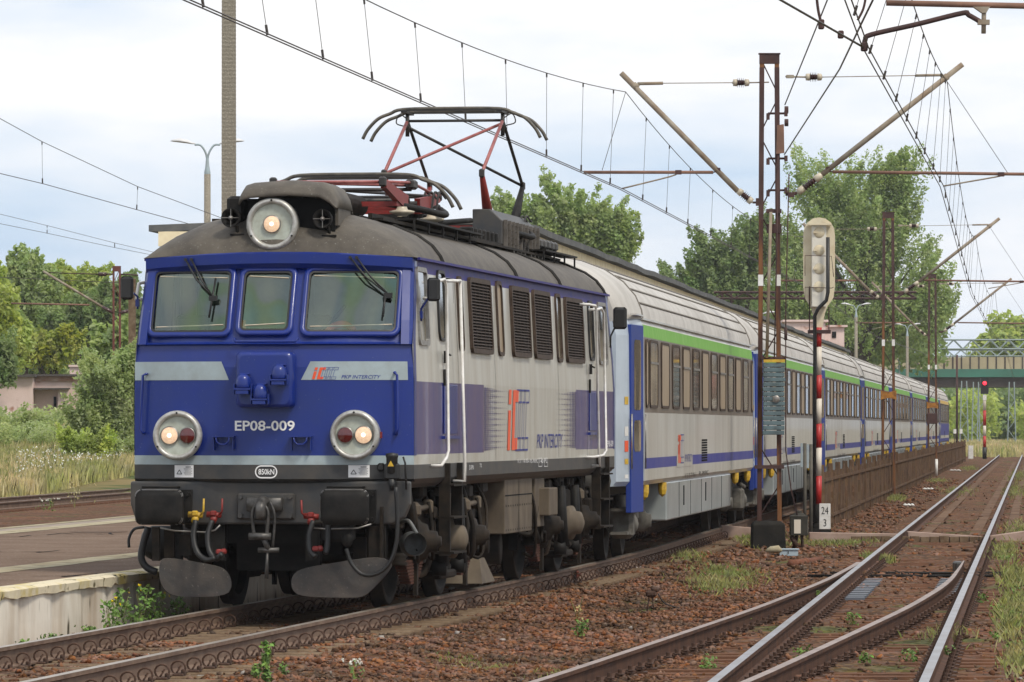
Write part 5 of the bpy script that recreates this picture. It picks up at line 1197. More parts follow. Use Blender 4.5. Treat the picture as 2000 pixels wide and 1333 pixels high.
while y < 93:
    d = DVs(y) if y < 71 else 0
    xl = XB(y)-d-.55; xr = XB(y)+1.505+.55
    if k == 0: s_ = ws_
    else: s_ = ws_.copy(); COL.objects.link(s_); s_.parent = trB
    sc_ = xr-xl; s_.location = ((xl+xr)/2, y, -.0); s_.scale = (1, 1, 1)
    if k == 0 or True:
        # sleepers differ in length: own mesh
        mm = MB(); j = random.uniform(-.04, .04); mm.box(-sc_/2+j, sc_/2+j, -.12, .12, ZB-.38, ZB-.176-random.uniform(0, .008)); me = bpy.data.meshes.new('sleeper'); me.from_pydata(mm.v, [], mm.f); me.materials.append(M['wood']); s_.data = me
    xs__ = {round(XB(y), 3), round(XB(y)+1.505, 3)}
    if y < 66: xs__ |= {round(XB(y)-d, 3)}
    if y < 62: xs__ |= {round(XB(y)+1.505-d, 3)}
    for q_, xx in enumerate(sorted(xs__)):
        if k == 0 and q_ == 0: c = fst
        else: c = fst.copy(); COL.objects.link(c); c.parent = s_
        c.location = (xx-(xl+xr)/2, 0, ZB)
    k += 1; y += .62 if y < 60 else .66
# slide plates and rods under the blade tips
m = MB()
for i in range(12):
    y = 60+i*.66; m.box(XB(y)+.05, XB(y)+.34, y-.08, y+.08, ZB-.172, ZB-.14); m.box(XB(y)+1.505-.42, XB(y)+1.505-.05, y-.08, y+.08, ZB-.172, ZB-.14)
m.each('slide_plate', mat('greased_plate', (.16, .18, .21), .3, .5), trB)
for yy in (68.9, 70.2): m = MB(); m.tube([(XB(yy)-.7, yy, ZB-.15), (XB(yy)+1.9, yy, ZB-.15)], .022, 6); m.build('switch_rod', 'chassis', trB)
m = MB(); m.cbox((XB(71.6)+1.25, 71.6, ZB-.10), (.12, .5, .14), .02); m.build('blade_lock', 'darkband', trB)
# concrete bands beside the rails farther on
m = MB()
for off in (.28, 1.2, 1.85): m.loft([[(XB(y)+off-.10, y, ZB-.15), (XB(y)+off+.10, y, ZB-.15)] for y in range(95, 300, 5)], closed=False)
m.build('sleeper_ends', mat('pale_sleeper_band', (.18, .115, .075), .9, col2=(.11, .065, .042), nscale=1.2, thr=(.42, .55)), trB)
# ---- cross boards of the service crossing
cb = thing('service_crossing', 'pinkish concrete crossing strip laid across the right-hand track', 'crossing', (0, 0, 0))
M['cbd'] = mat('crossing_concrete', (.40, .30, .25), .85, col2=(.30, .21, .17), nscale=3)
for (ua, va, ub, vb) in ((1408, 1026, 1480, 1032), (1580, 1040, 1762, 1043), (1772, 1038, 1918, 1048), (1932, 1047, 2012, 1036)):
    Y = 90.6; a, b = P(ua, va, Y), P(ub, vb, Y); m = MB()
    m.loft([[(p.x, Y-.16, p.z), (p.x, Y+.16, p.z), (p.x, Y+.16, -.4), (p.x, Y-.16, -.4)] for p in (a, (a+b)/2, b)], caps=True); m.build('crossing_slab', 'cbd', cb, bevel=.01)
m = MB(); a = P(1662, 1050, 90.3); b = P(1930, 1050, 90.3); n = 14
for k in range(n): x0 = a.x+(b.x-a.x)*k/n; m.box(x0+.01, x0+(b.x-a.x)/n-.01, 90.2, 90.4, -.33, -.15-random.uniform(0, .02))
m.build('crossing_boards', 'concrete', cb)
# ---- track C on the far left
trC = thing('railway_track', 'farther track on the left, behind the platform and before the dry grass', 'railway track', (0, 0, 0))
def XC(y): return -11.6+.088*(y-131)
for s in (-1, 1): rail([(XC(y)+s*.754, y, .0) for y in range(80, 330, 5)], 'rail', 'railtopdull', trC)
for k in range(60):
    y = 108+k*.65
    if k == 0: m = MB(); m.box(-1.3, 1.3, -.13, .13, -.33, -.172); csl = m.build('sleeper', 'wood', trC)
    o = csl if k == 0 else csl.copy()
    if k: COL.objects.link(o); o.parent = trC
    o.location = (XC(y), y, 0)
m = MB(); m.loft([[(XC(y)-2.4, y, -.30), (XC(y)-1.5, y, -.2), (XC(y)+1.5, y, -.2), (XC(y)+5, y, -.24)] for y in range(80, 330, 5)], closed=False); m.build('ballast_bed', 'ballast', None, kind='structure')
# ---- platform
pf_ = thing('station_platform', 'low asphalt platform with white concrete wall and worn yellow edge at the left', 'platform', (0, 0, 0))
def pe(y): return XA(y)-1.72                 # right edge
def pl_(y): return -8.0+.082*(y-82)          # far left edge at 82 m
def lin(y, X0, Y0, s): return X0+s*(y-Y0)
ypl = list(np.arange(30, 80, 1.))+list(np.arange(80, 330, 5.))
ZP = .32
def band(f0, f1, z, name, matn, parent):
    m = MB(); m.loft([[(f0(y), y, z), (f1(y), y, z)] for y in ypl], closed=False); return m.build(name, matn, parent)
le = lambda y: XA(y)-1.72-6.1 if y > 60 else XA(60)-7.82+.1415*(y-60)+.0
le = lambda y: pe(y)-(5.9+.03*max(0, y-60)*.2)
jit = {y: random.uniform(-.03, .03) for y in ypl}
jit2 = {y: random.uniform(-.04, .04) for y in ypl}
m = MB(); fl = lambda y: P(0, 1010, 82).x+(.0855)*(y-82)
fl = lambda y: XA(y)-1.72-6.5
m.loft([[(fl(y)+.9, y, ZP), (pe(y)-.04, y, ZP)] for y in ypl], closed=False); m.build('paving', 'asphalt', pf_)
m = MB(); m.loft([[(fl(y), y, -.4), (fl(y), y, ZP-.003), (fl(y)+.9, y, ZP-.003)] for y in ypl], closed=False); m.build('far_edge_paving', mat('edge_paving', (.36, .31, .26), .9, col2=(.24, .2, .16), nscale=3), pf_)
m = MB(); m.loft([[(fl(y)+.55+jit[y]*.5, y, ZP+.004), (fl(y)+.95+jit2[y]*.5, y, ZP+.004)] for y in ypl], closed=False); m.loft([[(fl(y)-.02, y, ZP+.002), (fl(y)+.16, y, ZP+.002)] for y in ypl], closed=False); m.build('yellow_line', 'kerbc', pf_)
m = MB(); m.loft([[(pe(y)-1.72+jit[y], y, ZP+.004), (pe(y)-1.30+jit2[y], y, ZP+.004)] for y in ypl], closed=False); m.build('yellow_line', 'kerbc', pf_)
m = MB(); rr = []
random.seed(5)
yed = np.arange(30, 120, .22)
for y in yed:
    j = random.uniform(-.018, .018); rr.append([(pe(y)-.22, y, ZP+.006), (pe(y)-.02+j, y, ZP+.008), (pe(y)+.035+j, y, ZP-.012+j*.3), (pe(y)+.03+j*.8, y, ZP-.045-abs(j)*1.5-random.uniform(0, .035)), (pe(y)-.005, y, ZP-.09)])
m.loft(rr, closed=False); m.build('yellow_edge', 'pedge', pf_)
m = MB(); rr = []
for y in list(np.arange(30, 120, .25))+list(np.arange(120, 320, 5)):
    c = (y % 1.15) < .25; o_ = .028 if c else 0
    rr.append([(pe(y)-.0-o_, y, ZP-.02), (pe(y)+.012*math.sin(y*5)-o_, y, .0), (pe(y)+.0-o_, y, -.5)])
m.loft(rr, closed=False); m.build('platform_wall', 'pwall', pf_)
random.seed(9)
for k in range(5):                           # repaired cracks and stains in the paving
    y0 = random.uniform(44, 74); x0 = random.uniform(-5.4, -.4); pts = [(pe(y0)+x0, y0, ZP+.0035)]
    for q_ in range(9): a = pts[-1]; pts.append((a[0]+random.uniform(-.12, .42), a[1]+random.uniform(-.55, 1.1), ZP+.0035))
    m = MB(); m.loft([[(p[0]-.012-.015*random.random(), p[1], p[2]), (p[0]+.012+.015*random.random(), p[1], p[2])] for p in pts], closed=False); m.build('paving_crack', 'dark', pf_)
for (u, v, a, b) in ((190, 1040, .35, .6),):
    c = P(u, v, (CZ-ZP)*F/(v-HZ)); m = MB(); m.add([(c.x+a*(1+.25*math.sin(3*t))*math.cos(t), c.y+b*(1+.2*math.cos(2*t))*math.sin(t), ZP+.004) for t in [i*math.pi/9 for i in range(18)]], [tuple(range(18))]); m.build('asphalt_patch', mat('patched_asphalt', (.115, .08, .062), .95, col2=(.15, .11, .085), nscale=2, bump=.3, bscale=40), pf_)
# ---- canopy over the platform
cn = thing('platform_canopy', 'long platform canopy with dark felt roof edge and cream boarded soffit behind the train', 'canopy', (0, 0, 0))
def lat(x, y): return x+.102*y
Y0, Y1 = 81.6, 214
m = MB(); 
for (xa, xb, za, zb_, nm, mt) in ((-14.0, -7.95, 4.79, 4.89, 'roof_felt', mat('roof_felt', (.10, .105, .11), .9, col2=(.15, .15, .145), nscale=3, bump=.3, bscale=20)), (-13.85, -8.1, 4.56, 4.785, 'fascia', mat('cream_fascia', (.88, .78, .55), .8, col2=(.74, .62, .42), nscale=4))):
    m = MB(); rr = []
    for y in np.linspace(Y0, Y1, 60):
        j = random.uniform(-.012, .012) if nm == 'roof_felt' else 0; rr.append([(lat(xa, y), y, za), (lat(xb, y)+j, y, za+j), (lat(xb, y)+j, y, zb_+j), (lat((xa+xb)/2, y), y, zb_+.12), (lat(xa, y), y, zb_)])
    m.loft(rr, caps=True); m.build(nm, mt, cn)
m = MB(); y = Y0+.2
while y < Y1-.5:
    for q_ in ((-8.12, -8.9),): m.box(lat(q_[1], y), lat(q_[0], y), y, y+.14, 4.42, 4.545)
    y += 1.1
m.build('soffit_board', mat('soffit_boards', (.36, .28, .17), .85, col2=(.27, .2, .12), nscale=5), cn)
m = MB(); m.loft([[(lat(-13.6, y), y, 4.50), (lat(-8.3, y), y, 4.54)] for y in (Y0+.2, Y1-.2)], closed=False); m.build('soffit', mat('dark_soffit', (.24, .18, .11), .9), cn)
for y in np.arange(86, 212, 9.):
    m = MB(); m.box(lat(-11.1, y), lat(-10.8, y), y, y+.3, .3, 4.55); m.build('canopy_column', 'chdirt_shade2', cn)
# unseen shed, added so the train's glossy side has an ochre wall to mirror
gs = thing('reflection_shed', 'long low ochre shed right of the tracks, added out of view for reflections', 'building', (0, 0, 0))
M['ochre'] = mat('ochre_render', (.62, .52, .38), .9, col2=(.48, .39, .28), nscale=.4)
def SX(y, o=0): return .102*y+15+o
m = MB(); m.loft([[(SX(y), y, -.4), (SX(y), y, 6.6), (SX(y, 9), y, 6.6), (SX(y, 9), y, -.4)] for y in (100, 500)], caps=True); m.build('wall', 'ochre', gs)
m = MB(); m.loft([[(SX(y, -.8), y, 6.6), (SX(y, -.8), y, 6.9), (SX(y, 9.5), y, 7.6), (SX(y, 9.5), y, 6.6)] for y in (99, 501)], caps=True); m.build('roof', 'mast', gs) if False else m.build('roof', mat('shed_roof', (.09, .08, .075), .9), gs)
for k in range(26):
    y = 104+k*15.; m = MB(); w = 6 if k % 3 == 0 else 4.; z0_, z1_ = (-.3, 4.2) if k % 3 == 0 else (1.6, 4.6)
    m.loft([[(SX(q_, -.05), q_, z0_), (SX(q_, -.05), q_, z1_), (SX(q_, -.01), q_, z1_), (SX(q_, -.01), q_, z0_)] for q_ in (y, y+w)], caps=True); m.build('door' if k % 3 == 0 else 'window', mat('shed_door', (.12, .05, .04), .8) if k % 3 == 0 else 'dark', gs)
# ================================================================== POSTS, MASTS, SIGNALS
M['mast'] = mat('rusty_mast_steel', (.075, .042, .036), .75, col2=(.20, .095, .045), nscale=2.2, stretch=(3, 3, .35), thr=(.48, .62), bump=.2, bscale=30)
M['mastdk'] = mat('dark_mast_steel', (.055, .035, .034), .7, col2=(.09, .05, .045), nscale=3)
M['tube'] = mat('weathered_tube', (.33, .29, .23), .65, col2=(.22, .16, .11), nscale=4)
M['tuberust'] = mat('rusty_tube', (.25, .14, .10), .7, col2=(.17, .10, .075), nscale=4)
M['wire'] = mat('catenary_wire', (.06, .05, .045), .5, .4)
M['weight'] = mat('weight_blue_grey', (.14, .20, .22), .8, col2=(.10, .13, .14), nscale=6, bump=.4, bscale=30)
M['tar'] = mat('tarred_concrete', (.018, .017, .016), .85, col2=(.03, .028, .024), nscale=4, bump=.3, bscale=12)
def insul(m, a, b):
    a, b = Vector(a), Vector(b); d = b-a; L_ = d.length
    m.lathe(a, d, [(0, .02), (.02*L_/.4, .02), (.05*L_, .055), (.28*L_, .06), (.30*L_, .03)], 12)
    m.lathe(a, d, [(.70*L_, .03), (.72*L_, .06), (.95*L_, .055), (L_, .02)], 12)
def insul2(m, a, b):
    a, b = Vector(a), Vector(b); d = b-a; L_ = d.length; pr = [(.28*L_, .03)]
    for k in range(4): t = .33+.1*k; pr += [((t-.03)*L_, .04), (t*L_, .085), ((t+.015)*L_, .045)]
    m.lathe(a, d, pr+[(.72*L_, .03)], 12)
MX, MY = 4.14, 84.0
def Q(u, v, dy=0): p = P(u, v, MY); return (p.x-MX, dy, p.z)   # relative to the near mast
def make_mast():
    root = thing('catenary_mast', 'x', 'catenary mast', (0, 0, 0))
    zt = Q(1505, 108)[2]
    def X(z, s): t = (z+.3)/(zt+.3); return s*(.165-.045*t)
    for s in (-1, 1):
        m = MB()
        for (xa, xb, ya, yb__) in ((-.035, .035, -.05, -.042), (-.035, .035, .042, .05), (-.004 if s > 0 else -.004, .004, -.042, .042)):
            m.loft([[(X(z, s)+xa, ya, z), (X(z, s)+xb, ya, z), (X(z, s)+xb, yb__, z), (X(z, s)+xa, yb__, z)] for z in (-.3, 1.2, 2.5, 4, 6, zt)], caps=True)
        m.loft([[(X(z, s)-.034, -.0415, z), (X(z, s)+.034, -.0415, z), (X(z, s)+.034, .0415, z), (X(z, s)-.034, .0415, z)] for z in (-.3, zt)], caps=True)
        m.build('mast_leg', 'mast', root)
        zb = Q(1500, 548)[2]; m = MB(); m.box(X(zb, s)-.04, X(zb, s)+.04, -.056, .056, zb-.09, zb+.09); m.build('white_band', 'white', root)
        zb = Q(1500, 430)[2]
        m = MB(); m.loft([[(X(z, s)-.038, -.053, z), (X(z, s)+.038, -.053, z), (X(z, s)+.038, .053, z), (X(z, s)-.038, .053, z)] for z in (zb, zt-.2)], caps=True); m.build('mast_leg', 'mastdk', root) 
    m = MB(); z = .3; s = 1
    while z < zt-.4:
        m.tube([(X(z, -s), 0, z), (X(z+.5, s), 0, z+.5)], .011, 5); s = -s; z += .62 if z < 6.6 else .5
    m.build('lattice_bracing', 'mastdk', root)
    m = MB(); m.box(-.16, .16, -.06, .06, zt-.14, zt+.01); m.box(-.175, .175, -.07, .07, zt+.01, zt+.03); m.build('mast_cap', 'mastdk', root)
    # right-hand bracket
    def part(name, mt, fn): m = MB(); fn(m); return m.build(name, mt, root)
    part('bracket_tube', 'tube', lambda m: m.tube([Q(1606, 341), Q(1880, 126)], .045, 10))
    part('bracket_tube', 'tube', lambda m: m.tube([Q(1213, 143), Q(1441, 374)], .045, 10))
    part('insulator', 'insul', lambda m: insul(m, Q(1556, 378), Q(1606, 341))); part('insulator', 'insulb', lambda m: insul2(m, Q(1556, 378), Q(1606, 341)))
    part('insulator', 'insul', lambda m: insul(m, Q(1470, 396), Q(1441, 372))); part('insulator', 'insulb', lambda m: insul2(m, Q(1470, 396), Q(1441, 372)))
    part('insulator', 'insul', lambda m: insul(m, Q(1572, 151), Q(1606, 151))); part('insulator', 'insulb', lambda m: insul2(m, Q(1572, 151), Q(1606, 151)))
    part('insulator', 'insul', lambda m: insul(m, Q(1430, 162), Q(1464, 162))); part('insulator', 'insulb', lambda m: insul2(m, Q(1430, 162), Q(1464, 162)))
    part('tie_rod', 'tube', lambda m: (m.tube([Q(1606, 151), Q(1788, 148)], .008, 6), m.tube([Q(1788, 148), Q(1842, 147)], .022, 8), m.tube([Q(1842, 147), Q(1850, 158)], .05, 8), m.tube([Q(1534, 150), Q(1572, 151)], .015, 6), m.cbox(Q(1543, 150), (.12, .1, .05))))
    part('tie_rod', 'tube', lambda m: (m.tube([Q(1430, 162), Q(1295, 163)], .008, 6), m.tube([Q(1295, 163), Q(1245, 164)], .026, 8), m.tube([Q(1245, 164), Q(1237, 174)], .05, 8), m.tube([Q(1464, 162), Q(1502, 161)], .012, 6)))
    part('mast_bracket', 'mastdk', lambda m: (m.tube([Q(1534, 380), Q(1556, 378)], .03, 6), m.cbox(Q(1545, 381), (.10, .1, .07)), m.tube([Q(1492, 396), Q(1470, 396)], .02, 6), m.cbox(Q(1480, 395), (.06, .1, .12))))
    part('registration_arm', 'tuberust', lambda m: m.tube([Q(1626, 336), Q(2030, 341)], .026, 8)); part('registration_arm', 'tuberust', lambda m: m.tube([Q(1140, 337), Q(1393, 337)], .026, 8))
    part('steady_arm', 'tube', lambda m: m.tube(smoothpts([Q(1970, 340), Q(1945, 346), Q(1842, 364)], 3), .014, 6)); part('steady_arm', 'tube', lambda m: m.tube(smoothpts([Q(1322, 338), Q(1310, 345), Q(1214, 369)], 3), .014, 6))
    part('clamp', 'mastdk', lambda m: (m.cbox(Q(1618, 330), (.08, .08, .06)), m.cbox(Q(1402, 332), (.08, .08, .06)), m.cbox(Q(1955, 341), (.1, .06, .07)), m.cbox(Q(1325, 337), (.1, .06, .07)), m.tube([Q(1618, 335), Q(1626, 336)], .012, 6), m.tube([Q(1402, 335), Q(1393, 337)], .012, 6)))
    part('suspension_wire', 'wire', lambda m: (m.tube([Q(1850, 160), Q(1968, 338)], .005, 5), m.tube([Q(1222, 180), Q(1176, 333)], .005, 5)))
    return root
mast = make_mast(); mast.location = (MX, MY, 0)
mast['label'] = 'nearest rusty twin-leg catenary mast on a black block, carrying the weight stack'
m2 = copy_tree(mast); m2.location = (P(1735, 900, 146).x, 146, 0); m2['label'] = 'middle rusty twin-leg catenary mast standing at the brown fence'
m3 = copy_tree(mast); m3.location = (P(1821, 900, 205).x, 205, 0); m3['label'] = 'farthest of the three rusty catenary masts, near the end of the fence'
for k in (mast, m2, m3): k['group'] = 'rusty catenary masts beside the train'
for o_, zz in ((m2, (1728-0, 772)), (m3, (1, 772))):
    z = CZ+(HZ-772)/F*146 if o_ is m2 else CZ+(HZ-792)/F*205
    m = MB(); m.prism([(-.22, z-.13), (-.22, z+.13), (-.05, z+.09), (.05, z+.09), (.22, z+.13), (.22, z-.13), (.05, z-.09), (-.05, z-.09)], -.09, -.065, 'y'); m.build('number_plate', mat('orange_rust_plate', (.45, .20, .04), .7, col2=(.2, .09, .03), nscale=9), o_)
z = CZ+(HZ-818)/F*205; m = MB(); m.cbox((-.02, -.1, z), (.42, .2, .42), .02); m.build('switch_box', 'mastdk', m3)
# near mast extras
def bl_(u0, u1, v0, v1, y0, y1): a, b = Q(u0, v1), Q(u1, v0); return a[0], b[0], y0, y1, a[2], b[2]
m = MB(); a = bl_(1466, 1534, 1018, 1078, -.3, .35); cxm = (a[0]+a[1])/2
m.loft([[(a[0], -.32, a[4]-.15), (a[1], -.32, a[4]-.15), (a[1], .35, a[4]-.15), (a[0], .35, a[4]-.15)], [(a[0]+.02, -.3, a[5]-.05), (a[1]-.02, -.3, a[5]-.05), (a[1]-.02, .33, a[5]-.05), (a[0]+.02, .33, a[5]-.05)], [(a[0]+.08, -.22, a[5]), (a[1]-.08, -.22, a[5]), (a[1]-.08, .3, a[5]), (a[0]+.08, .3, a[5])]], caps=True); m.build('foundation_block', 'tar', mast, bevel=.02)
m = MB(); m.box(*bl_(1474, 1531, 909, 916, -.09, .09)); m.box(*bl_(1486, 1534, 697, 703, -.08, .08)); m.box(*bl_(1496, 1526, 409, 417, -.09, -.06)); m.box(*bl_(1498, 1526, 438, 456, -.06, .06)); m.build('cross_plate', 'mastdk', mast)
m = MB(); m.tube([Q(1505, 415, -.1), Q(1497, 700, -.1)], .026, 8); m.build('guide_pipe', 'tube', mast)
m = MB(); m.prism([Q(1517, 246)[::2], Q(1530, 244)[::2], Q(1531, 300)[::2], Q(1515, 302)[::2]], -.16, -.1, 'y'); m.build('pulley_guard', 'tuberust', mast)
m = MB()
for v in (222, 310, 372): m.tube([Q(1500, v), Q(1538, v)], .02, 6); m.cbox(Q(1500, v+6), (.05, .12, .1)); m.cbox(Q(1535, v), (.05, .12, .09))
for v in (200, 225): m.lathe(Q(1536, v+15), (1, 0, 0), [(-.03, .06), (.03, .06), (.03, .0001)], 10)
m.build('pulley', 'mastdk', mast)
wt = thing('tension_weight_stack', 'stack of blue-grey slab weights with yellow top slab hanging in the nearest mast', 'weights', (MX, MY, 0))
nw = 15; v = 709
for k in range(nw):
    dv = (850-709)/nw; j = random.uniform(-.012, .012); a = bl_(1489, 1531, v+.8, v+dv-.4, -.30, -.13); m = MB(); m.box(a[0]+j, a[1]+j, *a[2:]); m.build('weight_slab', 'weight', wt, bevel=.008); v += dv
m = MB(); m.box(*bl_(1490, 1531, 703, 708.5, -.31, -.12)); m.build('top_slab', 'yellow', wt)
m = MB(); m.tube([Q(1511, 703, -.2), Q(1516, 500, -.15), Q(1519, 300, -.13)], .012, 6); m.tube([Q(1541, 340, 0), Q(1534, 600, -.1), Q(1534, 880, -.1), Q(1545, 960, -.1), Q(1560, 1020, -.1)], .011, 6); m.tube([Q(1534, 640, -.1), Q(1534, 665, -.1)], .025, 8); m.build('tension_rope', 'mastdk', wt)
m = MB(); m.lathe(Q(1514, 780, -.32), (0, 1, 0), [(-.01, .0001), (-.01, .05), (.0, .06)], 14); m.build('weight_plate', 'steel', wt)
# feeder wires from the mast towards the near right
def wire(pts, r, name, label, n=8):
    m = MB(); m.tube(pts, r, 5); o = m.build(name, 'wire', None); return tag(o, label, 'wire')
wire([P(1532, 302, 84), P(1640, 135, 66), P(1683, 45, 54), P(1705, 0, 52)], .011, 'anchor_wire', 'dark tensioning wire rising from the nearest mast to the clamp at the top right')
wire([P(1533, 205, 84), P(1598, 45, 70), P(1616, 0, 66)], .010, 'anchor_wire', 'thinner tensioning wire left of the other one, from the nearest mast to the top edge')
# overhead line: messenger + contact wires + droppers
def overhead(label, cz_pts, mz_pts, drops, double=True, r=.0075):
    o = thing('overhead_line', label, 'overhead wire', (0, 0, 0), 0, 'overhead lines above the tracks')
    for d in ((-.03, .03) if double else (0,)):
        m = MB(); m.tube([Vector(p)+Vector((d, 0, 0)) for p in cz_pts], r, 5); m.build('contact_wire', 'wire', o)
    m = MB(); m.tube(mz_pts, r*.95, 5); m.build('messenger_wire', 'wire', o)
    for a, b in drops:
        a, b = Vector(a), Vector(b); m = MB(); m.tube([a, b], .0035, 4); dn = (b-a).normalized()
        m.tube([b-dn*.10, b], .014, 5); m.tube([a, a+dn*.06], .012, 5); m.build('dropper', 'wire', o)
    return o
def para(a, b, sag, n=24):
    a, b = Vector(a), Vector(b); return [a.lerp(b, t)-Vector((0, 0, 4*sag*t*(1-t))) for t in [i/n for i in range(n+1)]]
def zline(pts, y): 
    for a, b in zip(pts[:-1], pts[1:]):
        if (a[1]-y)*(b[1]-y) <= 0 and a[1] != b[1]: t = (y-a[1])/(b[1]-a[1]); return Vector(a).lerp(Vector(b), t)
    return None
def cw(f, spans, zc, stag): return [(f(y)+s, y, zc) for y, s in zip(spans, stag)]
cA = [(XA(22)+.2, 22, 5.45), P(1214, 370, 84), P(1598, 573, 146), P(1715, 660, 205), (XA(262)+.2, 262, 5.5), (XA(330), 330, 5.5)]
mA = para((XA(22)-.1, 22, 7.1), P(1222, 180, 84), .72)+para(P(1222, 180, 84), (cA[2][0], 146, 7.1), .75)[1:]+para((cA[2][0], 146, 7.1), (cA[3][0], 205, 7.1), .75)[1:]+para((cA[3][0], 205, 7.1), (cA[4][0], 262, 7.1), .75)[1:]
dr = []
for yv in [26, 30.5, 35, 39.5, 43, 46.8, 50.2, 53.6, 57, 60.8, 64.8, 69, 73.5, 78, 82.2, 88, 93, 98, 104, 110, 116, 122, 128, 134, 140, 152, 160, 168, 176, 184, 192, 199]:
    a, b = zline(mA, yv), zline(cA, yv)
    if a and b: dr.append((a+Vector((0, 0, 0)), b))
overhead('wires over the train, running from the top left down past the raised pantograph', cA, mA, dr)
cB = [(XB(22)+.75, 22, 5.6), P(1690, 92, 53), P(1840, 365, 84), P(1898, 575, 146), (XB(205)+.6, 205, 5.5), (XB(262)+.9, 262, 5.5), (XB(400)+.7, 400, 5.5)]
p84 = P(1850, 160, 84)
mB = para((XB(22)+.9, 22, 7.3), p84, .72)+para(p84, (P(1905, 500, 146).x, 146, 7.1), .75)[1:]+para((P(1905, 500, 146).x, 146, 7.1), (XB(205)+.75, 205, 7.1), .75)[1:]+para((XB(205)+.75, 205, 7.1), (XB(262)+.75, 262, 7.1), .75)[1:]
dr = []
for yv in [28, 34, 39, 44, 49, 54, 58, 62, 66, 70, 74, 78.5, 82.5, 88, 93, 98, 104, 110, 116, 122, 128, 134, 140, 152, 160, 168, 176, 184, 192, 199]:
    a, b = zline(mB, yv), zline(cB, yv)
    if a and b: dr.append((a, b))
overhead('wires of the right-hand track, falling from the top right towards the bridge', cB, mB, dr)
cD = [(0.2, 30, 5.65), P(1500, 0, 47.2), P(1690, 90, 53.3), P(1705, 115, 55)]
m = MB(); m.tube([P(1430, -40, 45), P(1515, -5, 47.5), P(1692, 96, 53.2)], .012, 5); o = m.build('splice_wire', 'wire'); tag(o, 'clamped double wire coming in from the top edge to the dark curved arm', 'wire')
# the nearer bracket at the top right, with its curved pull-off arm
bk = thing('pull_off_bracket', 'horizontal rusty tube at the top right corner with dark bent pull-off arm', 'bracket', (P(1800, 60, 53).x, 53, 5.7)); bo = Vector(bk.location)
def B(u, v): p = P(u, v, 53)-bo; return (p.x, p.y, p.z)
m = MB(); m.tube([B(1731, 6), B(2040, 13)], .031, 10); m.build('registration_tube', 'tuberust', bk)
m = MB(); m.tube(smoothpts([B(1688, 95), B(1690, 78), B(1702, 68), B(1790, 48), B(1880, 26), B(1892, 30), B(1920, 46)], 5), .026, 8); m.build('bent_arm', 'mastdk', bk)
m = MB(); m.prism([B(1900, 14)[::2], B(1933, 14)[::2], B(1926, 26)[::2], B(1917, 26)[::2]], -.04, .04, 'y'); m.tube([B(1922, 10), B(1921, 66)], .024, 8); m.cbox(B(1921, 44), (.12, .07, .05)); m.build('hanger', 'tube', bk)
m = MB(); m.cbox(B(1688, 92), (.07, .08, .09), .01); m.cbox(B(1642, 68), (.06, .08, .08), .01); m.cbox(B(1604, 48), (.06, .08, .10), .01); m.build('wire_clamp', 'mastdk', bk)
m = MB(); m.tube(smoothpts([B(1604, 46), B(1598, 20), B(1594, -15)], 4), .016, 6); m.tube(smoothpts([B(1675, 40), B(1686, 18), B(1692, -10)], 4), .014, 6); m.build('jumper', 'mastdk', bk)
# left-hand overhead wires
def lw(pts): return [P(*p) for p in pts]
c1 = lw([(-60, 325, 95), (83, 359, 100), (267, 410, 106), (440, 457, 113), (520, 480, 118)]); m1 = lw([(-60, 195, 95), (0, 232, 97), (82, 277, 100), (269, 365, 106), (440, 415+14, 113), (520, 452, 118)])
overhead('upper pair of wires crossing the sky left of the engine', c1, m1, [(m1[2], c1[1]), (m1[3], c1[2])], False)
c1 = lw([(-60, 425, 150), (92, 456, 158), (224, 484, 165), (330, 505, 172)]); m1 = lw([(-60, 404, 150), (92, 441, 158), (224, 475, 165), (330, 500, 172)])
overhead('lower pair of wires close together left of the engine above the trees', c1, m1, [(m1[1], c1[1]), (m1[2], c1[2])], False)
wire(lw([(-40, 540, 190), (300, 556, 190)]), .012, 'cross_wire', 'level wire in front of the left trees below the mast bracket')
# left mast
lm = thing('catenary_mast', 'red-brown twin-leg mast left of the engine with a long slanted bracket tube', 'catenary mast', (P(228, 700, 190).x, 190, 0)); lo_ = Vector(lm.location)
def Lq(u, v): p = P(u, v, 190)-lo_; return (p.x, p.y, p.z)
zt = Lq(228, 520)[2]
for s in (-1, 1): m = MB(); m.box(s*.115-.035, s*.115+.035, -.05, .05, 0, zt); m.build('mast_leg', mat('red_mast_steel', (.18, .055, .045), .7, col2=(.12, .05, .04), nscale=3), lm)
m = MB(); m.box(-.15, .15, -.06, .06, zt-.2, zt); z = .4; s = 1
while z < zt-.5: m.tube([(-.115*s, 0, z), (.115*s, 0, z+.5)], .012, 5); z += .55; s = -s
m.build('lattice_bracing', MATS['red_mast_steel'], lm)
m = MB(); m.tube([Lq(84, 530), Lq(200, 600)], .045, 8); m.tube([Lq(250, 608), Lq(268, 598)], .05, 8); m.build('bracket_tube', 'tube', lm)
m = MB(); m.tube([Lq(200, 600), Lq(222, 612)], .06, 8); m.tube([Lq(232, 612), Lq(250, 608)], .06, 8); m.tube([Lq(192, 536), Lq(208, 536)], .07, 8); m.build('insulator', 'insulb', lm)
m = MB(); m.tube([Lq(95, 533), Lq(192, 536)], .022, 6); m.tube([Lq(208, 536), Lq(222, 536)], .03, 6); m.tube([Lq(234, 536), Lq(270, 538)], .03, 6); m.build('tie_rod', 'mastdk', lm)
m = MB(); m.tube([Lq(22, 593), Lq(175, 596)], .032, 8); m.build('registration_arm', 'tuberust', lm)
lp2 = MB(); lp2.box(P(258, 600, 180).x-.12, P(258, 600, 180).x+.12, 179.9, 180.15, 0, P(258, 545, 180).z); tag(lp2.build('concrete_post', 'concrete'), 'slim concrete post just left of the engine behind its mirror', 'post')
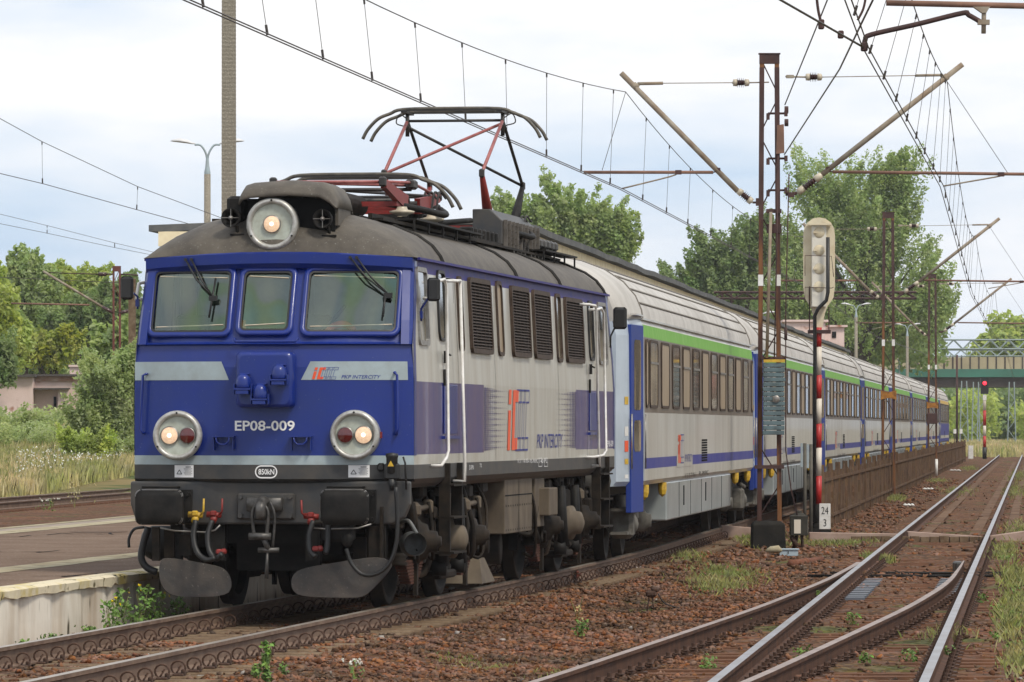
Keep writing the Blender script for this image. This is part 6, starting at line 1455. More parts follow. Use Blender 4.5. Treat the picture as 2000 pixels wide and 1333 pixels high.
# tall concrete mast behind the cab
cm = MB(); x0 = P(447, 300, 98).x; zt = 12.5
M['ribcon'] = mat('ribbed_concrete', (.30, .27, .22), .95, col2=(.22, .195, .155), nscale=30, stretch=(1, 1, 1), bump=.6, bscale=60, speck=((.40, .37, .3), 40, .6))
z = .3; rings = []
while z < zt:
    t = (z-.3)/12; w = .135-.012*t
    for e, dz in ((0, 0), (.0025, .02), (.0025, .045), (0, .06)): rings.append([(x0-w-e, 98-w-e, z+dz), (x0+w+e, 98-w-e, z+dz), (x0+w+e, 98+w+e, z+dz), (x0-w-e, 98+w+e, z+dz)])
    z += .075
cm.loft(rings, caps=True); tag(cm.build('concrete_mast', 'ribcon'), 'tall ribbed square concrete mast rising out of frame behind the cab roof', 'mast')
# platform lamps
def lamp_post(u, v, Y, sc_, label, side=1.):
    x = P(u, v, Y).x; zt = P(u, v, Y).z; o = thing('platform_lamp', label, 'lamp post', (x, Y, .3), 0, 'double platform lamps'); h = zt-.3
    m = MB(); m.tube([(0, 0, 0), (0, 0, h-1.2*sc_)], [.08, .07], 12); m.build('concrete_pole', 'ribcon', o)
    m = MB(); m.lathe((0, 0, h-1.22*sc_), (0, 0, 1), [(0, .065), (.05, .07), (.25*sc_, .045), (.5*sc_, .03)], 14)
    for s in (-1, 1): m.tube(smoothpts([(s*.0, 0, h-.8*sc_), (s*.04, 0, h-.55*sc_), (s*.2*sc_, 0, h-.34*sc_), (s*.38*sc_, 0, h-.32*sc_)], 5), .022, 8)
    m.build('lamp_arm', 'stripe', o)
    for s in (-1, 1):
        m = MB(); c = Vector((s*.36*sc_, 0, h-.30*sc_)); rings = []
        for t, r1, r2, dz in ((0, .03, .03, 0), (.1, .05, .06, .01), (.22, .08, .14, .04), (.45, .10, .16, .075), (.65, .06, .11, .085), (.74, .012, .02, .085)):
            cc = c+Vector((s*t*sc_, 0, dz*sc_)); rings.append([cc+Vector((0, math.cos(a)*r2*sc_, math.sin(a)*r1*sc_*(1 if math.sin(a) > 0 else .35))) for a in [2*math.pi*k/12 for k in range(12)]])
        m.smooth = True; m.loft(rings, caps=True); m.build('lamp_head', mat('lamp_head_white', (.62, .62, .62), .4), o)
lamp_post(405, 262, 112, .72, 'double-armed white platform lamp on concrete pole left of the tall concrete mast')
lamp_post(1477, 603, 165, .55, 'small double platform lamp whose heads show above the canopy by the nearest rusty mast')
lamp_post(1672, 588, 235, .62, 'double platform lamp in front of the dark tree, right of the signal')
lamp_post(1772, 628, 262, .62, 'farthest double platform lamp, beside the middle rusty mast')
# ---- signal seen from behind
sg_ = thing('signal', 'cream signal seen from the back on a red and white banded post', 'railway signal', (P(1598, 1045, 93.5).x, 93.5, -.2)); so_ = Vector(sg_.location)
def G(u, v, dy=0): p = P(u, v, 93.5)-so_; return (p.x, dy, p.z)
M['cream'] = mat('cream_enamel', (.62, .55, .40), .55, col2=(.50, .40, .25), nscale=3, thr=(.5, .75)); M['redw'] = mat('signal_red', (.42, .02, .018), .45); M['whitew'] = mat('signal_white', (.62, .56, .47), .5)
vs_ = [(640, 678, 'redw'), (678, 733, 'whitew'), (733, 779, 'redw'), (779, 828, 'whitew'), (828, 875, 'redw'), (875, 930, 'whitew'), (930, 985, 'redw')]
for k, (a, b, c) in enumerate(vs_): m = MB(); r_ = .058; m.tube([G(1599, a), G(1598, b)], r_, 16, caps=True); m.build('post_band', c, sg_)
m = MB(); m.tube([G(1598, 985), G(1598, 1048)], .085, 16); m.tube([G(1598, 1022), G(1598, 1048)], .12, 16); m.box(G(1575, 0)[0], G(1622, 0)[0], -.2, .2, 0, .12); m.build('post_base', 'tar', sg_)
m = MB(); pts = [G(1571, 560), G(1569, 540), G(1569, 460)]+[]
bpoly = [(1569, 460), (1571, 446), (1577, 435), (1588, 427), (1600, 425), (1612, 427), (1623, 435), (1629, 446), (1631, 460), (1631, 560), (1628, 582), (1616, 600), (1611, 614), (1607, 640), (1592, 640), (1588, 614), (1584, 602), (1572, 582), (1569, 560)]
m.prism([(G(u, v)[0], G(u, v)[2]) for u, v in bpoly[::-1]], .02, .05, 'y'); m.build('back_board', 'cream', sg_)
m = MB(); a, b = G(1585, 600), G(1613, 438); m.box(a[0], b[0], -.16, .018, a[2], b[2]); hd = m.build('lamp_housing', mat('housing_cream', (.66, .63, .55), .5), sg_, bevel=.008)
for v in (455, 490, 526, 561): m = MB(); m.lathe(G(1599, v, -.162), (0, 1, 0), [(-.012, .0001), (-.012, .085), (-.006, .09), (.0, .092), (.0, .1)], 22); m.cbox(G(1591, v, -.19), (.07, .03, .03)); m.build('housing_lid', 'cream', hd)
m = MB(); m.box(G(1577, 0)[0], G(1623, 0)[0], -.25, 0, G(0, 441)[2], G(0, 438)[2]); m.build('rain_hood', 'cream', hd)
m = MB(); m.tube([G(1615, 465, -.3), G(1615, 572, -.3), G(1612, 588, -.3), G(1596, 604, -.25), G(1590, 618, -.2), G(1591, 700, -.12), G(1589, 1020, -.12)], .034, 8); m.build('cable_duct', 'black', sg_)
m = MB()
for v in (500, 562): m.tube([G(1571, v+40 if v == 500 else v+30, -.2), G(1571, v, -.2), G(1622, v+2, -.3), G(1626, v+42 if v == 500 else v, -.3)], .007, 5)
m.tube([G(1581, 560, 0), G(1581, 648, 0), G(1619, 648, 0), G(1619, 600, 0)], .012, 5); m.box(G(1578, 0)[0], G(1622, 0)[0], -.1, .1, G(0, 652)[2], G(0, 645)[2]); m.build('service_ladder', 'mastdk', sg_)
# number plate by the signal
pl2 = thing('number_plate', 'white plate with black 24 and 3 at the foot of the banded post', 'sign', (P(1613, 1035, 92).x, 92, -.2)); po = Vector(pl2.location)
a = P(1600, 1034, 92)-po; b = P(1622, 984, 92)-po; m = MB(); m.box(a.x, b.x, -.02, .02, a.z, b.z); m.build('plate', 'white', pl2, bevel=.006)
for body_, v0, v1 in (('24', 991, 1004), ('3', 1015, 1028)):
    vs, fs = fit_text(body_, .125 if body_ == '24' else .05, .13); c = P(1611, (v0+v1)/2, 92)-po; m = MB(); m.add([(c.x+p, -.024, c.z+q_) for p, q_ in vs], fs); m.build('plate_number', 'black', pl2)
m = MB(); m.box(a.x, a.x+.03, .02, .05, -.05, b.z-.1); m.build('plate_stake', 'mastdk', pl2)
# ---- dwarf lamp box
dl = thing('point_indicator', 'black lantern-shaped point indicator with milky panes between mast block and post', 'signal lantern', (P(1558, 1050, 84).x, 84, -.3)); do_ = Vector(dl.location)
def D(u, v, dy=0): p = P(u, v, 84)-do_; return (p.x, dy, p.z)
M['tar2'] = mat('lantern_black', (.03, .03, .026), .6, col2=(.05, .045, .035), nscale=9)
a, b = D(1543, 1046), D(1577, 1009); m = MB(); m.box(a[0], b[0], -.14, .14, a[2], b[2]); m.cbox(((a[0]+b[0])/2, 0, b[2]+.03), (.18, .18, .05), .02); m.tube([((a[0]+b[0])/2, 0, b[2]+.04), ((a[0]+b[0])/2, 0, b[2]+.09)], .05, 10)
m.loft([[(a[0]-.01, -.15, b[2]), (b[0]+.01, -.15, b[2]), (b[0]+.01, .15, b[2]), (a[0]-.01, .15, b[2])], [(a[0]+.05, -.09, b[2]+.03), (b[0]-.05, -.09, b[2]+.03), (b[0]-.05, .09, b[2]+.03), (a[0]+.05, .09, b[2]+.03)]], caps=True)
m.build('lantern_body', 'tar2', dl, bevel=.006)
a2, b2 = D(1550, 1042), D(1563, 1015); m = MB(); m.box(a2[0], b2[0], -.148, -.141, a2[2], b2[2]); m.box(b[0]+.001, b[0]+.006, -.08, .06, a2[2], b2[2]); m.build('milky_pane', 'whitew', dl)
m = MB(); m.tube([D(1556, 1046), D(1554, 1062), D(1546, 1078)], .03, 8); m.tube([D(1566, 1046), D(1568, 1080)], .025, 8); m.cbox(D(1560, 1078), (.35, .2, .06), .02); m.tube([D(1545, 1046, -.05), D(1556, 1068, -.05)], .045, 6); m.build('lantern_stand', 'clip', dl)
# ---- two short posts, markers, junk
for (u, v0, v1, Y, lab, wh) in ((1572, 866, 1022, 92, 'left of two thin grey posts carrying narrow plates behind the point indicator', True), (1584, 868, 1040, 91.5, 'right of two thin grey posts carrying narrow plates behind the point indicator', False)):
    p = P(u, v1, Y); t = P(u, v0, Y); o = thing('marker_post', lab, 'post', (p.x, Y, -.25), 0, 'thin grey marker posts'); m = MB(); m.tube([(0, 0, 0), (0, 0, t.z+.25)], .03, 8); m.build('post', mat('grey_post', (.14, .13, .11), .8, col2=(.09, .085, .07), nscale=5), o)
    m = MB(); m.box(-.075, -.035, -.02, .02, (t.z+.25)-.42, t.z+.25); m.build('narrow_plate', 'stripe', o)
o = MB(); p = P(1829, 929, 205*.78); Yk = 160; p = P(1829, 930, Yk); t = P(1829, 897, Yk); o.tube([p, t], .045, 8); tag(o.build('white_stake', 'white'), 'short white stake in front of the fence by the farthest rusty mast', 'stake')
o = MB(); a = P(1891, 891, 262); b = P(1901, 871, 262); o.box(a.x, b.x, 262, 262.15, a.z-.15, b.z); ks = o.build('distance_stone', 'white', None, bevel=.02); tag(ks, 'white distance stone at the far end of the brown fence', 'stone')
for (u, lab) in ((1865, 'left of two small white plates beyond the fence end'), (1877, 'right of two small white plates beyond the fence end')):
    t = thing('small_sign', lab, 'sign', (P(u, 850, 330).x, 330, -.2), 0, 'small white plates'); m = MB(); z = P(u, 843, 330).z+.2; m.box(-.09, .09, -.02, .02, z-.14, z+.14); m.build('plate', 'white', t); m = MB(); m.tube([(0, .04, 0), (0, .04, z)], .025, 6); m.build('post', 'mastdk', t)
jb = thing('junction_tray', 'pale blue metal tray marked 3 lying on the grass before the black block', 'box', (P(1540, 1078, 80).x, 80, -.2)); jo = Vector(jb.location)
m = MB(); a, b = P(1522, 1086, 80)-jo, P(1558, 1073, 80)-jo; m.box(a.x, b.x, -.1, .1, a.z, b.z); m.box(a.x-.02, b.x+.02, -.12, .12, b.z-.01, b.z+.008); m.build('tray', mat('tray_blue', (.36, .44, .50), .5), jb, bevel=.005)
vs, fs = fit_text('3', .035, .055); m = MB(); c = P(1538, 1079, 80)-jo; m.add([(c.x+p, -.104, c.z+q_) for p, q_ in vs], fs); m.build('tray_number', 'black', jb)
m = MB(); pts = [P(u, v, 79.8)-jo for u, v in ((1496, 1077), (1505, 1074), (1520, 1073), (1527, 1077))]; m.tube(pts, [.02, .05, .06, .02], 8); m.build('spilled_sacking', 'kerbc', jb)
o = MB(); o.tube([P(1545, 1101, 74), P(1572, 1099, 76), P(1604, 1094, 77.5)], .055, 12); o.tube([P(1571, 1099, 75.9), P(1576, 1098, 76.1)], .062, 12); tag(o.build('rusty_pipe', mat('pipe_rust', (.21, .09, .055), .85, col2=(.13, .06, .04), nscale=5)), 'short rusty pipe lying on the ballast right of the grass patch', 'pipe')
o = MB(); a = P(1490, 1112, 73.5); b = P(1555, 1106, 74.5); o.loft([[a+Vector((0, -.1, -.04)), a+Vector((0, .1, -.04)), a+Vector((0, .1, .03)), a+Vector((0, -.1, .03))], [b+Vector((0, -.1, -.04)), b+Vector((0, .1, -.04)), b+Vector((0, .1, .03)), b+Vector((0, -.1, .03))]], caps=True); tag(o.build('loose_plank', 'wood'), 'dark weathered plank on the ground in front of the rusty pipe', 'plank')
cs = thing('cable_post', 'small rusty cable head on two pins with a loose black cable on the ballast', 'cable post', (P(1271, 1195, 56.5).x, 56.5, -.26)); co_ = Vector(cs.location)
def K(u, v, dy=0): p = P(u, v, 56.5)-co_; return (p.x, dy, p.z)
m = MB(); m.cbox(K(1272, 1160), (.12, .1, .07), .02); m.cbox(K(1280, 1152), (.09, .08, .05), .015); m.build('cable_head', 'clip', cs)
m = MB(); m.tube([K(1268, 1164), K(1263, 1200)], .008, 6); m.tube([K(1273, 1164), K(1279, 1202)], .008, 6); m.build('pin', 'clip', cs)
m = MB(); m.tube(smoothpts([K(1285, 1160), K(1300, 1180, .1), K(1340, 1192, .4), K(1380, 1196, .8)], 6), .007, 6); m.build('loose_cable', 'black', cs)
# ---- brown board fence beside the train
fn = thing('wooden_fence', 'long brown board fence running beside the train towards the bridge', 'fence', (0, 0, 0))
M['fence'] = mat('fence_boards', (.165, .105, .065), .9, col2=(.095, .060, .040), nscale=3.5, stretch=(2, 2, .3), bump=.4, bscale=30, cell=(7, .25, .01))
def XF(y): return 5.87+.1005*(y-99)
y = 99.0; random.seed(3); pn = 0
while y < 298:
    L_ = 4.0 if y < 150 else 12; m = MB(); yy = y; sag = 0
    while yy < min(y+L_, 298)-.02:
        w = .115 if y < 150 else .13; t = (yy-y)/L_; h = 1.06-.12*4*t*(1-t)*(1 if L_ < 5 else .25)+random.uniform(-.03, .03); x = XF(yy); j = random.uniform(-.012, .012)
        m.loft([[(x-.012+j, yy, -.32), (x+.012+j, yy, -.32), (x+.012+j+.1005*w, yy+w, -.32), (x-.012+j+.1005*w, yy+w, -.32)], [(x-.012+j, yy, h-.1), (x+.012+j, yy, h-.1), (x+.012+j+.1005*w, yy+w, h-.1), (x-.012+j+.1005*w, yy+w, h-.1)]], caps=True); yy += w+.016
    m.build('fence_panel', 'fence', fn)
    m = MB(); m.box(XF(y)-.05, XF(y)+.05, y-.05, y+.05, -.32, 1.02); m.build('fence_post', 'fence', fn)
    m = MB(); m.loft([[(XF(q_)+.016, q_, z-.03), (XF(q_)+.045, q_, z-.03), (XF(q_)+.045, q_, z+.03), (XF(q_)+.016, q_, z+.03)] for q_ in (y, min(y+L_, 298)) for z in (.72,)], caps=True); m.loft([[(XF(q_)+.016, q_, z-.03), (XF(q_)+.045, q_, z-.03), (XF(q_)+.045, q_, z+.03), (XF(q_)+.016, q_, z+.03)] for q_ in (y, min(y+L_, 298)) for z in (.0,)], caps=True); m.build('fence_rail', 'fence', fn)
    y += L_
# ================================================================== FAR THINGS
M['brparapet'] = mat('bridge_parapet', (.44, .38, .25), .85, col2=(.34, .29, .19), nscale=.3)
M['brgreen'] = mat('bridge_green_girder', (.06, .20, .15), .7, col2=(.05, .14, .10), nscale=.2)
M['brdark'] = mat('bridge_underside', (.10, .085, .07), .9, col2=(.06, .05, .045), nscale=.2)
M['galv'] = mat('galvanised_steel', (.30, .36, .36), .6)
YBR = 540.
def zb_(v, Y): return CZ+(HZ-v)/F*Y
br = thing('road_bridge', 'road bridge with beige parapet over a green girder crossing the tracks in the distance', 'bridge', (0, YBR, 0))
def xb_(u): return (u-1000)/F*YBR
m = MB(); m.box(xb_(1560), xb_(2200), 0, .4, zb_(721, YBR), zb_(698, YBR)); m.box(xb_(1560), xb_(2200), 11.6, 12, zb_(721, YBR), zb_(698, YBR)); m.build('parapet', 'brparapet', br)
m = MB()
for u in range(1640, 2060, 17): m.box(xb_(u)-.07, xb_(u)+.07, -.06, 0, zb_(721, YBR), zb_(698, YBR)+.2)
m.build('parapet_post', 'brdark', br)
m = MB(); m.box(xb_(1560), xb_(2200), -.25, 12.2, zb_(737, YBR), zb_(721.3, YBR)); m.build('girder', 'brgreen', br)
m = MB(); m.box(xb_(1560), xb_(2200), .3, 11.8, zb_(756, YBR), zb_(737.3, YBR)); m.build('deck_beam', 'brdark', br)
for u in (1600, 1790, 2120): m = MB(); m.box(xb_(u)-.6, xb_(u)+.6, 1, 11, -.5, zb_(756, YBR)); m.build('pier', 'brparapet', br)
# lattice gantries
def gantry(Y, u0, u1, va, vb, label, matn='galv', legs=(), pitch=1.5, t=.06):
    g = thing('signal_gantry', label, 'gantry', (0, Y, 0), 0, 'overhead gantries')
    x0, x1 = (u0-1000)/F*Y, (u1-1000)/F*Y; za, zb2 = zb_(vb, Y), zb_(va, Y); m = MB(); n = max(2, int((x1-x0)/pitch))
    for yy in (0, .9):
        m.tube([(x0, yy, za), (x1, yy, za)], t, 4); m.tube([(x0, yy, zb2), (x1, yy, zb2)], t, 4)
        for k in range(n):
            a, b = x0+(x1-x0)*k/n, x0+(x1-x0)*(k+1)/n; c = (a+b)/2; m.tube([(a, yy, za), (c, yy, zb2)], t*.7, 4); m.tube([(c, yy, zb2), (b, yy, za)], t*.7, 4)
    m.build('lattice_beam', matn, g)
    for u in legs:
        x = (u-1000)/F*Y; m = MB()
        for dx in (-.35, .35): m.tube([(x+dx*1.3, .45, -.3), (x+dx*.7, .45, zb2)], t*1.1, 4)
        z = 0; s = 1
        while z < zb2-1: m.tube([(x-.4*s, .45, z), (x+.4*s, .45, z+1)], t*.6, 4); z += 1; s = -s
        m.build('gantry_leg', matn, g)
    return g
gantry(430, 1560, 2060, 664, 682, 'pale steel lattice gantry above the far bridge', legs=(1750, 2030))
gantry(455, 1640, 2060, 684, 696, 'lower and thinner lattice gantry just above the bridge parapet', legs=(), pitch=1.2, t=.045)
gantry(300, 1395, 1790, 571, 583, 'rusty lattice gantry across the dark trees behind the signal', 'mastdk', legs=(1420,), pitch=1.1, t=.06)
for k, (u, v0, Y, lab) in enumerate(((1869, 760, 380, 'slim pole left of the far lattice masts under the bridge'), )):
    x = P(u, 800, Y).x; m = MB(); m.tube([(x, Y, -.3), (x, Y, 7)], .09, 6); tag(m.build('pole', 'mastdk'), lab, 'pole')
for k, (u, Y, h, lab) in enumerate(((1883, 470, 6.2, 'leftmost of four pale lattice masts under the bridge'), (1906, 480, 6.2, 'second from left of four pale lattice masts under the bridge'), (1916, 500, 6.2, 'third from left of four pale lattice masts, close to the second'), (1976, 480, 6.2, 'rightmost of four pale lattice masts under the bridge'))):
    x = P(u, 800, Y).x; o = thing('lattice_mast', lab, 'lattice mast', (x, Y, -.3), 0, 'pale lattice masts under the bridge'); m = MB()
    for dx in (-.28, .28): m.tube([(dx*1.4, 0, 0), (dx*.8, 0, h)], .055, 4)
    m.build('mast_leg', 'galv', o); m = MB(); z = 0; s = 1
    while z < h-.9: m.tube([(-.33*s, 0, z), (.33*s, 0, z+.9)], .03, 4); z += .9; s = -s
    m.build('lattice_bracing', 'galv', o)
# far signal with its red light
fs_ = thing('signal', 'distant signal showing a red light on a red and white post under the bridge', 'railway signal', (P(1923, 850, 330).x, 330, 0))
def Gz(v): return zb_(v, 330)
x = 0
for a, b, c in ((772, 802, 'whitew'), (802, 832, 'redw'), (832, 852, 'whitew'), (852, 874, 'redw')): m = MB(); m.tube([(0, 0, Gz(b)), (0, 0, Gz(a))], .10, 8); m.build('post_band', c, fs_)
m = MB(); m.box(-.24, .24, -.1, .15, Gz(770), Gz(739)); m.tube([(0, 0, -.3), (0, 0, Gz(874))], .14, 8); m.build('lamp_housing', 'black', fs_)
m = MB(); m.lathe((0, -.12, Gz(749)), (0, 1, 0), [(-.02, .0001), (-.02, .11), (.02, .12)], 12); m.build('red_light', mat('red_signal_light', (1, .02, .03), .4, emit=((1, .02, .04), 3.)), fs_)
m = MB(); m.box(-.11, .11, -.11, -.06, Gz(782), Gz(772)); m.build('white_plate', 'white', fs_)
# ---- buildings
M['pinkwall'] = mat('faded_pink_render', (.74, .58, .54), .95, col2=(.62, .48, .43), nscale=.8, thr=(.4, .7), speck=((.34, .15, .09), 1.2, .64))
M['brickedge'] = mat('bare_brick', (.30, .15, .10), .9, col2=(.42, .33, .27), nscale=1.4)
M['tarroof'] = mat('tar_paper_roof', (.10, .09, .085), .9)
bd = thing('station_outbuilding', 'derelict pale pink outbuilding with flat roof and square chimney on the left bank', 'building', (0, 238, 0))
def BX_(u): return (u-1000)/F*238
def BZ_(v): return zb_(v, 238)
m = MB(); m.box(BX_(-80), BX_(65), -.2, 4, 1.5, BZ_(737)); m.build('wall', 'pinkwall', bd)
m = MB(); m.box(BX_(65), BX_(175), .8, 5, 1.5, BZ_(745)); m.box(BX_(112), BX_(134), .3, .8, 1.5, BZ_(760)); m.build('wall', 'pinkwall', bd)
m = MB(); m.box(BX_(66), BX_(178), .7, 5, BZ_(745), BZ_(735)); m.build('brick_course', 'brickedge', bd)
m = MB(); m.box(BX_(-80), BX_(70), -.5, 4.2, BZ_(737), BZ_(733)); m.box(BX_(48), BX_(182), .5, 5.2, BZ_(735), BZ_(731)); m.box(BX_(66), BX_(134), -.1, 1.0, BZ_(761), BZ_(758)); rf2 = m.build('roof', 'tarroof', bd)
m = MB(); m.box(BX_(128), BX_(168), 2.2, 3.3, BZ_(732), BZ_(716)); m.box(BX_(126), BX_(170), 2.1, 3.4, BZ_(716), BZ_(712)); ch = m.build('chimney', 'pinkwall', rf2)
m = MB(); m.box(BX_(148), BX_(156), 2.15, 2.3, BZ_(725), BZ_(718)); m.build('flue_opening', 'dark', rf2)
m = MB(); m.box(BX_(102), BX_(107), .72, .85, BZ_(800), BZ_(775)); m.box(BX_(123), BX_(127), .25, .35, BZ_(796), BZ_(784)); m.build('window', 'dark', bd)
for s in (0, 1):
    u = 8+34*s; m = MB(); m.prism([(0, 1.4), (0, BZ_(793)), (.4, BZ_(793)), (3.0, 1.6), (3.0, 1.4)], BX_(u), BX_(u+5), 'x') if False else m.loft([[(BX_(u), -2.2, 1.4), (BX_(u+6), -2.2, 1.4), (BX_(u+6), -2.0, BZ_(793)), (BX_(u), -2.0, BZ_(793))], [(BX_(u+42), -2.2, 1.4), (BX_(u+46), -2.2, 1.4), (BX_(u+46), -2.0, BZ_(822)), (BX_(u+42), -2.0, BZ_(822))]], caps=True); m.build('ramp_wall', 'pinkwall', bd)
st2 = thing('station_building', 'pale pink station building peeking over the canopy right of the signal', 'building', (0, 330, 0))
m = MB(); a, b = P(1535, 700, 330).x, P(1612, 700, 330).x; m.box(a, b, 0, 8, 0, zb_(629, 330)); c = P(1650, 700, 330).x; m.box(b, c, .5, 8, 0, zb_(639, 330)); m.build('wall', 'pinkwall', st2)
m = MB(); m.box(a-.2, b+.2, -.2, 8.2, zb_(629, 330), zb_(625, 330)); m.box(b+.2, c+.2, .3, 8.2, zb_(639, 330), zb_(635, 330)); m.build('roof', 'pinkwall', st2)
m = MB(); m.box(P(1590, 0, 330).x, P(1600, 0, 330).x, -.04, 0, zb_(655, 330), zb_(642, 330)); m.box(P(1626, 0, 330).x, P(1634, 0, 330).x, .45, .5, zb_(660, 330), zb_(648, 330)); m.build('window', 'dark', st2)
# ================================================================== VEGETATION
def leafmat(name, c1, c2, sc):
    m = mat(name, c1, .65, col2=c2, nscale=sc, thr=(.38, .62), cell=(1.6, .32, .02))
    b = m.node_tree.nodes['Principled BSDF']; o = [n for n in m.node_tree.nodes if n.type == 'OUTPUT_MATERIAL'][0]
    tr = nn(m.node_tree, 'ShaderNodeBsdfTranslucent'); tr.inputs['Color'].default_value = (c2[0]*1.4, c2[1]*1.5, c2[2], 1); mxs = nn(m.node_tree, 'ShaderNodeMixShader'); mxs.inputs[0].default_value = .42
    m.node_tree.links.new(b.outputs[0], mxs.inputs[1]); m.node_tree.links.new(tr.outputs[0], mxs.inputs[2]); m.node_tree.links.new(mxs.outputs[0], o.inputs[0]); return m
M['poplar'] = leafmat('poplar_leaves', (.235, .31, .12), (.37, .44, .195), .35)
M['darkleaf'] = leafmat('dark_leaves', (.16, .225, .09), (.25, .32, .135), .4)
M['lightleaf'] = leafmat('light_leaves', (.30, .39, .10), (.44, .49, .14), .5)
M['bushleaf'] = leafmat('bush_leaves', (.25, .31, .14), (.39, .44, .21), .9)
M['yellowleaf'] = leafmat('yellowing_leaves', (.38, .38, .07), (.27, .32, .07), .6)
M['bark'] = mat('bark', (.09, .07, .05), .9, col2=(.05, .04, .03), nscale=3)
def leaves(C, n, spread, size, up=.0):
    """n leaf quads scattered round every clump centre in C (k,4: x,y,z,radius)"""
    k = len(C); idx = rng.integers(0, k, n); c = C[idx]
    d = rng.normal(size=(n, 3)); d /= np.linalg.norm(d, axis=1)[:, None]+1e-9
    tt = rng.random(n)**1.3*(1 if up > 0 else 0)
    rad = rng.random(n)**.45*c[:, 3]*(1-.75*tt); cc = C[:, :3].mean(0); o_ = c[:, :3]-cc; o_[:, 2] = 0; o_ /= np.linalg.norm(o_, axis=1)[:, None]+1e-6
    wv = (o_*.55+np.array([0, 0, 1.]))*c[:, 3:4]*2.6*up*1.6
    p = c[:, :3]+d*rad[:, None]+wv*(tt[:, None]-.25*(up > 0))
    nrm = d*.55+rng.normal(size=(n, 3))*.5+np.array([0, 0, .35]); nrm /= np.linalg.norm(nrm, axis=1)[:, None]
    t = np.cross(nrm, rng.normal(size=(n, 3))); t /= np.linalg.norm(t, axis=1)[:, None]+1e-9; b = np.cross(nrm, t)
    s = size*(.6+.8*rng.random(n)); s1 = s[:, None]*t; s2 = (s*.62)[:, None]*b
    V = np.stack([p-s1, p-s2*.9, p+s1, p+s2*.9], 1).reshape(-1, 3); Fc = np.arange(4*n).reshape(-1, 4); return V, Fc
def crown_clumps(cx, cy, ells, n, rc, up=False):
    out = []
    for (ox, oy, z, rx, ry, rz, w) in ells:
        k = max(3, int(n*w)); d = rng.normal(size=(k, 3)); d /= np.linalg.norm(d, axis=1)[:, None]; r = .35+.65*rng.random(k)**.5
        p = d*r[:, None]*np.array([rx, ry, rz])+np.array([cx+ox, cy+oy, z]); rr = rc*(.5+1.0*rng.random(k)); out.append(np.concatenate([p, rr[:, None]], 1))
    return np.concatenate(out)
def tree(name, label, cat, x, y, z0, H, ells, nclump, rc, nleaf, ls, leafm, group=None, up=0., tr=.3):
    t = thing(name, label, cat, (x, y, z0), 0, group)
    C = crown_clumps(0, 0, ells, nclump, rc); V, Fc = leaves(C, nleaf, 1, ls, up); npmesh('crown', V, Fc, leafm, parent=t)
    m = MB(); m.tube([(0, 0, -.3), (.05, 0, H*.3), (-.1, .1, H*.6), (0, 0, H*.9)], [tr, tr*.8, tr*.45, tr*.12], 8)
    for k in range(min(16, nclump//4)):
        c = C[rng.integers(0, len(C))]; zz = max(H*.15, c[2]*.55); m.tube([(0, 0, zz), (c[0]*.5, c[1]*.5, (zz+c[2])/2+.2), (c[0], c[1], c[2])], [tr*.4, tr*.22, tr*.05], 5)
    m.build('trunk', 'bark', t); return t
def ell_px(Y, lst):                           # crown lobes given by where they stand against the sky
    return [(((u-1000)/F*Y), dy, zb_(v, Y), ru/F*Y, ru/F*Y*.8, rv/F*Y, w) for u, v, ru, rv, w, dy in lst]
def tree_px(name, label, cat, Y, ub, lst, nclump, rc, nleaf, ls, leafm, group=None, up=0., tr=.3, z0=-.3, top=None):
    x = (ub-1000)/F*Y; e = [(a-x, b, c-z0, d, f_, g_, w) for a, b, c, d, f_, g_, w in ell_px(Y, lst)]; H = max(q_[2]+q_[5] for q_ in e); return tree(name, label, cat, x, Y, z0, H, e, nclump, rc, nleaf, ls, leafm, group, up, tr)
tree_px('poplar_tree', 'largest tree, tall green poplar crown behind the signal and the nearest mast', 'tree', 395, 1680, [(1690, 430, 95, 110, .3, 0), (1640, 520, 120, 120, .3, 1), (1760, 560, 85, 110, .2, 0), (1600, 390, 50, 70, .08, 0), (1750, 370, 50, 65, .08, 0), (1550, 560, 60, 90, .15, 0), (1820, 590, 40, 50, .05, 0), (1700, 640, 130, 60, .15, 0)], 460, .85, 105000, .125, 'poplar', up=.55, tr=.5)
tree_px('poplar_tree', 'dark lower tree left of the largest poplar, above the coach roofs', 'tree', 350, 1440, [(1450, 520, 60, 75, .4, 0), (1400, 570, 60, 50, .3, 0), (1490, 480, 40, 60, .15, 0), (1370, 520, 25, 50, .1, 0), (1330, 560, 40, 40, .12, 0)], 190, .62, 42000, .12, 'darkleaf', up=.5, tr=.35)
tree_px('poplar_tree', 'leafy tree rising behind the raised pantograph arms and canopy', 'tree', 300, 1100, [(1090, 440, 60, 55, .35, 0), (1160, 450, 65, 45, .35, 0), (1020, 455, 45, 40, .15, 0), (1200, 480, 40, 40, .15, 0), (1080, 400, 25, 30, .06, 0), (985, 420, 18, 25, .05, 0)], 150, .6, 38000, .12, 'poplar', up=.55, tr=.3)
tree_px('deciduous_tree', 'pale distant tree right of the bridge top at the right edge', 'tree', 640, 1965, [(1968, 670, 45, 40, .5, 0), (2000, 660, 40, 30, .2, 0), (1935, 690, 25, 25, .15, 0), (2040, 690, 50, 40, .2, 0)], 60, 1.6, 9000, .42, 'lightleaf', tr=.4)
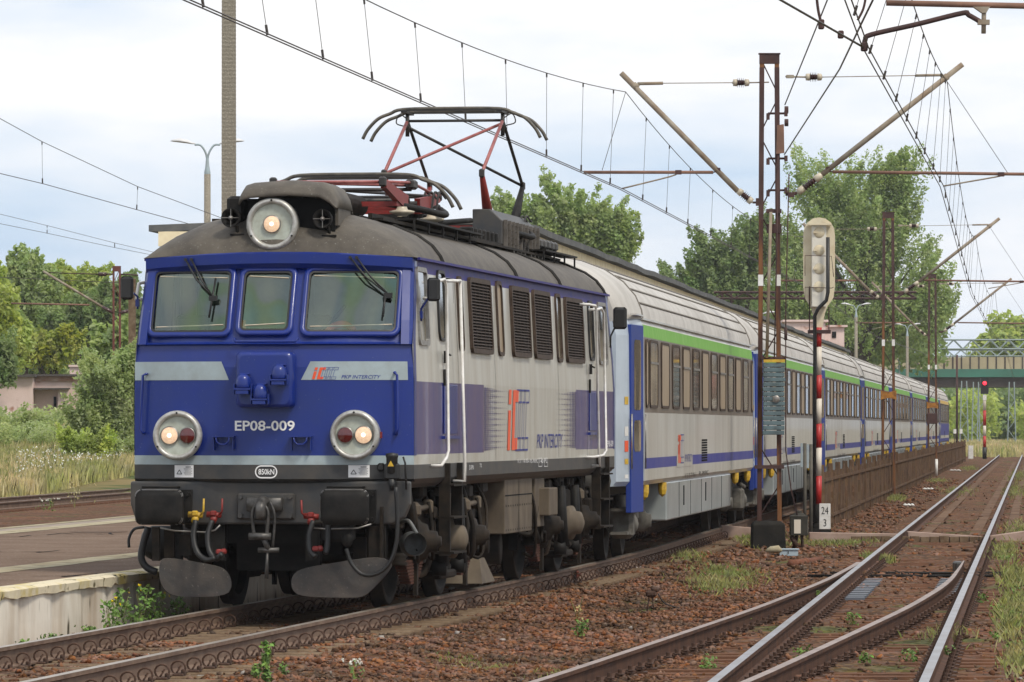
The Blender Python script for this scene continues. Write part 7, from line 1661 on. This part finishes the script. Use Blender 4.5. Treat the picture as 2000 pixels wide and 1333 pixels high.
# left side trees
LT = [('deciduous_tree', 'tall loose tree at the left with an uneven top against the sky', 300, 50, [(45, 540, 30, 35, .25, 0), (40, 600, 60, 45, .3, 0), (90, 590, 40, 45, .2, 0), (60, 520, 16, 18, .06, 0), (50, 660, 70, 50, .2, 0)], 130, .55, 28000, .13, 'poplar'),
      ('deciduous_tree', 'feathery light tree behind the slanted bracket tube at the left', 310, 165, [(165, 560, 40, 25, .3, 0), (150, 600, 55, 35, .3, 0), (120, 545, 25, 18, .1, 0), (190, 545, 20, 16, .1, 0), (180, 640, 60, 40, .2, 0)], 130, .5, 26000, .12, 'lightleaf'),
      ('deciduous_tree', 'dark broad tree behind the red-brown mast at the left', 290, 190, [(200, 620, 60, 45, .5, 0), (120, 650, 50, 35, .3, 0), (230, 580, 40, 30, .2, 0), (250, 640, 40, 50, .2, 0)], 150, .6, 32000, .13, 'darkleaf'),
      ('deciduous_tree', 'bright yellow-green tree in front of the dark one, above the chimney', 262, 100, [(95, 690, 45, 28, .5, 0), (60, 680, 30, 22, .3, 0), (130, 670, 25, 20, .2, 0)], 60, .5, 9000, .12, 'yellowleaf'),
      ('deciduous_tree', 'large light green tree hanging in from the left edge above the pink building', 235, -20, [(0, 620, 55, 50, .4, 0), (10, 680, 40, 40, .3, 0), (-40, 560, 50, 60, .3, 0)], 80, .6, 13000, .13, 'lightleaf'),
      ('chestnut_tree', 'big-leaved green tree between the chimney and the engine', 205, 220, [(225, 680, 35, 35, .4, 0), (245, 720, 35, 40, .3, 0), (200, 725, 20, 22, .2, 0)], 70, .5, 9000, .14, 'poplar'),
      ('conifer', 'dark low conifer branch mass at the left edge over the pink wall', 215, -30, [(0, 690, 25, 25, .6, 0), (10, 735, 22, 14, .4, 0)], 40, .4, 5000, .09, 'darkleaf')]
for nm, lab, Y, ub, lst, nc, rc, nl, ls, mt in LT: tree_px(nm, lab, 'tree', Y, ub, lst, nc, rc, nl, ls, mt, tr=.22, z0=.5, up=.35)
BU = [('bush', 'large grey-green willow bush close beside the engine', 172, 205, [(215, 775, 42, 60, .5, 0), (178, 830, 42, 42, .3, 0), (242, 760, 30, 80, .35, 0), (230, 850, 40, 40, .2, 0), (190, 740, 18, 30, .08, 0)], 170, .30, 34000, .06, 'bushleaf'),
      ('bush', 'small bright bush at the foot of the willow bush', 165, 145, [(145, 872, 28, 18, .5, 0), (190, 875, 20, 20, .3, 0)], 40, .22, 5000, .06, 'lightleaf'),
      ('bush', 'low green bush in front of the pink building ramp', 195, 30, [(30, 852, 45, 16, .5, 0), (75, 858, 30, 15, .4, 0), (-20, 850, 40, 20, .3, 0)], 60, .35, 9000, .08, 'bushleaf')]
for nm, lab, Y, ub, lst, nc, rc, nl, ls, mt in BU: tree_px(nm, lab, 'bush', Y, ub, lst, nc, rc, nl, ls, mt, tr=.06, z0=-.2, up=.6)
# far off greenery as a mass: behind everything, under and beside the bridge
def mass(label, spec, nleaf, ls, leafm, name='woodland'):
    C = []
    for (u0, u1, v0, v1, Y0_, Y1_, n, r) in spec:
        for k in range(n):
            Y = rng.uniform(Y0_, Y1_); u = rng.uniform(u0, u1); v = v0+(v1-v0)*rng.random()+6*math.sin(u*.06); p = P(u, v, Y); C.append((p.x, p.y, p.z, r*(.6+.8*rng.random())))
    V, Fc = leaves(np.array(C), nleaf, 1, ls); o = npmesh(name, V, Fc, leafm); return tag(o, label, 'woodland', kind='stuff')
mass('green thicket seen under and beyond the far bridge', [(1840, 2060, 765, 850, 600, 640, 220, 1.5)], 26000, .34, 'darkleaf')
mass('light green growth under the far bridge', [(1845, 1935, 775, 845, 560, 590, 60, 1.2), (1990, 2050, 800, 850, 560, 590, 20, 1.2)], 8000, .3, 'lightleaf')
mass('dark green wood behind the canopy and the rusty gantry', [(1380, 1830, 590, 690, 400, 440, 260, 1.6), (1840, 2080, 720, 760, 650, 680, 60, 2.)], 36000, .26, 'darkleaf')
mass('dim green wood closing the view behind the left trees', [(-80, 270, 590, 760, 320, 350, 300, 1.4)], 36000, .22, 'darkleaf')
mass('low undergrowth between the left bushes and the bank', [(-80, 270, 822, 858, 205, 232, 150, .6), (170, 270, 740, 800, 225, 260, 60, .8)], 24000, .12, 'bushleaf', 'undergrowth')
mass('low shrubs and nettles at the back edge of the meadow', [(-80, 150, 838, 884, 178, 190, 110, .32), (130, 270, 860, 892, 166, 176, 50, .25)], 26000, .06, 'bushleaf', 'undergrowth')
# ---- grasses: blades as thin triangles
def blades(X, Y, Z, h, w, lean_=.35):
    n = len(X); th = rng.random(n)*6.28; L_ = lean_*h*rng.random(n); hx, hy = np.cos(th)*L_, np.sin(th)*L_
    ph_ = rng.random(n)*3.14; wx, wy = np.cos(ph_)*w/2, np.sin(ph_)*w/2*.4
    A = np.stack([X-wx, Y-wy, Z], 1); B_ = np.stack([X+wx, Y+wy, Z], 1); C_ = np.stack([X+hx*.4+wx*.7, Y+hy*.4, Z+h*.6], 1); D_ = np.stack([X+hx, Y+hy, Z+h], 1)
    V = np.stack([A, B_, C_, D_], 1).reshape(-1, 3); return V, np.arange(4*n).reshape(-1, 4)
M['drygrass'] = mat('dry_grass', (.58, .46, .25), .9, col2=(.30, .33, .11), nscale=.22, stretch=(1, .3, 1), cell=(3, .3, .01), thr=(.42, .58))
M['grass'] = mat('green_grass', (.17, .22, .06), .8, col2=(.30, .27, .11), nscale=.8, cell=(9, .35, .02))
M['weed'] = mat('weed_leaves', (.16, .27, .06), .7, col2=(.12, .2, .05), nscale=5, cell=(20, .25, .02))
M['flower'] = mat('white_blossom', (.75, .75, .68), .7); M['yflower'] = mat('yellow_blossom', (.75, .58, .02), .6)
n = 70000; Y = 134+rng.random(n)**1.2*85; X = (-.104+rng.random(n)*.035)*Y; lt = X-.088*(Y-131)+11.6; ok = (lt < -2.6); X, Y = X[ok], Y[ok]; Z = terr(X, Y)
h = .22+.38*rng.random(len(X)); V, Fc = blades(X, Y, Z, h, .05); g_ = npmesh('meadow_grass', V, Fc, 'drygrass'); tag(g_, 'tall dry straw-coloured meadow grass left of the engine', 'grass', kind='stuff')
n = 9000; Y = 138+rng.random(n)*60; X = (-.104+rng.random(n)*.035)*Y; ok = (X-.088*(Y-131)+11.6 < -3); X, Y = X[ok], Y[ok]; V, Fc = blades(X, Y, terr(X, Y), .3+.4*rng.random(len(X)), .06); tag(npmesh('green_meadow_grass', V, Fc, 'grass'), 'greener tufts mixed into the dry meadow', 'grass', kind='stuff')
n = 1500; Y = 140+rng.random(n)*30; X = (-.095+rng.random(n)*.03)*Y; ok = (X-.088*(Y-131)+11.6 < -3); X, Y = X[ok], Y[ok]; Z = terr(X, Y)+.5+.2*rng.random(len(X)); V, Fc = leaves(np.stack([X, Y, Z, np.full(len(X), .03)], 1), len(X), 1, .028); tag(npmesh('meadow_flowers', V, Fc, 'flower'), 'tiny white flowers sprinkled over the meadow', 'flowers', kind='stuff')
# far right grass strip near the bridge and right verge
def scatter(n, fn, hh, w, matn, name, label):
    X, Y = fn(n); Z = bz(X, Y)-.02; ok = (np.abs(X/Y) < .106); X, Y, Z = X[ok], Y[ok], Z[ok]; V, Fc = blades(X, Y, Z, hh*(.4+.9*rng.random(len(X))), w, .9); o = npmesh(name, V, Fc, matn); return tag(o, label, 'grass', kind='stuff')
def tufts(spots):
    def fn(n):
        s = np.array(spots); w = s[:, 4]/s[:, 4].sum(); i = rng.choice(len(s), n, p=w); u = s[i, 0]+rng.normal(size=n)*s[i, 2]; Yc = (1.73+.24)*F/(s[i, 1]-HZ); Y = Yc+rng.normal(size=n)*s[i, 3]; return (u-1000)/F*Y, Y
    return fn
scatter(9000, tufts([(1420, 1125, 35, 1.8, 3), (1400, 1145, 25, 1.5, 2), (1460, 1060, 12, 1.5, 1.2), (1620, 1058, 40, 1.5, 3), (1680, 1052, 25, 1.2, 1), (1500, 1070, 20, 1., 1.), (1340, 1095, 20, 1.5, 1), (1850, 1245, 30, 1, .3)]), .10, .012, 'grass', 'grass_patch', 'sparse green and dry grass round the black block and lantern')
scatter(4200, tufts([(1980, 1130, 15, 3, 3), (1975, 1220, 14, 2.5, 2), (1960, 1080, 14, 3, 2), (1990, 1040, 20, 5, 2), (1990, 1290, 14, 1.5, 2), (1985, 1180, 18, 2, 2)]), .13, .014, 'grass', 'verge_grass', 'green verge grass along the right edge of the picture')
scatter(5000, tufts([(1745, 975, 10, 2, 1.5), (1830, 940, 9, 3, 1), (1895, 915, 8, 5, 1), (1870, 960, 16, 5, 1), (1990, 930, 12, 15, 2), (1985, 960, 12, 8, 1.5), (1700, 1090, 8, .6, .6), (1725, 1096, 10, .3, 1)]), .12, .02, 'grass', 'track_grass', 'small green tufts between fence and right-hand track')
scatter(1500, tufts([(900, 1290, 30, .6, 1), (960, 1300, 20, .4, 1), (1100, 1320, 40, .5, 1), (550, 1290, 12, .3, .4)]), .05, .008, 'grass', 'foreground_grass', 'thin low grass on the ballast in the foreground')
# meadow beyond, near the bridge
n = 16000; Y = 345+rng.random(n)*200; X = Y*(.083+.03*rng.random(n)); V, Fc = blades(X, Y, -.35+0*X, .5+.5*rng.random(n), .16); tag(npmesh('far_grass', V, Fc, 'drygrass'), 'yellowish grass beyond the fence end below the bridge', 'grass', kind='stuff')
# individual weeds
def weed(name, label, u, v, h, z0, n=26, leafm='weed', flower=None, nf=0, spread=.05, Yd=None):
    Y = (CZ-z0)*F/(v-HZ) if Yd is None else Yd; x = (u-1000)/F*Y; o = thing(name, label, 'plant', (x, Y, z0)); m = MB()
    for k in range(3):
        a = rng.uniform(0, 6.28); tip = (math.cos(a)*spread, math.sin(a)*spread, h*rng.uniform(.7, 1)); m.tube([(0, 0, 0), (tip[0]*.4, tip[1]*.4, tip[2]*.5), tip], .003, 4)
        if k == 0: tip0 = tip
    m.build('stem', M['grass'], o)
    C = np.array([[rng.normal()*spread*.6, rng.normal()*spread*.6, h*t, .025+spread*.45*(1-t)] for t in rng.random(n//2)]); V, Fc = leaves(C, n, 1, .016+h*.02); npmesh('leaves', V, Fc, leafm, parent=o)
    if flower:
        C = np.array([[rng.normal()*spread*.8, rng.normal()*spread*.8, h*(.85+.25*rng.random()), .012] for _ in range(nf)]); V, Fc = leaves(C, nf*6, 1, .013); npmesh('blossom', V, Fc, flower, parent=o)
    return o
weed('mullein_weed', 'tall green seed-headed weed at the bottom edge left of centre', 520, 1345, .34, -.24, 240, spread=.03)
weed('weed', 'smaller green weed left of the tall seed-headed one', 500, 1345, .18, -.24, 100, spread=.03)
weed('weed', 'smaller green weed right of the tall seed-headed one', 553, 1340, .17, -.24, 90, spread=.03)
weed('daisy_plant', 'thin plant with tiny white flowers on the foreground ballast', 692, 1325, .14, -.24, 24, flower='flower', nf=9, spread=.06)
weed('weed', 'bright green seedling between cable post and rusty rail', 1136, 1240, .14, -.22, 120, spread=.04)
weed('weed', 'spindly brown-green stem behind the bright seedling', 1128, 1215, .28, -.24, 24, 'drygrass', spread=.07)
for k, (u, v, lab) in enumerate(((1665, 1222, 'green weed in the middle of the turnout sleepers'), (1690, 1300, 'green weed between blade and right rail near the bottom'), (1775, 1296, 'green weed close to the right rail near the bottom'), (1570, 1290, 'pale weed between the two middle rails'), (1385, 1308, 'pale weed between the left rails at the bottom'), (1850, 1290, 'green weed just right of the right rail'), (1985, 1165, 'broad-leaved weed at the right edge'), (1920, 1180, 'small weed on the soil right of the right rail'), (1600, 1175, 'small weed in front of the left blade'), (1450, 1230, 'thin weed beside the rusty left rail'))):
    weed('weed', lab, u, v, .12, -.27, 70, spread=.06)
for k, (u, v, h_, fl_, lab) in enumerate(((175, 1215, .16, None, 'leafy weed at the foot of the white wall, left'), (215, 1212, .42, 'yflower', 'tall yellow-flowered weed against the wall'), (235, 1208, .5, None, 'tall grassy weed against the wall beside the yellow one'), (52, 1262, .12, None, 'small weed where the white wall meets the rail'), (100, 1247, .14, None, 'low leafy weed near the left rail'), (280, 1190, .5, 'yflower', 'yellow-flowered weed in the shade by the plough'), (310, 1185, .4, 'yflower', 'bushy weed in the shade left of the plough'), (350, 1180, .3, None, 'dark leafy weed under the left plough'), (262, 1195, .32, None, 'dark leafy weed between wall and rail in the shade'))):
    yy_ = min(np.arange(38, 60, .1), key=lambda q_: abs((u-1000)/F*q_-(XA(q_)-1.38)))
    weed('weed', lab, u, v, h_*.85, -.2, 150, flower=fl_, nf=3 if fl_ else 0, spread=.075, Yd=float(yy_))
weed('daisy_plant', 'white-flowered clump on the far edge of the platform', 93, 998, .2, .3, 60, flower='flower', nf=14, spread=.12)
weed('grass_clump', 'dry grass clump at the far platform edge', 146, 992, .5, .3, 60, 'drygrass', spread=.3)
# litter
for k, (u, v, lab) in enumerate(((1775, 990, 'white crumpled paper scraps beside the fence, nearest'), (1813, 958, 'white litter pair halfway along the fence'), (1866, 921, 'small white litter farther along the fence'), (1250, 1118, 'whitish flat stone between engine track and grass'))):
    Y = 1.97*F/(v-HZ); p = P(u, v, Y); m = MB(); e = 8/F*Y
    for q_ in range(3): m.lathe((p.x+e*(q_-1)*.9, Y+.05*q_, -.22), (.2*q_, .1, 1), [(0, e*.5), (.02, e*.6), (.05, e*.3), (.06, .0001)], 7)
    tag(m.build('litter' if k < 3 else 'pale_stone', 'white' if k < 3 else 'stone_pale'), lab, 'litter' if k < 3 else 'stone')
# ---- thin summer haze round the whole scene
m = MB(); m.box(-420, 420, -60, 900, -2.5, 32); hz = m.build('haze', 'dark', None, kind='stuff'); tag(hz, 'thin pale haze softening the far end of the line', 'haze')
hm = bpy.data.materials.new('haze_air'); hm.use_nodes = True; t = hm.node_tree; t.nodes.clear(); o_ = nn(t, 'ShaderNodeOutputMaterial'); vp = nn(t, 'ShaderNodeVolumePrincipled')
vp.inputs['Color'].default_value = (.92, .94, 1, 1); vp.inputs['Density'].default_value = .00013; t.links.new(vp.outputs[0], o_.inputs['Volume']); hz.data.materials.clear(); hz.data.materials.append(hm)

for k, (u, v) in enumerate(((1955, 1200), (1972, 1145), (1990, 1215), (1950, 1255), (1985, 1275), (1962, 1098))):
    weed('weed', ('low broad weed on the right verge, level with the blade tips', 'low broad weed on the right verge, farther than its neighbours', 'leafy weed at the very right edge, halfway up the turnout', 'small leafy weed between right rail and verge grass', 'leafy weed near the bottom right corner', 'small weed beside the crossing strip at the right')[k], u, v, .10, -.27, 90, spread=.09)
